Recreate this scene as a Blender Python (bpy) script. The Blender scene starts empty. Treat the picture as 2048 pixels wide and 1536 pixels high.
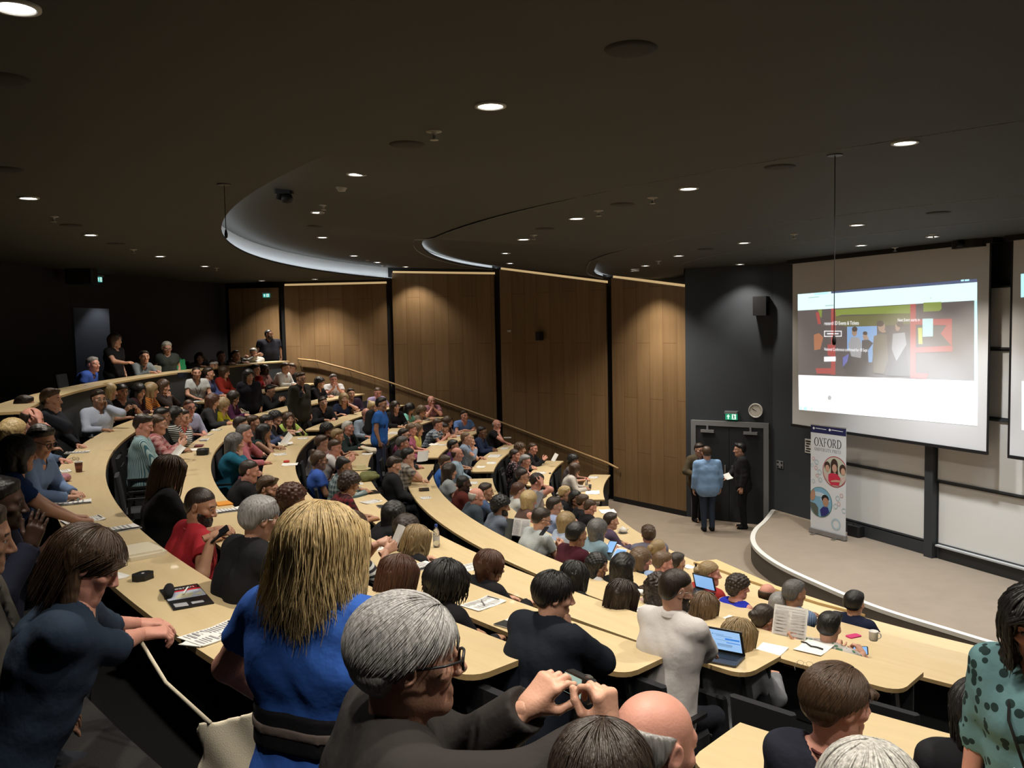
import bpy, math, random
import numpy as np
from mathutils import Vector, Matrix
# ------------------------------------------------------------------ camera, world, exposure
S = bpy.context.scene
COL = S.collection
FPX, CAMH, PITCH, ROLL = 1740.0, 4.39, math.radians(3.9), math.radians(-1.15)
_fw = np.array([0, math.cos(PITCH), -math.sin(PITCH)]); _r0 = np.array([1.0, 0, 0]); _u0 = np.cross(_r0, _fw)
_rt = _r0*math.cos(ROLL)+_u0*math.sin(ROLL); _up = -_r0*math.sin(ROLL)+_u0*math.cos(ROLL)
cam = bpy.data.objects.new('camera', bpy.data.cameras.new('camera')); COL.objects.link(cam)
cam.data.sensor_width = 36.0; cam.data.lens = FPX/2048*36; cam.data.clip_start = .05; cam.data.clip_end = 200
cam.matrix_world = Matrix(((_rt[0], _up[0], -_fw[0], 0), (_rt[1], _up[1], -_fw[1], 0), (_rt[2], _up[2], -_fw[2], CAMH), (0, 0, 0, 1)))
S.camera = cam
w = bpy.data.worlds.new('room_air'); S.world = w; w.use_nodes = True
w.node_tree.nodes['Background'].inputs[0].default_value = (.55, .6, .7, 1); w.node_tree.nodes['Background'].inputs[1].default_value = .004
S.view_settings.view_transform = 'Standard'; S.view_settings.look = 'None'; S.view_settings.gamma = 1; S.view_settings.use_curve_mapping = False
S.view_settings.exposure = 0.18
S.cycles.max_bounces = 5; S.cycles.diffuse_bounces = 3; S.cycles.glossy_bounces = 2; S.cycles.transmission_bounces = 4
S.cycles.caustics_reflective = False; S.cycles.caustics_refractive = False; S.cycles.sample_clamp_indirect = 2.0
S.cycles.use_denoising = True
WARM = (1.0, .915, .79); COOL = (.90, .95, 1.0)
SPOT_W = 165.0                                  # one ceiling downlight

# ------------------------------------------------------------------ the hall: concentric rows about one centre on the stage side
CX0, CY0 = 13.64, 17.48
def RR(k): return 11.77+1.148*(k-1) if k < 9 else 20.65       # stage-side edge of the desk of row k
def FL(k): return .31*(k-1)+(.31 if k >= 9 else 0)             # floor height of row k
def pol(r, deg, z=0.0):
    a = math.radians(deg); return np.array([CX0+r*math.cos(a), CY0+r*math.sin(a), z])
def polar(x, y): return math.hypot(x-CX0, y-CY0), math.degrees(math.atan2(y-CY0, x-CX0)) % 360
def ray(px, py): return _fw+_rt*((px-1024)/FPX)-_up*((py-768)/FPX)
def atz(px, py, z):                            # the point of the hall seen at a pixel, on the level z
    d = ray(px, py); return np.array([0, 0, CAMH])+d*((z-CAMH)/d[2])
def atd(px, py, dist):                         # ... at a forward distance
    d = ray(px, py); return np.array([0, 0, CAMH])+d*(dist/d[1])
def atplane(px, py, p, n):
    d = ray(px, py); o = np.array([0, 0, CAMH]); return o+d*(np.dot(np.asarray(p)-o, n)/np.dot(d, n))
def atcyl(px, py, r, far=True):
    d = ray(px, py); a = d[0]**2+d[1]**2; b = -2*(d[0]*CX0+d[1]*CY0); c = CX0**2+CY0**2-r*r
    q = b*b-4*a*c
    if q < 0: q = 0
    ts = [t for t in ((-b-math.sqrt(q))/(2*a), (-b+math.sqrt(q))/(2*a)) if t > 0]
    return [np.array([0, 0, CAMH])+d*t for t in ts]

# ------------------------------------------------------------------ materials
MATS = {}
def nt(m): return m.node_tree.nodes, m.node_tree.links
def mat(name, col, rough=.6, metal=0, emit=None, es=0, bump=0, bscale=60, spec=.35, alpha=1, trans=0, var=0, vscale=8, coat=0):
    if name in MATS: return MATS[name]
    m = bpy.data.materials.new(name); m.use_nodes = True; N, L = nt(m); b = N['Principled BSDF']
    b.inputs['Base Color'].default_value = (*col, 1); b.inputs['Roughness'].default_value = rough; b.inputs['Metallic'].default_value = metal
    b.inputs['Specular IOR Level'].default_value = spec; b.inputs['Alpha'].default_value = alpha; b.inputs['Transmission Weight'].default_value = trans
    b.inputs['Coat Weight'].default_value = coat
    if emit: b.inputs['Emission Color'].default_value = (*emit, 1); b.inputs['Emission Strength'].default_value = es
    if bump or var:
        tc = N.new('ShaderNodeTexCoord')
    if bump:
        t = N.new('ShaderNodeTexNoise'); t.inputs['Scale'].default_value = bscale; t.inputs['Detail'].default_value = 3
        L.new(tc.outputs['Object'], t.inputs['Vector']); bp = N.new('ShaderNodeBump'); bp.inputs['Strength'].default_value = bump; bp.inputs['Distance'].default_value = .01
        L.new(t.outputs[0], bp.inputs['Height']); L.new(bp.outputs[0], b.inputs['Normal'])
    if var:
        t2 = N.new('ShaderNodeTexNoise'); t2.inputs['Scale'].default_value = vscale; t2.inputs['Detail'].default_value = 4
        L.new(tc.outputs['Object'], t2.inputs['Vector']); r = N.new('ShaderNodeMapRange'); r.inputs['To Min'].default_value = 1-var; r.inputs['To Max'].default_value = 1+var
        L.new(t2.outputs[0], r.inputs[0]); mx = N.new('ShaderNodeMix'); mx.data_type = 'RGBA'; mx.blend_type = 'MULTIPLY'; mx.inputs[0].default_value = 1
        mx.inputs[6].default_value = (*col, 1); L.new(r.outputs[0], mx.inputs[7]); L.new(mx.outputs[2], b.inputs['Base Color'])
    MATS[name] = m; return m
def wood(name, c1, c2, rough, scale, plank=None, coat=0):
    """grain along the object's z (or along the desk); plank = (width, height) gives joint lines of veneer boards"""
    if name in MATS: return MATS[name]
    m = bpy.data.materials.new(name); m.use_nodes = True; N, L = nt(m); b = N['Principled BSDF']; b.inputs['Roughness'].default_value = rough
    b.inputs['Coat Weight'].default_value = coat; b.inputs['Specular IOR Level'].default_value = .3
    uv = N.new('ShaderNodeUVMap'); mp = N.new('ShaderNodeMapping'); mp.inputs['Scale'].default_value = scale
    L.new(uv.outputs[0], mp.inputs[0]); t = N.new('ShaderNodeTexNoise'); t.inputs['Scale'].default_value = 1; t.inputs['Detail'].default_value = 6; t.inputs['Roughness'].default_value = .65
    L.new(mp.outputs[0], t.inputs['Vector']); cr = N.new('ShaderNodeValToRGB'); cr.color_ramp.elements[0].position = .3; cr.color_ramp.elements[1].position = .7
    cr.color_ramp.elements[0].color = (*c1, 1); cr.color_ramp.elements[1].color = (*c2, 1); L.new(t.outputs[0], cr.inputs[0]); out = cr.outputs[0]
    if plank:
        br = N.new('ShaderNodeTexBrick'); br.inputs['Scale'].default_value = 1; br.inputs['Brick Width'].default_value = plank[1]; br.inputs['Row Height'].default_value = plank[0]
        br.inputs['Mortar Size'].default_value = .006; br.inputs['Color1'].default_value = (1, 1, 1, 1); br.inputs['Color2'].default_value = (.88, .87, .86, 1); br.inputs['Mortar'].default_value = (.55, .5, .45, 1)
        mp2 = N.new('ShaderNodeMapping'); mp2.inputs['Rotation'].default_value = (0, 0, math.pi/2); L.new(uv.outputs[0], mp2.inputs[0]); L.new(mp2.outputs[0], br.inputs['Vector'])
        mx = N.new('ShaderNodeMix'); mx.data_type = 'RGBA'; mx.blend_type = 'MULTIPLY'; mx.inputs[0].default_value = 1
        L.new(out, mx.inputs[6]); L.new(br.outputs[0], mx.inputs[7]); out = mx.outputs[2]
    L.new(out, b.inputs['Base Color']); MATS[name] = m; return m
M_CEIL = mat('ceiling_paint', (.042, .043, .040), .75, var=.06, vscale=1.5)
M_COVE = mat('cove_paint', (.62, .64, .66), .7)
M_DARK = mat('dark_wall_paint', (.036, .042, .050), .7, var=.08, vscale=2)
M_BLACKW = mat('black_back_wall', (.020, .020, .024), .75)
M_SLOT = mat('black_slot', (.006, .006, .007), .6)
M_WOODW = wood('oak_wall_veneer', (.185, .113, .052), (.24, .15, .074), .5, (9, .5, 1), (.42, 2.6))
M_DESK = wood('maple_desktop', (.62, .485, .275), (.69, .55, .325), .38, (1.6, 14, 1), coat=.15)
M_EDGE = mat('desk_edge_banding', (.46, .32, .15), .45, var=.1, vscale=20)
M_PANEL = mat('slate_modesty_panel', (.035, .040, .044), .65, var=.06, vscale=5)
M_CARPET = mat('beige_carpet', (.24, .195, .15), .95, bump=.4, bscale=180, var=.12, vscale=3)
M_CARPET2 = mat('dark_tier_carpet', (.017, .016, .016), .95, bump=.4, bscale=180, var=.12, vscale=4)
M_WHITEB = mat('whiteboard_enamel', (.72, .71, .68), .3, coat=.2)
M_FRAME = mat('dark_grey_metal', (.05, .055, .06), .45, metal=.3)
M_GREYM = mat('grey_paint_metal', (.20, .205, .215), .5)
M_STEEL = mat('brushed_steel', (.50, .49, .46), .35, metal=1)
M_BLACK = mat('black_plastic', (.012, .012, .013), .45)
M_WHITE = mat('white_plastic', (.75, .75, .73), .4)
M_PAPER = mat('white_paper', (.80, .79, .76), .8)
M_INK = mat('black_ink', (.02, .02, .02), .7)
M_GREYINK = mat('grey_print', (.34, .34, .36), .8)
M_LED = mat('lamp_diffuser', (1, 1, 1), .5, emit=(1, .95, .86), es=14)
M_SCREENW = mat('projection_screen_cloth', (.70, .70, .71), .9)
M_CANVAS = mat('cream_canvas', (.66, .60, .46), .9, bump=.2, bscale=300)

# ------------------------------------------------------------------ mesh helpers
class MB:
    """collects shapes, each with a material number, into ONE mesh"""
    def __init__(s): s.v = []; s.f = []; s.m = []; s.uv = {}
    def add(s, v, f, m=0):
        o = len(s.v); s.v += [tuple(map(float, p)) for p in v]; s.f += [tuple(i+o for i in q) for q in f]; s.m += [m]*len(f); return s
    def quad(s, a, b, c, d, m=0, uv=None):
        s.add((a, b, c, d), ((0, 1, 2, 3),), m)
        if uv: s.uv[len(s.f)-1] = uv
        return s
    def box(s, c, d, m=0, rot=None, bev=0):
        """centre, size, optional 3x3 rotation, chamfered vertical edges"""
        hx, hy, hz = d[0]/2, d[1]/2, d[2]/2
        if bev:
            e = min(bev, hx*.9, hy*.9)
            ring = [(-hx+e, -hy), (hx-e, -hy), (hx, -hy+e), (hx, hy-e), (hx-e, hy), (-hx+e, hy), (-hx, hy-e), (-hx, -hy+e)]
        else: ring = [(-hx, -hy), (hx, -hy), (hx, hy), (-hx, hy)]
        n = len(ring); v = [np.array((x, y, -hz)) for x, y in ring]+[np.array((x, y, hz)) for x, y in ring]
        if rot is not None: v = [rot @ p for p in v]
        v = [p+np.asarray(c) for p in v]
        f = [tuple(range(n-1, -1, -1)), tuple(range(n, 2*n))]+[(i, (i+1) % n, n+(i+1) % n, n+i) for i in range(n)]
        return s.add(v, f, m)
    def tube(s, pts, r, n=8, m=0, cap=True, closed=False):
        pts = [np.asarray(p, float) for p in pts]; rs = r if hasattr(r, '__len__') else [r]*len(pts); V = []; u = None
        for i, p in enumerate(pts):
            if closed: t = pts[(i+1) % len(pts)]-pts[i-1]
            else: t = pts[min(i+1, len(pts)-1)]-pts[max(i-1, 0)]
            t = t/(np.linalg.norm(t)+1e-9)
            if u is None: u = np.cross(t, (0, 0, 1) if abs(t[2]) < .9 else (1, 0, 0))
            u = u-t*np.dot(u, t); u /= np.linalg.norm(u)+1e-9; w_ = np.cross(t, u)
            V += [p+rs[i]*(math.cos(2*math.pi*j/n)*u+math.sin(2*math.pi*j/n)*w_) for j in range(n)]
        F = []; L_ = len(pts)
        for i in range(L_ if closed else L_-1):
            a, b = i*n, ((i+1) % L_)*n
            F += [(a+j, a+(j+1) % n, b+(j+1) % n, b+j) for j in range(n)]
        if cap and not closed: F += [tuple(range(n-1, -1, -1)), tuple(range((L_-1)*n, L_*n))]
        return s.add(V, F, m)
    def lathe(s, prof, c=(0, 0, 0), n=20, m=0, ms=None):
        V = []; F = []; c = np.asarray(c)
        for r, z in prof: V += [c+np.array((r*math.cos(2*math.pi*j/n), r*math.sin(2*math.pi*j/n), z)) for j in range(n)]
        for i in range(len(prof)-1): F += [(i*n+j, i*n+(j+1) % n, (i+1)*n+(j+1) % n, (i+1)*n+j) for j in range(n)]
        return s.add(V, F, m)
    def prism(s, poly, z0, z1, m=0, mside=None):
        n = len(poly); V = [(x, y, z0) for x, y in poly]+[(x, y, z1) for x, y in poly]
        s.add(V, [tuple(range(n-1, -1, -1)), tuple(range(n, 2*n))], m)
        return s.add(V, [(i, (i+1) % n, n+(i+1) % n, n+i) for i in range(n)], m if mside is None else mside)
    def build(s, name, mats, parent=None, smooth=False, loc=None, rot=None):
        me = bpy.data.meshes.new(name); me.from_pydata(s.v, [], s.f)
        for mm in (mats if isinstance(mats, (list, tuple)) else [mats]): me.materials.append(mm)
        me.polygons.foreach_set('material_index', np.array(s.m, np.int32))
        if smooth: me.polygons.foreach_set('use_smooth', np.ones(len(s.f), bool))
        if s.uv:
            u = me.uv_layers.new(name='UVMap')
            for fi, uvs in s.uv.items():
                for li, q in zip(me.polygons[fi].loop_indices, uvs): u.data[li].uv = q
        me.validate(); me.update()
        o = bpy.data.objects.new(name, me); COL.objects.link(o)
        if parent: o.parent = parent
        if loc is not None: o.location = loc
        if rot is not None: o.rotation_euler = rot
        return o
def tag(o, label=None, cat=None, group=None, kind=None):
    if label: o['label'] = label
    if cat: o['category'] = cat
    if group: o['group'] = group
    if kind: o['kind'] = kind
    return o
def struct(o): o['kind'] = 'structure'; return o
def empty(name, loc, rz=0):
    o = bpy.data.objects.new(name, None); COL.objects.link(o); o.location = loc; o.rotation_euler = (0, 0, rz); o.empty_display_size = .1; return o
def rotz(a): c, s_ = math.cos(a), math.sin(a); return np.array(((c, -s_, 0), (s_, c, 0), (0, 0, 1)))
def copy_tree(o, parent=None):
    c = o.copy(); COL.objects.link(c)
    if parent: c.parent = parent
    for ch in list(o.children): copy_tree(ch, c)
    return c
# ------------------------------------------------------------------ the room shell
WP = [(-8.2, 25.2), (-6.5, 24.8), (-3.4, 24.6), (-.35, 23.6), (2.4, 21.3), (3.87, 19.35)]      # joints of the oak wall panels, in plan
PC = np.array((5.5, 18.3)); WU = np.array((.380, -.925)); WU = WU/np.linalg.norm(WU); WN = np.array((WU[1], -WU[0])) # screen wall: corner, run, face
TIERS = [(0, 9.97, 5.55, 5.55), (9.97, 11.9, 5.22, 5.58), (11.9, 15.3, 5.47, 6.00), (15.3, 18.4, 5.88, 6.07), (18.4, 30, 5.74, 5.74)]
FADE = [None, (163, 172), (174, 183), (187, 198), (204, 217)]        # each shell edge dies away along its curve
def ceil_z(r, a, i=None):
    if i is None: i = max(j for j, t in enumerate(TIERS) if t[0] <= r)
    ra, rb, za, zb = TIERS[i]
    if i in (0, 4): return za
    def fd(n, z, r_):
        a0, a1 = FADE[n]; t = min(max((a-a0)/(a1-a0), 0), 1); t = t*t*(3-2*t); g = 5.55+.19*(r_-9.97)/8.43; return z+(g-z)*t
    za, zb = fd(i, za, ra), fd(i+1, zb, rb); return za+(zb-za)*(min(max(r, ra), rb)-ra)/(rb-ra)
def cz(r, a=205): return ceil_z(r, a)
def ceil_pol(q): r, a = polar(q[0], q[1]); return ceil_z(r, a)
def ceil_at(px, py):
    z = 5.75
    for _ in range(40):
        p = atz(px, py, z); z = .6*z+.4*ceil_pol(p)
    p[2] = ceil_pol(p); return p
def arc(r, a0, a1, step=1.5):
    n = max(2, int(abs(a1-a0)/step)+1); return [a0+(a1-a0)*i/(n-1) for i in range(n)]
def ring_strip(mb, r0, z0, r1, z1, a0, a1, m=0, flip=False, step=1.5):
    A = arc(r0, a0, a1, step)
    V = [tuple(pol(r0, a, z0)) for a in A]+[tuple(pol(r1, a, z1)) for a in A]; n = len(A)
    F = [(i, n+i, n+i+1, i+1) if not flip else (i, i+1, n+i+1, n+i) for i in range(n-1)]
    mb.add(V, F, m)
M_COVELED = mat('cove_strip_light', (.9, .95, 1), .5, emit=(.90, .96, 1), es=7)
# floor of the pit and the stepped tiers
b = MB(); ring_strip(b, .5, 0, RR(2)+.1, 0, 100, 290, 0); struct(b.build('floor', M_CARPET))
b = MB()
for k in range(2, 10):
    r0 = RR(k)+.1; r1 = RR(k+1)+.1 if k < 9 else 27
    ring_strip(b, r0, FL(k-1), r0, FL(k), 150, 262, 0); ring_strip(b, r0, FL(k), r1, FL(k), 150, 262, 0)
struct(b.build('floor', M_CARPET2))
b = MB()                                         # half-height steps in the three aisles
for k in range(2, 9):
    for a0, a1 in ((178.6, 181.4), (224.3+.12*(8-k), 227.2)):
        z0, z1 = FL(k), FL(k)+.155; r0, r1 = RR(k)+.67, RR(k+1)+.1
        ring_strip(b, r0, z0, r0, z1, a0, a1); ring_strip(b, r0, z1, r1, z1, a0, a1)
        for a, fl in ((a0, 0), (a1, 1)):
            q = [pol(r0, a, z0), pol(r1, a, z0), pol(r1, a, z1), pol(r0, a, z1)]; b.quad(*(q if fl else q[::-1]))
struct(b.build('trim_1', M_CARPET2))
# ceiling in five shells; each edge is a ledge with a lit upstand behind it
def ceil_strip(mb, r0, r1, zf0, zf1, a0, a1, flip=False, step=1.5):
    A = arc(1, a0, a1, step); V = [tuple(pol(r0, a, zf0(a))) for a in A]+[tuple(pol(r1, a, zf1(a))) for a in A]; n = len(A)
    mb.add(V, [(i, n+i, n+i+1, i+1) if not flip else (i, i+1, n+i+1, n+i) for i in range(n-1)])
M_COVELED = mat('cove_strip_light', (.9, .95, 1), .5, emit=(.90, .96, 1), es=8)
for i, (a, c, za, zb) in enumerate(TIERS):
    b = MB(); r0 = max(a, .3); r1 = c+(.16 if i < 4 else 0); rm = [r0, (r0+c)/2, r1]
    for u_, v_ in zip(rm[:-1], rm[1:]): ceil_strip(b, u_, v_, lambda q, r=u_: ceil_z(r, q, i), lambda q, r=v_: ceil_z(min(r, c), q, i), 60, 330, flip=True)
    struct(b.build('ceiling', M_CEIL, smooth=True))
    if i:
        am = FADE[i][1]; lo_ = lambda q: ceil_z(a, q, i); hi_ = lambda q: max(ceil_z(a-.001, q, i-1), lo_(q)+.004)
        b = MB(); ceil_strip(b, a+.16, a+.16, lambda q: lo_(q)+.0, lambda q: hi_(q), 140, 330); struct(b.build('trim_2', M_COVE, smooth=True))
        b = MB(); ceil_strip(b, a, a+.16, lambda q: min(lo_(q)+.03, hi_(q)), lambda q: min(lo_(q)+.03, hi_(q)), 140, am); ceil_strip(b, a, a, lo_, lambda q: min(lo_(q)+.03, hi_(q)), 140, am); struct(b.build('trim_3', M_CEIL, smooth=True))
        if i > 1:
            b = MB(); ceil_strip(b, a+.03, a+.09, lambda q: lo_(q)+.034, lambda q: lo_(q)+.034, 152, am-(am-FADE[i][0])*.15, flip=True); ls = b.build('light_strip', M_COVELED)
            tag(ls, ('', '', 'hidden cool strip light in the smallest curved cove by the narrow panel', 'hidden cool strip light in the middle curved ceiling cove', 'hidden cool strip light in the biggest curved ceiling cove')[i], 'strip light')
def slab(name, p, q, z0, z1p, z1q, thick, m, inward, uv=True):
    """an upright board from p to q, its top edge sloping from z1p to z1q"""
    p, q = np.array(p, float), np.array(q, float); n = np.asarray(inward, float); L_ = np.linalg.norm(q-p); b = MB()
    P = lambda s, z, d: (*(p+(q-p)*s-n*d), z)
    b.quad(P(0, z0, 0), P(1, z0, 0), P(1, z1q, 0), P(0, z1p, 0), 0, [(0, z0), (L_, z0), (L_, z1q), (0, z1p)])
    b.quad(P(1, z0, thick), P(0, z0, thick), P(0, z1p, thick), P(1, z1q, thick)); b.quad(P(0, z1p, 0), P(1, z1q, 0), P(1, z1q, thick), P(0, z1p, thick))
    b.quad(P(0, z0, thick), P(1, z0, thick), P(1, z0, 0), P(0, z0, 0))
    b.quad(P(0, z0, thick), P(0, z0, 0), P(0, z1p, 0), P(0, z1p, thick)); b.quad(P(1, z0, 0), P(1, z0, thick), P(1, z1q, thick), P(1, z1q, 0))
    return b.build(name, m)
def inward(p, q):
    d = np.array(q, float)-np.array(p, float); d /= np.linalg.norm(d); n = np.array((d[1], -d[0]))
    return n if np.dot(n, np.array((4.0, 12.0))-np.array(p)) > 0 else -n
TOPS = [(5.62, 5.60), (5.64, 5.64), (5.93, 5.78), (5.90, 5.38), (5.50, 5.16)]
for i in range(5):
    p, q = np.array(WP[i], float), np.array(WP[i+1], float); d = (q-p)/np.linalg.norm(q-p); n = inward(p, q); g = .09
    a, c = p+d*g, q-d*g
    if i == 4: c = q
    struct(slab('wall_left', a, c, .12, TOPS[i][0]-.03, TOPS[i][1]-.03, .05, M_WOODW, n))
    struct(slab('baseboard_left', a+n*.01, c+n*.01, 0, .12, .12, .06, M_SLOT, n))
    struct(slab('wall_left', p-n*.14-d*.3, q-n*.14+d*.12, 0, 6.1, 6.1, .06, M_SLOT, n))
    if i:                                        # the warm line of light over each panel
        b = MB(); zz = (TOPS[i][0]+.0, TOPS[i][1]+.0)
        P = lambda s, z, o: (*(a+(c-a)*s-n*o), z)
        b.quad(P(0, zz[0]-.02, .06), P(1, zz[1]-.02, .06), P(1, zz[1]+.035, .075), P(0, zz[0]+.035, .075)); b.quad(P(0, zz[0]-.02, .1), P(0, zz[0]+.035, .1), P(1, zz[1]+.035, .1), P(1, zz[1]-.02, .1))
        tag(b.build('light_strip', mat('warm_strip_light', (.9, .7, .4), .5, emit=(1, .70, .34), es=.42)), 'warm strip light atop the '+('', 'wide oak panel by the rear rows', 'second wide oak panel, left of the wall speaker', 'oak panel with the wall speaker', 'narrow oak panel beside the dark door wall')[i], 'strip light', 'strip lights over the oak panels')
DW0, DW1 = np.array(WP[5]), PC; DN = inward(DW0, DW1); DD = (DW1-DW0)/np.linalg.norm(DW1-DW0)
struct(slab('wall_front', DW0, DW1, 0, 5.7, 5.7, .1, M_DARK, DN))
SE = PC+WU*14
struct(slab('wall_stage', PC, SE, 0, 5.8, 5.8, .12, M_DARK, WN))
# dark rear walls, with the lit alcove on the far left, and the sides out of view
BK = [atcyl(px, 700, 23.2)[-1][:2] for px in (449, 222)]; AL0, AL1 = atcyl(222, 700, 23.2)[-1][:2], atcyl(146, 700, 23.2)[-1][:2]
rest = [pol(23.2, a)[:2] for a in range(int(polar(*AL1)[1])+3, 262, 6)]
b = MB()
def wall_run(pts, z0, z1, m, name):
    b = MB()
    for p, q in zip(pts[:-1], pts[1:]):
        n = inward(p, q); a, c = np.array(p), np.array(q); b.quad((*a, z0), (*c, z0), (*c, z1), (*a, z1)); b.quad((*(c-n*.1), z0), (*(a-n*.1), z0), (*(a-n*.1), z1), (*(c-n*.1), z1))
    return struct(b.build(name, m))
wall_run([WP[0], BK[0], pol(23.2, polar(*BK[0])[1]*.5+polar(*AL0)[1]*.5)[:2], AL0], 0, 6, M_BLACKW, 'wall_back')
ALB0, ALB1 = pol(24.3, polar(*AL0)[1])[:2], pol(24.3, polar(*AL1)[1])[:2]
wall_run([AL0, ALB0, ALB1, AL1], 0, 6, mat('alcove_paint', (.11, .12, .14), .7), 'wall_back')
wall_run([AL1]+rest, 0, 6, M_BLACKW, 'wall_back')
b = MB(); q0, q1 = np.array(AL0)+.1*(np.array(ALB0)-AL0), np.array(AL1)
b.quad((*AL0, 4.95), (*AL1, 4.95), (*AL1, 5.8), (*AL0, 5.8)); struct(b.build('trim_4', M_BLACKW))
wall_run([pol(23.2, 260)[:2], (9.5, -5.5), (13.5, 4), SE], 0, 6, M_DARK, 'wall_right')
# ------------------------------------------------------------------ the stage
SP = [(5.45, 18.2), (5.0, 17.25), (4.62, 16.55), (4.36, 15.85), (4.24, 15.1), (4.29, 14.2), (4.5, 13.3), (4.96, 11.94), (5.55, 10.91), (6.0, 10.23), (6.9, 9.2), (8, 8.3), (9.4, 7.7)]
def smooth_line(P, n=6):
    P = [np.array(p, float) for p in P]; out = []
    for i in range(len(P)-1):
        a, b_, c, d = P[max(i-1, 0)], P[i], P[i+1], P[min(i+2, len(P)-1)]
        for j in range(n):
            t = j/n; out.append(.5*((2*b_)+(-a+c)*t+(2*a-5*b_+4*c-d)*t*t+(-a+3*b_-3*c+d)*t**3))
    return out+[P[-1]]
SL = smooth_line(SP)
b = MB(); poly = [tuple(p) for p in SL]+[tuple(PC+WU*11.5), tuple(PC-.02*WU)]
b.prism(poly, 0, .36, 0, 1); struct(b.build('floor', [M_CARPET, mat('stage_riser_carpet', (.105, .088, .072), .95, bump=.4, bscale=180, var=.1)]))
b = MB(); n_ = len(SL)
def off(i, d):
    t = SL[min(i+1, n_-1)]-SL[max(i-1, 0)]; t = t/np.linalg.norm(t); return SL[i]+d*np.array((t[1], -t[0])) if np.dot(np.array((t[1], -t[0])), np.array((3, 14))-SL[i]) > 0 else SL[i]-d*np.array((t[1], -t[0]))
for i in range(n_-1):
    o0, o1, i0, i1 = off(i, .012), off(i+1, .012), off(i, -.075), off(i+1, -.075)
    b.quad((*o0, .37), (*o1, .37), (*i1, .37), (*i0, .37)); b.quad((*o0, .315), (*o1, .315), (*o1, .37), (*o0, .37)); b.quad((*i0, .37), (*i1, .37), (*i1, .361), (*i0, .361))
struct(b.build('trim_5', mat('pale_stage_nosing', (.62, .61, .57), .5)))
# ------------------------------------------------------------------ curved desks
def desk(k, a0, a1, label, legs=True, group=None):
    z = FL(k)+.74; r0, r1 = RR(k), RR(k)+.48; mid = (a0+a1)/2; root = empty('curved_desk', pol(r0+.24, mid, FL(k)))
    tag(root, label, 'desk', group); O = np.array(root.location)
    L_ = math.radians(abs(a1-a0))*r0; rc = .13
    ss = [0, .01, .03, .06, .1, .15]; ss = ss+[L_*i/(int(L_/.22)+1) for i in range(1, int(L_/.22)+1) if .2 < L_*i/(int(L_/.22)+1) < L_-.2]+[L_-x for x in ss[::-1]]
    b = MB(); T = []
    for s_ in ss:
        e = min(s_, L_-s_); a = a0+(a1-a0)*s_/L_; cut = rc-math.sqrt(max(0, rc*rc-(rc-e)**2)) if e < rc else 0
        T.append((pol(r0, a), pol(r1-cut, a), s_, cut))
    for (p0, q0, s0, c0), (p1, q1, s1, c1) in zip(T[:-1], T[1:]):
        up = np.array((0, 0, z)); dn = np.array((0, 0, z-.032))
        b.quad(p0+up-O, q0+up-O, q1+up-O, p1+up-O, 0, [(s0, 0), (s0, .48-c0), (s1, .48-c1), (s1, 0)])
        b.quad(p1+dn-O, q1+dn-O, q0+dn-O, p0+dn-O, 2); b.quad(q0+dn-O, q1+dn-O, q1+up-O, q0+up-O, 1); b.quad(p1+dn-O, p0+dn-O, p0+up-O, p1+up-O, 1)
    for (p, q, s_, c_), fl in ((T[0], 0), (T[-1], 1)):
        up = np.array((0, 0, z)); dn = np.array((0, 0, z-.032)); qq = [p+dn-O, q+dn-O, q+up-O, p+up-O]; b.quad(*(qq if fl else qq[::-1]), m=1)
    b.build('desktop', [M_DESK, M_EDGE, M_BLACK], root)
    b = MB(); e = math.degrees(.05/r0); zb = FL(k-1) if k > 1 else 0
    for ra, rb, fl in ((r0+.05, r0+.05, True), (r0+.075, r0+.075, False)):
        A = arc(ra, a0+e, a1-e); V = [pol(ra, a, zb+.005)-O for a in A]+[pol(rb, a, z-.032)-O for a in A]; n = len(A)
        b.add(V, [(i, i+1, n+i+1, n+i) if fl else (i, n+i, n+i+1, i+1) for i in range(n-1)])
    for a in (a0+e, a1-e):
        q = [pol(r0+.05, a, zb+.005)-O, pol(r0+.075, a, zb+.005)-O, pol(r0+.075, a, z-.032)-O, pol(r0+.05, a, z-.032)-O]; b.quad(*q)
    b.build('modesty_panel', M_PANEL, root, smooth=True)
    nl = max(2, int(L_/2.2)+1)
    for i in range(nl):
        a = a0+2*e+(a1-a0-4*e)*i/(nl-1); b = MB(); R_ = rotz(math.radians(a)); th = math.radians(14)
        Rt = R_ @ np.array(((math.cos(th), 0, math.sin(th)), (0, 1, 0), (-math.sin(th), 0, math.cos(th))))
        b.box(pol(r0+.24, a, FL(k)+.36)-O, (.07, .035, .70), rot=Rt); b.box(pol(r0+.16, a, FL(k)+.012)-O, (.22, .06, .02), rot=R_); b.box(pol(r0+.28, a, z-.045)-O, (.34, .05, .022), rot=R_)
        b.build('support_leg', M_FRAME, root)
    return root
def wall_end(k):
    """angle at which a row stops short of the oak wall"""
    for a in np.arange(150, 180, .25):
        p = pol(RR(k)+.24, a)[:2]; dmin = 9; ok = False
        for i in range(5):
            A, B_ = np.array(WP[i]), np.array(WP[i+1]); n = inward(A, B_); t = np.clip(np.dot(p-A, B_-A)/np.dot(B_-A, B_-A), 0, 1); dd = np.linalg.norm(p-(A+t*(B_-A)))
            if dd < dmin: dmin = dd; sd = np.dot(p-A, n)
        if sd > 0 and dmin > (.55 if k == 1 else 1.0): return a
    return 165
ordn = ['', 'front', 'second', 'third', 'fourth', 'fifth', 'sixth', 'seventh', 'eighth', 'top']
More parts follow.
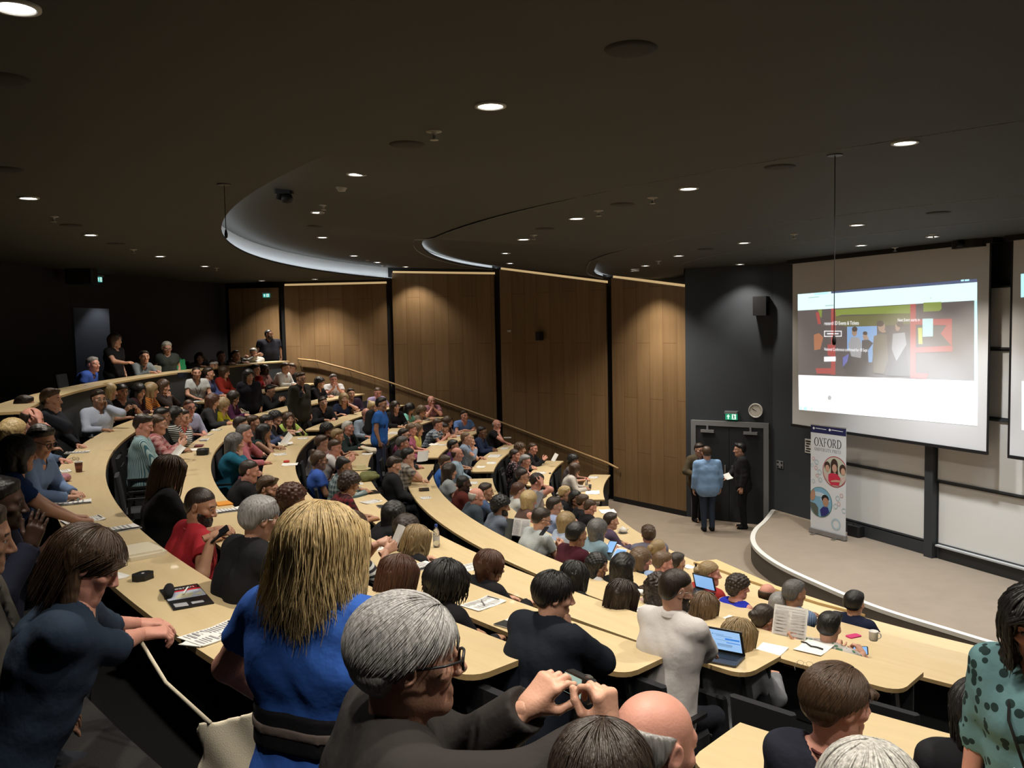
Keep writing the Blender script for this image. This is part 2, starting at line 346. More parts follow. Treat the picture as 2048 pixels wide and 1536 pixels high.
for k in range(1, 10):
    we = wall_end(k)
    if k < 9: desk(k, we, 178.4, f'short curved maple desk, {ordn[k]} row from the stage, between oak wall and stair aisle')
    else: desk(9, we, 202, 'curved maple desk of the top row along the dark rear wall')
for k, a1 in zip(range(1, 9), (227.6, 227.4, 227.4, 226.2, 224.1, 223.7, 223.5, 223.0)):
    desk(k, 181.6, a1, f'long curved maple desk, {ordn[k]} row from the stage, middle block')
for k, a0 in ((6, 227.8), (7, 227.3), (8, 226.9)):
    desk(k, a0, 241, {6: 'maple desk end past the near aisle, beside the black haired woman', 7: 'maple desk corner to the right of the bald man at the bottom edge', 8: 'maple desk corner showing beside the raised camera hands, bottom edge'}[k])
# the straight extension in front of the front desk
c0, c1, c2, c3 = atz(1387, 1128, .74), atz(1433, 1123, .74), pol(RR(1)-.02, 217, .74), pol(RR(1)+.0, 214, .74)
b = MB(); pl = [tuple(c0[:2]), tuple(c1[:2]), tuple(pol(RR(1)-.10, 210)[:2]), tuple(c2[:2])]+[tuple(pol(RR(1)+.02, a)[:2]) for a in (214, 211, 208, 205)]
b.prism(pl, .742, .774, 0, 1); ex = b.build('desk_extension', [mat('maple_plain', (.64, .475, .24), .4, var=.05, vscale=3), M_EDGE]); tag(ex, 'straight maple extension jutting out in front of the front desk', 'desk')
b = MB(); b.box((*((c0+c1)/2)[:2]+np.array((.15, -.4)), .37), (.05, .05, .74)); b.build('support_leg', M_FRAME, ex)
# ------------------------------------------------------------------ handrail on the oak wall
def wallpt(px, py, o=.1):
    best = None
    for i in range(5):
        A, B_ = np.array(WP[i]), np.array(WP[i+1]); n = inward(A, B_); p = atplane(px, py, (*(A+n*o), 0), (*n, 0)); t = np.dot(p[:2]-A, B_-A)/np.dot(B_-A, B_-A)
        if -.02 <= t <= 1.02: best = (p, n); break
    return best
hr = [wallpt(*q) for q in ((596, 718), (634, 722), (700, 739.5), (783, 766), (890, 804.5), (998, 843), (1110, 886), (1215, 926), (1236, 937))]
root = empty('handrail', hr[4][0]); tag(root, 'long sloping timber handrail along the oak wall', 'handrail'); O = np.array(root.location)
b = MB(); b.tube([p-O for p, n in hr], .026, 10); b.build('rail', mat('oak_rail', (.42, .27, .13), .35), root, smooth=True)
for p, n in hr[1:]+hr[:1]:
    b = MB(); nn = np.array((*n, 0)); b.tube([p-O-(0, 0, .02), p-O-(0, 0, .09), p-O-nn*.09-np.array((0, 0, .12))], .012, 6); b.build('bracket', M_STEEL, root)
# ------------------------------------------------------------------ double door, frame and what hangs round it
def onwall(P0, d, n, s_, z, o=0): p = P0+d*s_+n*o; return np.array((p[0], p[1], z))
def flatbox(mb, P0, d, n, s0, s1, z0, z1, o0, o1, m=0):
    R_ = np.array(((d[0], n[0], 0), (d[1], n[1], 0), (0, 0, 1))); mb.box(onwall(P0, d, n, (s0+s1)/2, (z0+z1)/2, (o0+o1)/2), (s1-s0, o1-o0, z1-z0), m, R_); return mb
DL = np.linalg.norm(DW1-DW0); s0, s1 = .14, DL-.07
root = empty('door_1', onwall(DW0, DD, DN, (s0+s1)/2, 0)); struct(root); O = np.array(root.location)
def shiftbuild(b, name, m, parent, smooth=False):
    O = np.array(parent.matrix_basis.translation) if parent else np.zeros(3); q = parent
    while q and q.parent: q = q.parent; O = O+np.array(q.matrix_basis.translation)
    b.v = [tuple(np.array(p)-O) for p in b.v]; return b.build(name, m, parent, smooth)
b = MB(); flatbox(b, DW0, DD, DN, s0-.0, s0+.11, 0, 2.2, 0, .06); flatbox(b, DW0, DD, DN, s1-.11, s1, 0, 2.2, 0, .06); flatbox(b, DW0, DD, DN, s0+.11, s1-.11, 2.09, 2.2, 0, .06); shiftbuild(b, 'door_frame', M_GREYM, root)
sm = (s0+s1)/2
for i, (a, c) in enumerate(((s0+.115, sm-.004), (sm+.004, s1-.115))):
    b = MB(); flatbox(b, DW0, DD, DN, a, c, .01, 2.085, .005, .045); lf = shiftbuild(b, 'door_leaf', mat('charcoal_door', (.022, .025, .029), .5), root)
    b = MB(); e = a+.12 if i == 0 else c-.42; flatbox(b, DW0, DD, DN, e, e+.30, 1.94, 2.0, .045, .09); flatbox(b, DW0, DD, DN, e+.13, e+.17, 2.0, 2.10, .05, .08); shiftbuild(b, 'door_closer', M_GREYM, lf)
    b = MB(); e = c-.09 if i == 0 else a+.06; flatbox(b, DW0, DD, DN, e, e+.03, .95, 1.25, .06, .085); shiftbuild(b, 'door_handle', M_STEEL, lf)
def onplane_s(px, py, P0, d, n, o=0):
    p = atplane(px, py, (*(P0+n*o), 0), (*n, 0)); return np.dot(p[:2]-P0, d), p[2]
M_EXG = mat('exit_green', (.02, .25, .12), .4, emit=(.03, .42, .22), es=.55); M_EXW = mat('exit_white', (.8, .9, .85), .4, emit=(.7, 1, .85), es=.9)
def exit_sign(P0, d, n, s_, z, wd, label, teal=False):
    root = empty('exit_sign', onwall(P0, d, n, s_, z)); tag(root, label, 'exit sign'); h = wd*.52
    b = MB(); flatbox(b, P0, d, n, s_-wd/2-.01, s_+wd/2+.01, z+h/2, z+h/2+wd*.2, .0, .09); shiftbuild(b, 'housing', M_GREYM, root)
    b = MB(); flatbox(b, P0, d, n, s_-wd/2, s_+wd/2, z-h/2, z+h/2, .02, .05); shiftbuild(b, 'sign_face', M_EXG if not teal else mat('exit_teal', (.05, .3, .3), .4, emit=(.06, .40, .38), es=.8), root)
    b = MB(); P = lambda x, y: onwall(P0, d, n, s_+x*wd, z+y*wd, .0535)
    def pg(pts): b.add([P(x, y) for x, y in pts], [tuple(range(len(pts)))])
    pg([(-.29, -.2), (-.21, -.2), (-.21, .02), (-.29, .02)]); pg([(-.39, 0), (-.11, 0), (-.25, .2)]); shiftbuild(b, 'arrow', M_EXW, root)
    b = MB(); P = lambda x, y: onwall(P0, d, n, s_+x*wd, z+y*wd, .0532); pg([(.06, -.21), (.40, -.21), (.40, .21), (.06, .21)])
    P = lambda x, y: onwall(P0, d, n, s_+x*wd, z+y*wd, .0545)
    k = len(b.f); pg([(.10+.05*math.cos(i)+.1, .13+.04*math.sin(i)) for i in np.linspace(0, 6.28, 9)[:-1]]); pg([(.16, .07), (.24, .09), (.27, -.05), (.2, -.07)]); pg([(.2, -.05), (.26, -.05), (.32, -.17), (.27, -.18)]); pg([(.2, -.05), (.25, -.06), (.16, -.18), (.11, -.15)]); pg([(.22, .08), (.25, .05), (.35, .03), (.35, .07)])
    b.m[k:] = [1]*(len(b.f)-k); shiftbuild(b, 'running_figure', [M_EXW, mat('exit_dark_green', (.01, .12, .07), .5)], root)
s_, z = onplane_s(1464, 833, DW0, DD, DN); exit_sign(DW0, DD, DN, s_, z, .26, 'green exit sign with an arrow above the double door')
A0 = np.array(BK[0]); A1 = np.array(BK[1]); 
p = np.array(WP[0]); q = np.array(WP[1]); n = inward(p, q); d = (q-p)/np.linalg.norm(q-p); s_, z = onplane_s(534, 591, p, d, n); exit_sign(p, d, n, s_, z, .2, 'small lit exit sign on the oak panel at the rear corner', True)
p = np.array(AL0); q = np.array(AL1); n = inward(p, q); d = (p-q)/np.linalg.norm(q-p); s_, z = onplane_s(195, 559, p, d, n); exit_sign(p, d, n, s_, z, .22, 'small lit exit sign over the alcove in the dark rear wall', True)
# clock
s_, z = onplane_s(1512, 821, DW0, DD, DN); root = empty('wall_clock', onwall(DW0, DD, DN, s_, z)); tag(root, 'round white clock on the dark wall above the door', 'clock')
F3 = np.array(((DD[0], 0, DN[0]), (DD[1], 0, DN[1]), (0, 1, 0)))
def disc(mb, r, o, m=0, n=32, r0=0):
    V = [F3 @ np.array((r*math.cos(t), r*math.sin(t), o)) for t in np.linspace(0, 2*math.pi, n+1)[:-1]]; mb.add(V, [tuple(range(n))], m)
b = MB(); n = 32
for (ra, oa), (rb, ob) in zip(((.15, 0), (.155, .03), (.15, .045), (.135, .045)), ((.155, .03), (.15, .045), (.135, .045), (.13, .035))):
    V = [F3 @ np.array((r*math.cos(t), r*math.sin(t), o)) for r, o in ((ra, oa), (rb, ob)) for t in np.linspace(0, 2*math.pi, n+1)[:-1]]; b.add(V, [(i, (i+1) % n, n+(i+1) % n, n+i) for i in range(n)])
b.build('case', M_WHITE, root, smooth=True)
b = MB(); disc(b, .132, .034)
for i in range(12):
    t = i*math.pi/6; r_ = np.array((math.cos(t), math.sin(t))); s2 = np.array((-r_[1], r_[0]))*.004; b.add([F3 @ np.array((*(r_*a+s2*e), .0355)) for a, e in ((.105, 1), (.122, 1), (.122, -1), (.105, -1))], [(0, 1, 2, 3)], 1)
b.build('dial', [mat('clock_dial', (.66, .64, .58), .5), M_INK], root)
for nm, t, l, w_ in (('hour_hand', math.radians(155), .07, .006), ('minute_hand', math.radians(148), .10, .004)):
    r_ = np.array((math.cos(t), math.sin(t))); s2 = np.array((-r_[1], r_[0]))*w_; b = MB(); b.add([F3 @ np.array((*(r_*a+s2*e), .038)) for a, e in ((-.02, 1), (l, 1), (l, -1), (-.02, -1))], [(0, 1, 2, 3)]); b.build(nm, M_INK, root)
# plates and speaker on the dark walls
s_, z = onplane_s(1525, 612, DW0, DD, DN); b = MB(); flatbox(b, DW0, DD, DN, s_-.14, s_+.14, z-.2, z+.2, 0, .22); sp = b.build('wall_speaker', M_BLACK); tag(sp, 'black loudspeaker high on the dark wall above the clock', 'speaker')
s_, z = onplane_s(1561, 929, PC, WU, WN)
b = MB(); flatbox(b, PC, WU, WN, s_-.10, s_+.10, z-.075, z+.075, 0, .02); pl = b.build('control_plate', M_GREYM); tag(pl, 'square control plate with four dark keys right of the door', 'switch plate')
for dx, dz in ((-.06, .045), (.06, .045), (-.06, -.045), (.06, -.045)):
    b = MB(); flatbox(b, PC, WU, WN, s_+dx-.024, s_+dx+.024, z+dz-.018, z+dz+.018, .02, .026); b.build('key', M_BLACK, pl)
s_, z = onplane_s(1618, 892, PC, WU, WN); b = MB(); flatbox(b, PC, WU, WN, s_-.10, s_+.12, z-.14, z+.14, 0, .015); nb = b.build('notice', M_WHITE); tag(nb, 'black and white notice on the wall, half behind the banner', 'notice')
b = MB()
for i in range(5): flatbox(b, PC, WU, WN, s_-.08+.02*(i % 2), s_+.08-.03*(i % 3), z+.10-.05*i-.018, z+.10-.05*i+.01, .015, .018)
b.build('print', M_INK, nb)
# things on the oak wall
for px, py, lab, nm, sz in ((1085, 672, 'small black loudspeaker on the middle oak panel', 'wall_speaker', (.13, .22, .22)), (1020, 662, 'tiny pale sensor on the oak panel left of the black speaker', 'wall_sensor', (.12, .04, .05))):
    pt, n = wallpt(px, py, .0); d = np.array((-n[1], n[0])); b = MB(); R_ = np.array(((d[0], n[0], 0), (d[1], n[1], 0), (0, 0, 1))); b.box(pt+np.array((*n, 0))*(sz[1]/2+.02), sz, 0, R_, bev=.02); b.box(pt+np.array((*n, 0))*.02, (sz[0]*.4, .05, .05), 0, R_)
    tag(b.build(nm, M_BLACK if 'speaker' in nm else M_WHITE), lab, 'speaker' if 'speaker' in nm else 'sensor')
# ------------------------------------------------------------------ whiteboards on the stage wall
def sz(px, py, o=0): return onplane_s(px, py, PC, WU, WN, o)
sl = sz(1672, 940, .08)[0]; spost = sz(1866, 960, .1)[0]; wcol = spost-sl-.1
cols = [(sl, spost-.1), (spost+.1, spost+.1+wcol), (spost+.3+wcol, spost+.3+2*wcol)]
levels = [(.62, 1.63), (1.69, 2.76), (2.82, 3.84), (3.90, 4.80)]
for ci, (a, c) in enumerate(cols[:2]):
    for li, (z0, z1) in enumerate(levels):
        b = MB(); o = .05+.03*(li % 2); flatbox(b, PC, WU, WN, a, c, z0, z1, o, o+.025); r = b.build('whiteboard', M_WHITEB)
        tag(r, f'{("lowest", "second lowest", "second highest", "highest")[li]} wide whiteboard panel {("left of the dark post, nearest the banner", "right of the dark post")[ci]}', 'whiteboard')
        b = MB(); flatbox(b, PC, WU, WN, a, c, z1-.0, z1+.03, o-.01, o+.045); flatbox(b, PC, WU, WN, a, c, z0-.03, z0, o-.01, o+.045)
        flatbox(b, PC, WU, WN, a-.012, a, z0-.03, z1+.03, o-.01, o+.04); flatbox(b, PC, WU, WN, c, c+.012, z0-.03, z1+.03, o-.01, o+.04); b.build('frame', M_FRAME, r)
for s_, lab in ((spost, 'dark grey post between the whiteboards below the screen'), (spost+.2+wcol, 'dark grey post at the far right whiteboards'),):
    b = MB(); flatbox(b, PC, WU, WN, s_-.085, s_+.085, .36, 4.9, .005, .2); tag(b.build('whiteboard_post', M_FRAME), lab, 'post')
b = MB(); flatbox(b, PC, WU, WN, sl, sl+3*wcol, .36, .57, 0, .10); struct(b.build('baseboard_stage', M_FRAME))
b = MB(); flatbox(b, PC, WU, WN, spost+.12, spost+wcol, .575, .60, .02, .17); tag(b.build('pen_tray', mat('tray_metal', (.42, .43, .43), .4)), 'pale pen ledge under the lowest right whiteboard', 'ledge')
# ------------------------------------------------------------------ projection screens
SO = .34
def screen(px0, px1, zb, zt, label, s1=None):
    s0 = sz(px0, 700, SO)[0]; s1 = sz(px1, 700, SO)[0] if s1 is None else s1
    root = empty('projection_screen', onwall(PC, WU, WN, (s0+s1)/2, zt, SO)); tag(root, label, 'projection screen')
    b = MB(); flatbox(b, PC, WU, WN, s0, s1, zb, zt, SO-.006, SO); shiftbuild(b, 'screen_cloth', M_SCREENW, root)
    b = MB(); flatbox(b, PC, WU, WN, s0-.02, s1+.02, zb-.05, zb, SO-.03, SO+.02); shiftbuild(b, 'bottom_bar', M_BLACK, root)
    b = MB(); flatbox(b, PC, WU, WN, s1, s1+.035, zb-.01, zt, SO-.006, SO+.002); flatbox(b, PC, WU, WN, s0-.035, s0, zb-.01, zt, SO-.006, SO+.002) if px0 > 1900 else 0; shiftbuild(b, 'edge_border', M_BLACK, root)
    b = MB(); flatbox(b, PC, WU, WN, s0-.1, s1+.1, zt, zt+.16, SO-.14, SO+.06); shiftbuild(b, 'roller_case', M_BLACK, root)
    return root, s0, s1
scr, ss0, ss1 = screen(1585, 1976, 2.31, 5.47, 'big projection screen showing a web page, above the banner')
scr2, _, _ = screen(2023, 0, 2.31, 5.47, 'second projection screen cut off by the right edge', s1=sz(2023, 700, SO)[0]+4.2)
def em(name, col, es): return mat('projected_'+name, (.48, .48, .49), .9, emit=col, es=es, spec=0)
layer = [0]
def cv(x, y): return 1560+x*.23828, 460+y*.23828      # crop pixels of the picture study -> photograph pixels
def shape(name, pts, m, o, parent=scr, raw=False):
    b = MB(); P = []
    for x, y in pts:
        px, py = (x, y) if raw else cv(x, y); s_, z = sz(px, py, SO); P.append(onwall(PC, WU, WN, s_, z, SO+o))
    b.add(P, [tuple(range(len(P)))]); return shiftbuild(b, name, m, parent)
PAGE = []
def multi(name, polys, m, o, parent=scr):
    PAGE.append((polys, m, o)); return
    b = MB()
    for pts in polys:
        P = []
        for x, y in pts:
            s_, z = sz(*cv(x, y), SO); P.append(onwall(PC, WU, WN, s_, z, SO+o))
        b.add(P, [tuple(range(len(P)))])
    return shiftbuild(b, name, m, parent)
def ell(cx, cy, rx, ry, n=14): return [(cx+rx*math.cos(2*math.pi*i/n), cy+ry*math.sin(2*math.pi*i/n)) for i in range(n)]
shape('web_page_header', [(150, 540), (430, 517), (430, 533), (1655, 437), (1655, 590), (150, 677)], em('header', (.74, 1, 1), .95), .003)
shape('browser_title_bar', [(430, 517), (1525, 420), (1655, 409), (1655, 437), (430, 533)], em('navy', (.05, .09, .22), .7), .003)
multi('window_buttons', [[(1520, 418), (1545, 416), (1545, 430), (1520, 432)], [(1552, 416), (1590, 413), (1590, 427), (1552, 430)]], em('cyan', (.45, .85, .95), 1.0), .004)
shape('browser_tab', [(290, 532), (405, 520), (410, 535), (290, 547)], em('cyan', (.45, .85, .95), 1.0), .004)
multi('toolbar_text', [[(380, 632), (450, 626), (450, 636), (380, 641)], [(1262, 566), (1272, 565), (1270, 578), (1264, 578)], [(240, 565), (330, 557), (330, 565), (240, 573)]], em('palegreen', (.5, .75, .68), .8), .004)
shape('photograph_area', [(150, 677), (1632, 590), (1632, 1266), (155, 1216)], em('dusk', (.085, .075, .08), .8), .003)
shape('page_edge', [(1632, 590), (1655, 588), (1662, 1270), (1632, 1267)], em('edge', (.55, .9, .93), .9), .003)
shape('web_page_body', [(155, 1216), (1662, 1268), (1657, 1645), (160, 1508)], em('white', (1, 1, 1), .9), .003)
multi('lime_panels', [[(465, 668), (1095, 627), (1095, 700), (520, 712), (470, 728)], [(1205, 610), (1355, 603), (1358, 660), (1340, 680), (1205, 686)], [(320, 672), (355, 668), (350, 740), (335, 720)]], em('lime', (.22, .30, .045), .8), .004)
multi('olive_panels', [[(470, 728), (1095, 700), (1095, 790), (815, 806), (560, 812), (470, 790)]], em('olive', (.14, .14, .05), .8), .0045)
multi('red_frames', [[(430, 660), (466, 658), (466, 1216), (430, 1214)], [(1095, 622), (1142, 620), (1142, 1245), (1095, 1243)], [(1142, 750), (1445, 744), (1445, 975), (1350, 870), (1400, 800), (1142, 795)], [(1142, 985), (1450, 970), (1450, 1020), (1142, 1030)], [(300, 1160), (430, 1160), (430, 1208), (310, 1205)], [(400, 960), (430, 960), (430, 1060), (400, 1050)], [(300, 690), (330, 690), (345, 790), (320, 790)], [(1142, 1200), (1250, 1205), (1230, 1250), (1142, 1246)]], em('red', (.42, .06, .06), .8), .005)
multi('pale_notices', [[(1198, 745), (1287, 743), (1285, 893), (1200, 897)]], em('iceblue', (.45, .70, .72), .9), .006)
multi('yellow_notices', [[(1160, 822), (1195, 820), (1198, 958), (1165, 956)]], em('yellow', (.5, .52, .10), .9), .006)
multi('blue_window', [[(565, 812), (815, 806), (815, 1000), (700, 1010), (565, 1005)], [(740, 1000), (785, 1000), (775, 1110), (745, 1110)]], em('sky', (.20, .36, .62), .9), .005)
multi('figure_skin', [ell(628, 858, 22, 36), ell(718, 890, 20, 34), ell(855, 812, 30, 44), ell(990, 815, 20, 34), ell(870, 850, 22, 12), ell(735, 910, 14, 10)], em('skin', (.36, .24, .17), .8), .008)
multi('figure_hair', [ell(630, 832, 24, 22), ell(718, 866, 20, 16), ell(845, 785, 32, 26), ell(1010, 790, 30, 26)], em('hair', (.06, .04, .035), .8), .009)
multi('figure_shirts', [[(600, 900), (665, 900), (690, 960), (680, 1075), (600, 1060), (575, 960)], [(950, 870), (1050, 860), (1065, 960), (980, 1100), (940, 1000)]], em('shirt', (.33, .34, .36), .8), .007)
multi('figure_jackets', [[(790, 890), (850, 870), (900, 880), (910, 1100), (870, 1210), (790, 1200), (780, 1000)]], em('khaki', (.16, .14, .10), .8), .0075)
multi('figure_coats', [[(690, 925), (745, 920), (785, 950), (740, 1010), (735, 1215), (560, 1215), (520, 1120), (570, 1040), (690, 1060)], [(650, 905), (668, 905), (655, 970), (640, 980)], [(930, 1090), (1060, 980), (1085, 1230), (900, 1225)]], em('black', (.045, .045, .055), .8), .0065)
multi('figure_orange', [[(285, 880), (330, 865), (365, 900), (340, 1000), (290, 1010)]], em('orange', (.42, .16, .08), .8), .006)
multi('figure_bag', [[(530, 1070), (580, 1040), (570, 1100), (530, 1150)]], em('blue', (.12, .14, .45), .8), .008)
multi('button_outline', [[(374, 846), (520, 846), (520, 852), (374, 852)], [(374, 890), (520, 888), (520, 894), (374, 896)], [(374, 846), (379, 846), (379, 896), (374, 896)], [(515, 846), (520, 846), (520, 894), (515, 894)], [(398, 866), (495, 866), (495, 874), (398, 875)]], em('text', (.9, .9, .92), .9), .011)
multi('white_button', [[(373, 1064), (470, 1062), (470, 1102), (373, 1104)]], em('text', (.9, .9, .92), .9), .011)
multi('page_logo', [ell(418, 1408, 16, 20, 10)], em('greydot', (.45, .47, .47), .9), .005)
multi('taskbar_icons', [[(165, 1480), (185, 1482), (180, 1510), (170, 1508)], [(200, 1484), (230, 1486), (230, 1513), (200, 1510)], [(262, 1490), (275, 1490), (270, 1515), (262, 1514)]], em('cyan', (.45, .85, .95), 1.0), .005)
def flush_page():
    b = MB(); ms = []
    for polys, m, o in PAGE:
        if m not in ms: ms.append(m)
        for pts in polys:
            P = []
            for x, y in pts:
                s_, z = sz(*cv(x, y), SO); P.append(onwall(PC, WU, WN, s_, z, SO+o))
            b.add(P, [tuple(range(len(P)))], ms.index(m))
    return shiftbuild(b, 'web_page_picture_pattern', ms, scr)
flush_page()
def text_mesh(name, s, size, m, parent, place, font_w=1.0, extr=0):
    """lettering as a real flat mesh; place(x, y) gives the point of the surface for text coordinates"""
    cu = bpy.data.curves.new(name, 'FONT'); cu.body = s; cu.size = size; cu.resolution_u = 3
    to = bpy.data.objects.new(name, cu); COL.objects.link(to); dg = bpy.context.evaluated_depsgraph_get(); me = bpy.data.meshes.new_from_object(to.evaluated_get(dg))
    bpy.data.objects.remove(to); V = np.array([v.co[:] for v in me.vertices]) if len(me.vertices) else np.zeros((1, 3))
    F = [tuple(p.vertices) for p in me.polygons]; b = MB(); b.add([place(x*font_w, y) for x, y, _ in V], F); bpy.data.meshes.remove(me); return shiftbuild(b, name, m, parent) if parent else b.build(name, m)
def on_screen(x, y, slope=-.0):
    s0_, z0_ = sz(*cv(x, y), SO); return lambda u, v: onwall(PC, WU, WN, s0_+u, z0_+v, SO+.011)
TX = em('text', (.9, .9, .92), .9)
text_mesh('headline', 'researchED Events & Tickets', .095, TX, scr, on_screen(374, 797), .78)
text_mesh('subheading', 'National Conference confirmed for 10 Sept', .078, TX, scr, on_screen(374, 1011), .78)
text_mesh('countdown_caption', 'Next Event starts in', .075, TX, scr, on_screen(990, 768), .76)
shape('web_page_strip', [(2042, 548), (2060, 546), (2060, 592), (2042, 595)], em('cyan', (.45, .85, .95), 1.0), .003, scr2, raw=True)
shape('web_page_strip', [(2044, 762), (2060, 764), (2060, 862), (2044, 860)], em('white', (1, 1, 1), .9), .003, scr2, raw=True)
# ------------------------------------------------------------------ roll-up banner on the stage
B0, B1 = atz(1621, 1060, .40), atz(1691, 1078, .40); BU = (B1-B0)[:2]; BW = np.linalg.norm(BU); BU = BU/BW; BN = inward(B0[:2], B1[:2]); BH = 2.02
root = empty('roll_up_banner', (*((B0+B1)/2)[:2], .36)); tag(root, 'tall white publisher banner with two round photographs, standing on the stage', 'banner')
def bpt(u, v, o=.0): p = B0[:2]+BU*(u*BW)+BN*o; return np.array((p[0], p[1], .40+(1-v)*BH))
ART = []
def bshape(name, polys, m, o, parent=root):
    ART.append((polys, m, o)); return
    b = MB()
    for pts in polys: b.add([bpt(min(max(u, 0), 1), v, o) for u, v in pts], [tuple(range(len(pts)))])
    return shiftbuild(b, name, m, parent)
b = MB()
V = [bpt(0, 0, .0), bpt(1, 0, .0), bpt(1, 1, .0), bpt(0, 1, .0), bpt(0, 0, -.004), bpt(1, 0, -.004), bpt(1, 1, -.004), bpt(0, 1, -.004)]
b.add(V, [(0, 1, 2, 3), (7, 6, 5, 4), (0, 3, 7, 4), (1, 5, 6, 2), (0, 4, 5, 1)]); fab = shiftbuild(b, 'banner_fabric', mat('banner_white', (.66, .68, .70), .6), root)
b = MB(); R_ = np.array(((BU[0], BN[0], 0), (BU[1], BN[1], 0), (0, 0, 1))); b.box((*((B0+B1)/2)[:2], .415), (BW+.04, .09, .085), 0, R_, bev=.02); shiftbuild(b, 'base_cassette', mat('banner_base', (.32, .32, .33), .35, metal=.7), root)
for e in (.2, .8):
    b = MB(); b.box(bpt(e, 1, .0)-np.array((0, 0, .03)), (.05, .34, .02), 0, R_); shiftbuild(b, 'foot', M_STEEL, root)
b = MB(); b.tube([bpt(.5, .98, -.03), bpt(.5, .0, -.03)], .012, 8); b.tube([bpt(0, 0, -.006)-np.array((0, 0, .01)), bpt(1, 0, -.006)-np.array((0, 0, .01))], .012, 6); shiftbuild(b, 'pole', M_STEEL, root)
bshape('navy_header', [[(0, 0), (1, 0), (1, .075), (0, .075)]], mat('banner_navy', (.018, .022, .085), .5), .002, fab)
WP_ = mat('banner_print_white', (.75, .77, .8), .5)
bshape('header_icons', [[(.09+.03*math.cos(t), .035+.012*math.sin(t)) for t in np.linspace(0, 6.28, 11)[:-1]], [(.55+.03*math.cos(t), .035+.012*math.sin(t)) for t in np.linspace(0, 6.28, 11)[:-1]], [(.14, .030), (.45, .033), (.45, .038), (.14, .036)], [(.60, .030), (.92, .034), (.92, .039), (.60, .036)]], WP_, .004, fab)
# serif lettering drawn stroke by stroke
def serif(word, u0, u1, v0, v1, thick, gap=.12):
    G = {'O': 1.15, 'X': 1.05, 'F': .8, 'R': 1.0, 'D': 1.1, 'U': 1.0, 'N': 1.05, 'I': .45, 'V': 1.0, 'E': .85, 'S': .75, 'T': .9, 'Y': .95, 'P': .85, ' ': .5}
    tot = sum(G[c]+gap for c in word)-gap; sx = (u1-u0)/tot; x = 0; polys = []; t = thick; th = thick*.45
    def add(c, pts): polys.append([(u0+sx*(x+a*G[c]), v0+(v1-v0)*(1-b_)) for a, b_ in pts])
    def bar(c, a, w_, y0=0, y1=1): add(c, [(a-w_/2, y0), (a+w_/2, y0), (a+w_/2, y1), (a-w_/2, y1)])
    def srf(c, a, y, w_=.3): add(c, [(a-w_/2, y-.025), (a+w_/2, y-.025), (a+w_/2, y+.025), (a-w_/2, y+.025)])
    def dia(c, x0, y0, x1, y1, w_): add(c, [(x0-w_/2, y0), (x0+w_/2, y0), (x1+w_/2, y1), (x1-w_/2, y1)])
    def bow(c, cx, cy, rx, ry, a0, a1, wx, wy, n=14):
        for i in range(n):
            q0, q1 = a0+(a1-a0)*i/n, a0+(a1-a0)*(i+1)/n
            add(c, [(cx+rx*math.cos(q0), cy+ry*math.sin(q0)), (cx+rx*math.cos(q1), cy+ry*math.sin(q1)), (cx+(rx-wx)*math.cos(q1), cy+(ry-wy)*math.sin(q1)), (cx+(rx-wx)*math.cos(q0), cy+(ry-wy)*math.sin(q0))])
    pi = math.pi
    for c in word:
        if c == 'O': bow(c, .5, .5, .5, .52, 0, 2*pi, t, th*.7, 26)
        elif c == 'X': dia(c, .85, 0, .12, 1, t*1.1); dia(c, .1, 0, .85, 1, th); [srf(c, a, y) for a in (.13, .86) for y in (.02, .98)]
        elif c == 'F' or c == 'E':
            bar(c, .2, t); srf(c, .2, .02, .4); add(c, [(0, .95), (.9, .95), (.9, 1), (0, 1)]); add(c, [(.2, .5), (.65, .5), (.65, .55), (.2, .55)]); bar(c, .9, .06, .78, 1); bar(c, .65, .06, .4, .65)
            if c == 'E': add(c, [(0, 0), (.92, 0), (.92, .05), (0, .05)]); bar(c, .92, .06, 0, .2)
        elif c in 'RP':
            bar(c, .18, t); srf(c, .18, .02, .36); add(c, [(0, .95), (.5, .95), (.5, 1), (0, 1)]); bow(c, .42, .745, .4, .255, -pi/2, pi/2, t, th*.8); add(c, [(.18, .49), (.45, .49), (.45, .53), (.18, .53)])
            if c == 'R': dia(c, .9, 0, .42, .5, t*1.1); srf(c, .93, .02, .2)
        elif c == 'D': bar(c, .18, t); add(c, [(0, .95), (.45, .95), (.45, 1), (0, 1)]); add(c, [(0, 0), (.45, 0), (.45, .05), (0, .05)]); bow(c, .42, .5, .56, .5, -pi/2, pi/2, t, th*.8)
        elif c == 'U': bar(c, .2, t, .3, 1); bar(c, .82, th, .3, 1); bow(c, .51, .32, .36, .33, pi, 2*pi, t*.7, th); srf(c, .2, .98, .4); srf(c, .82, .98, .3)
        elif c == 'N': bar(c, .15, th); bar(c, .85, th); dia(c, .88, 0, .12, 1, t*1.1); srf(c, .15, .02); srf(c, .85, .98)
        elif c == 'I': bar(c, .5, t*2); srf(c, .5, .02, .9); srf(c, .5, .98, .9)
        elif c == 'V': dia(c, .5, 0, .12, 1, t*1.1); dia(c, .5, 0, .86, 1, th); srf(c, .14, .98); srf(c, .86, .98)
        elif c == 'Y': bar(c, .5, t, 0, .48); dia(c, .5, .45, .1, 1, t); dia(c, .5, .45, .88, 1, th); srf(c, .5, .02); srf(c, .12, .98); srf(c, .86, .98)
        elif c == 'T': bar(c, .5, t); add(c, [(.02, .95), (.98, .95), (.98, 1), (.02, 1)]); bar(c, .05, .06, .78, 1); bar(c, .95, .06, .78, 1); srf(c, .5, .02, .4)
        elif c == 'S': bow(c, .5, .75, .4, .26, pi*.2, pi*1.5, t, th); bow(c, .5, .26, .42, .27, -pi*.8, pi*.5, t, th)
        x += G[c]+gap
    return polys
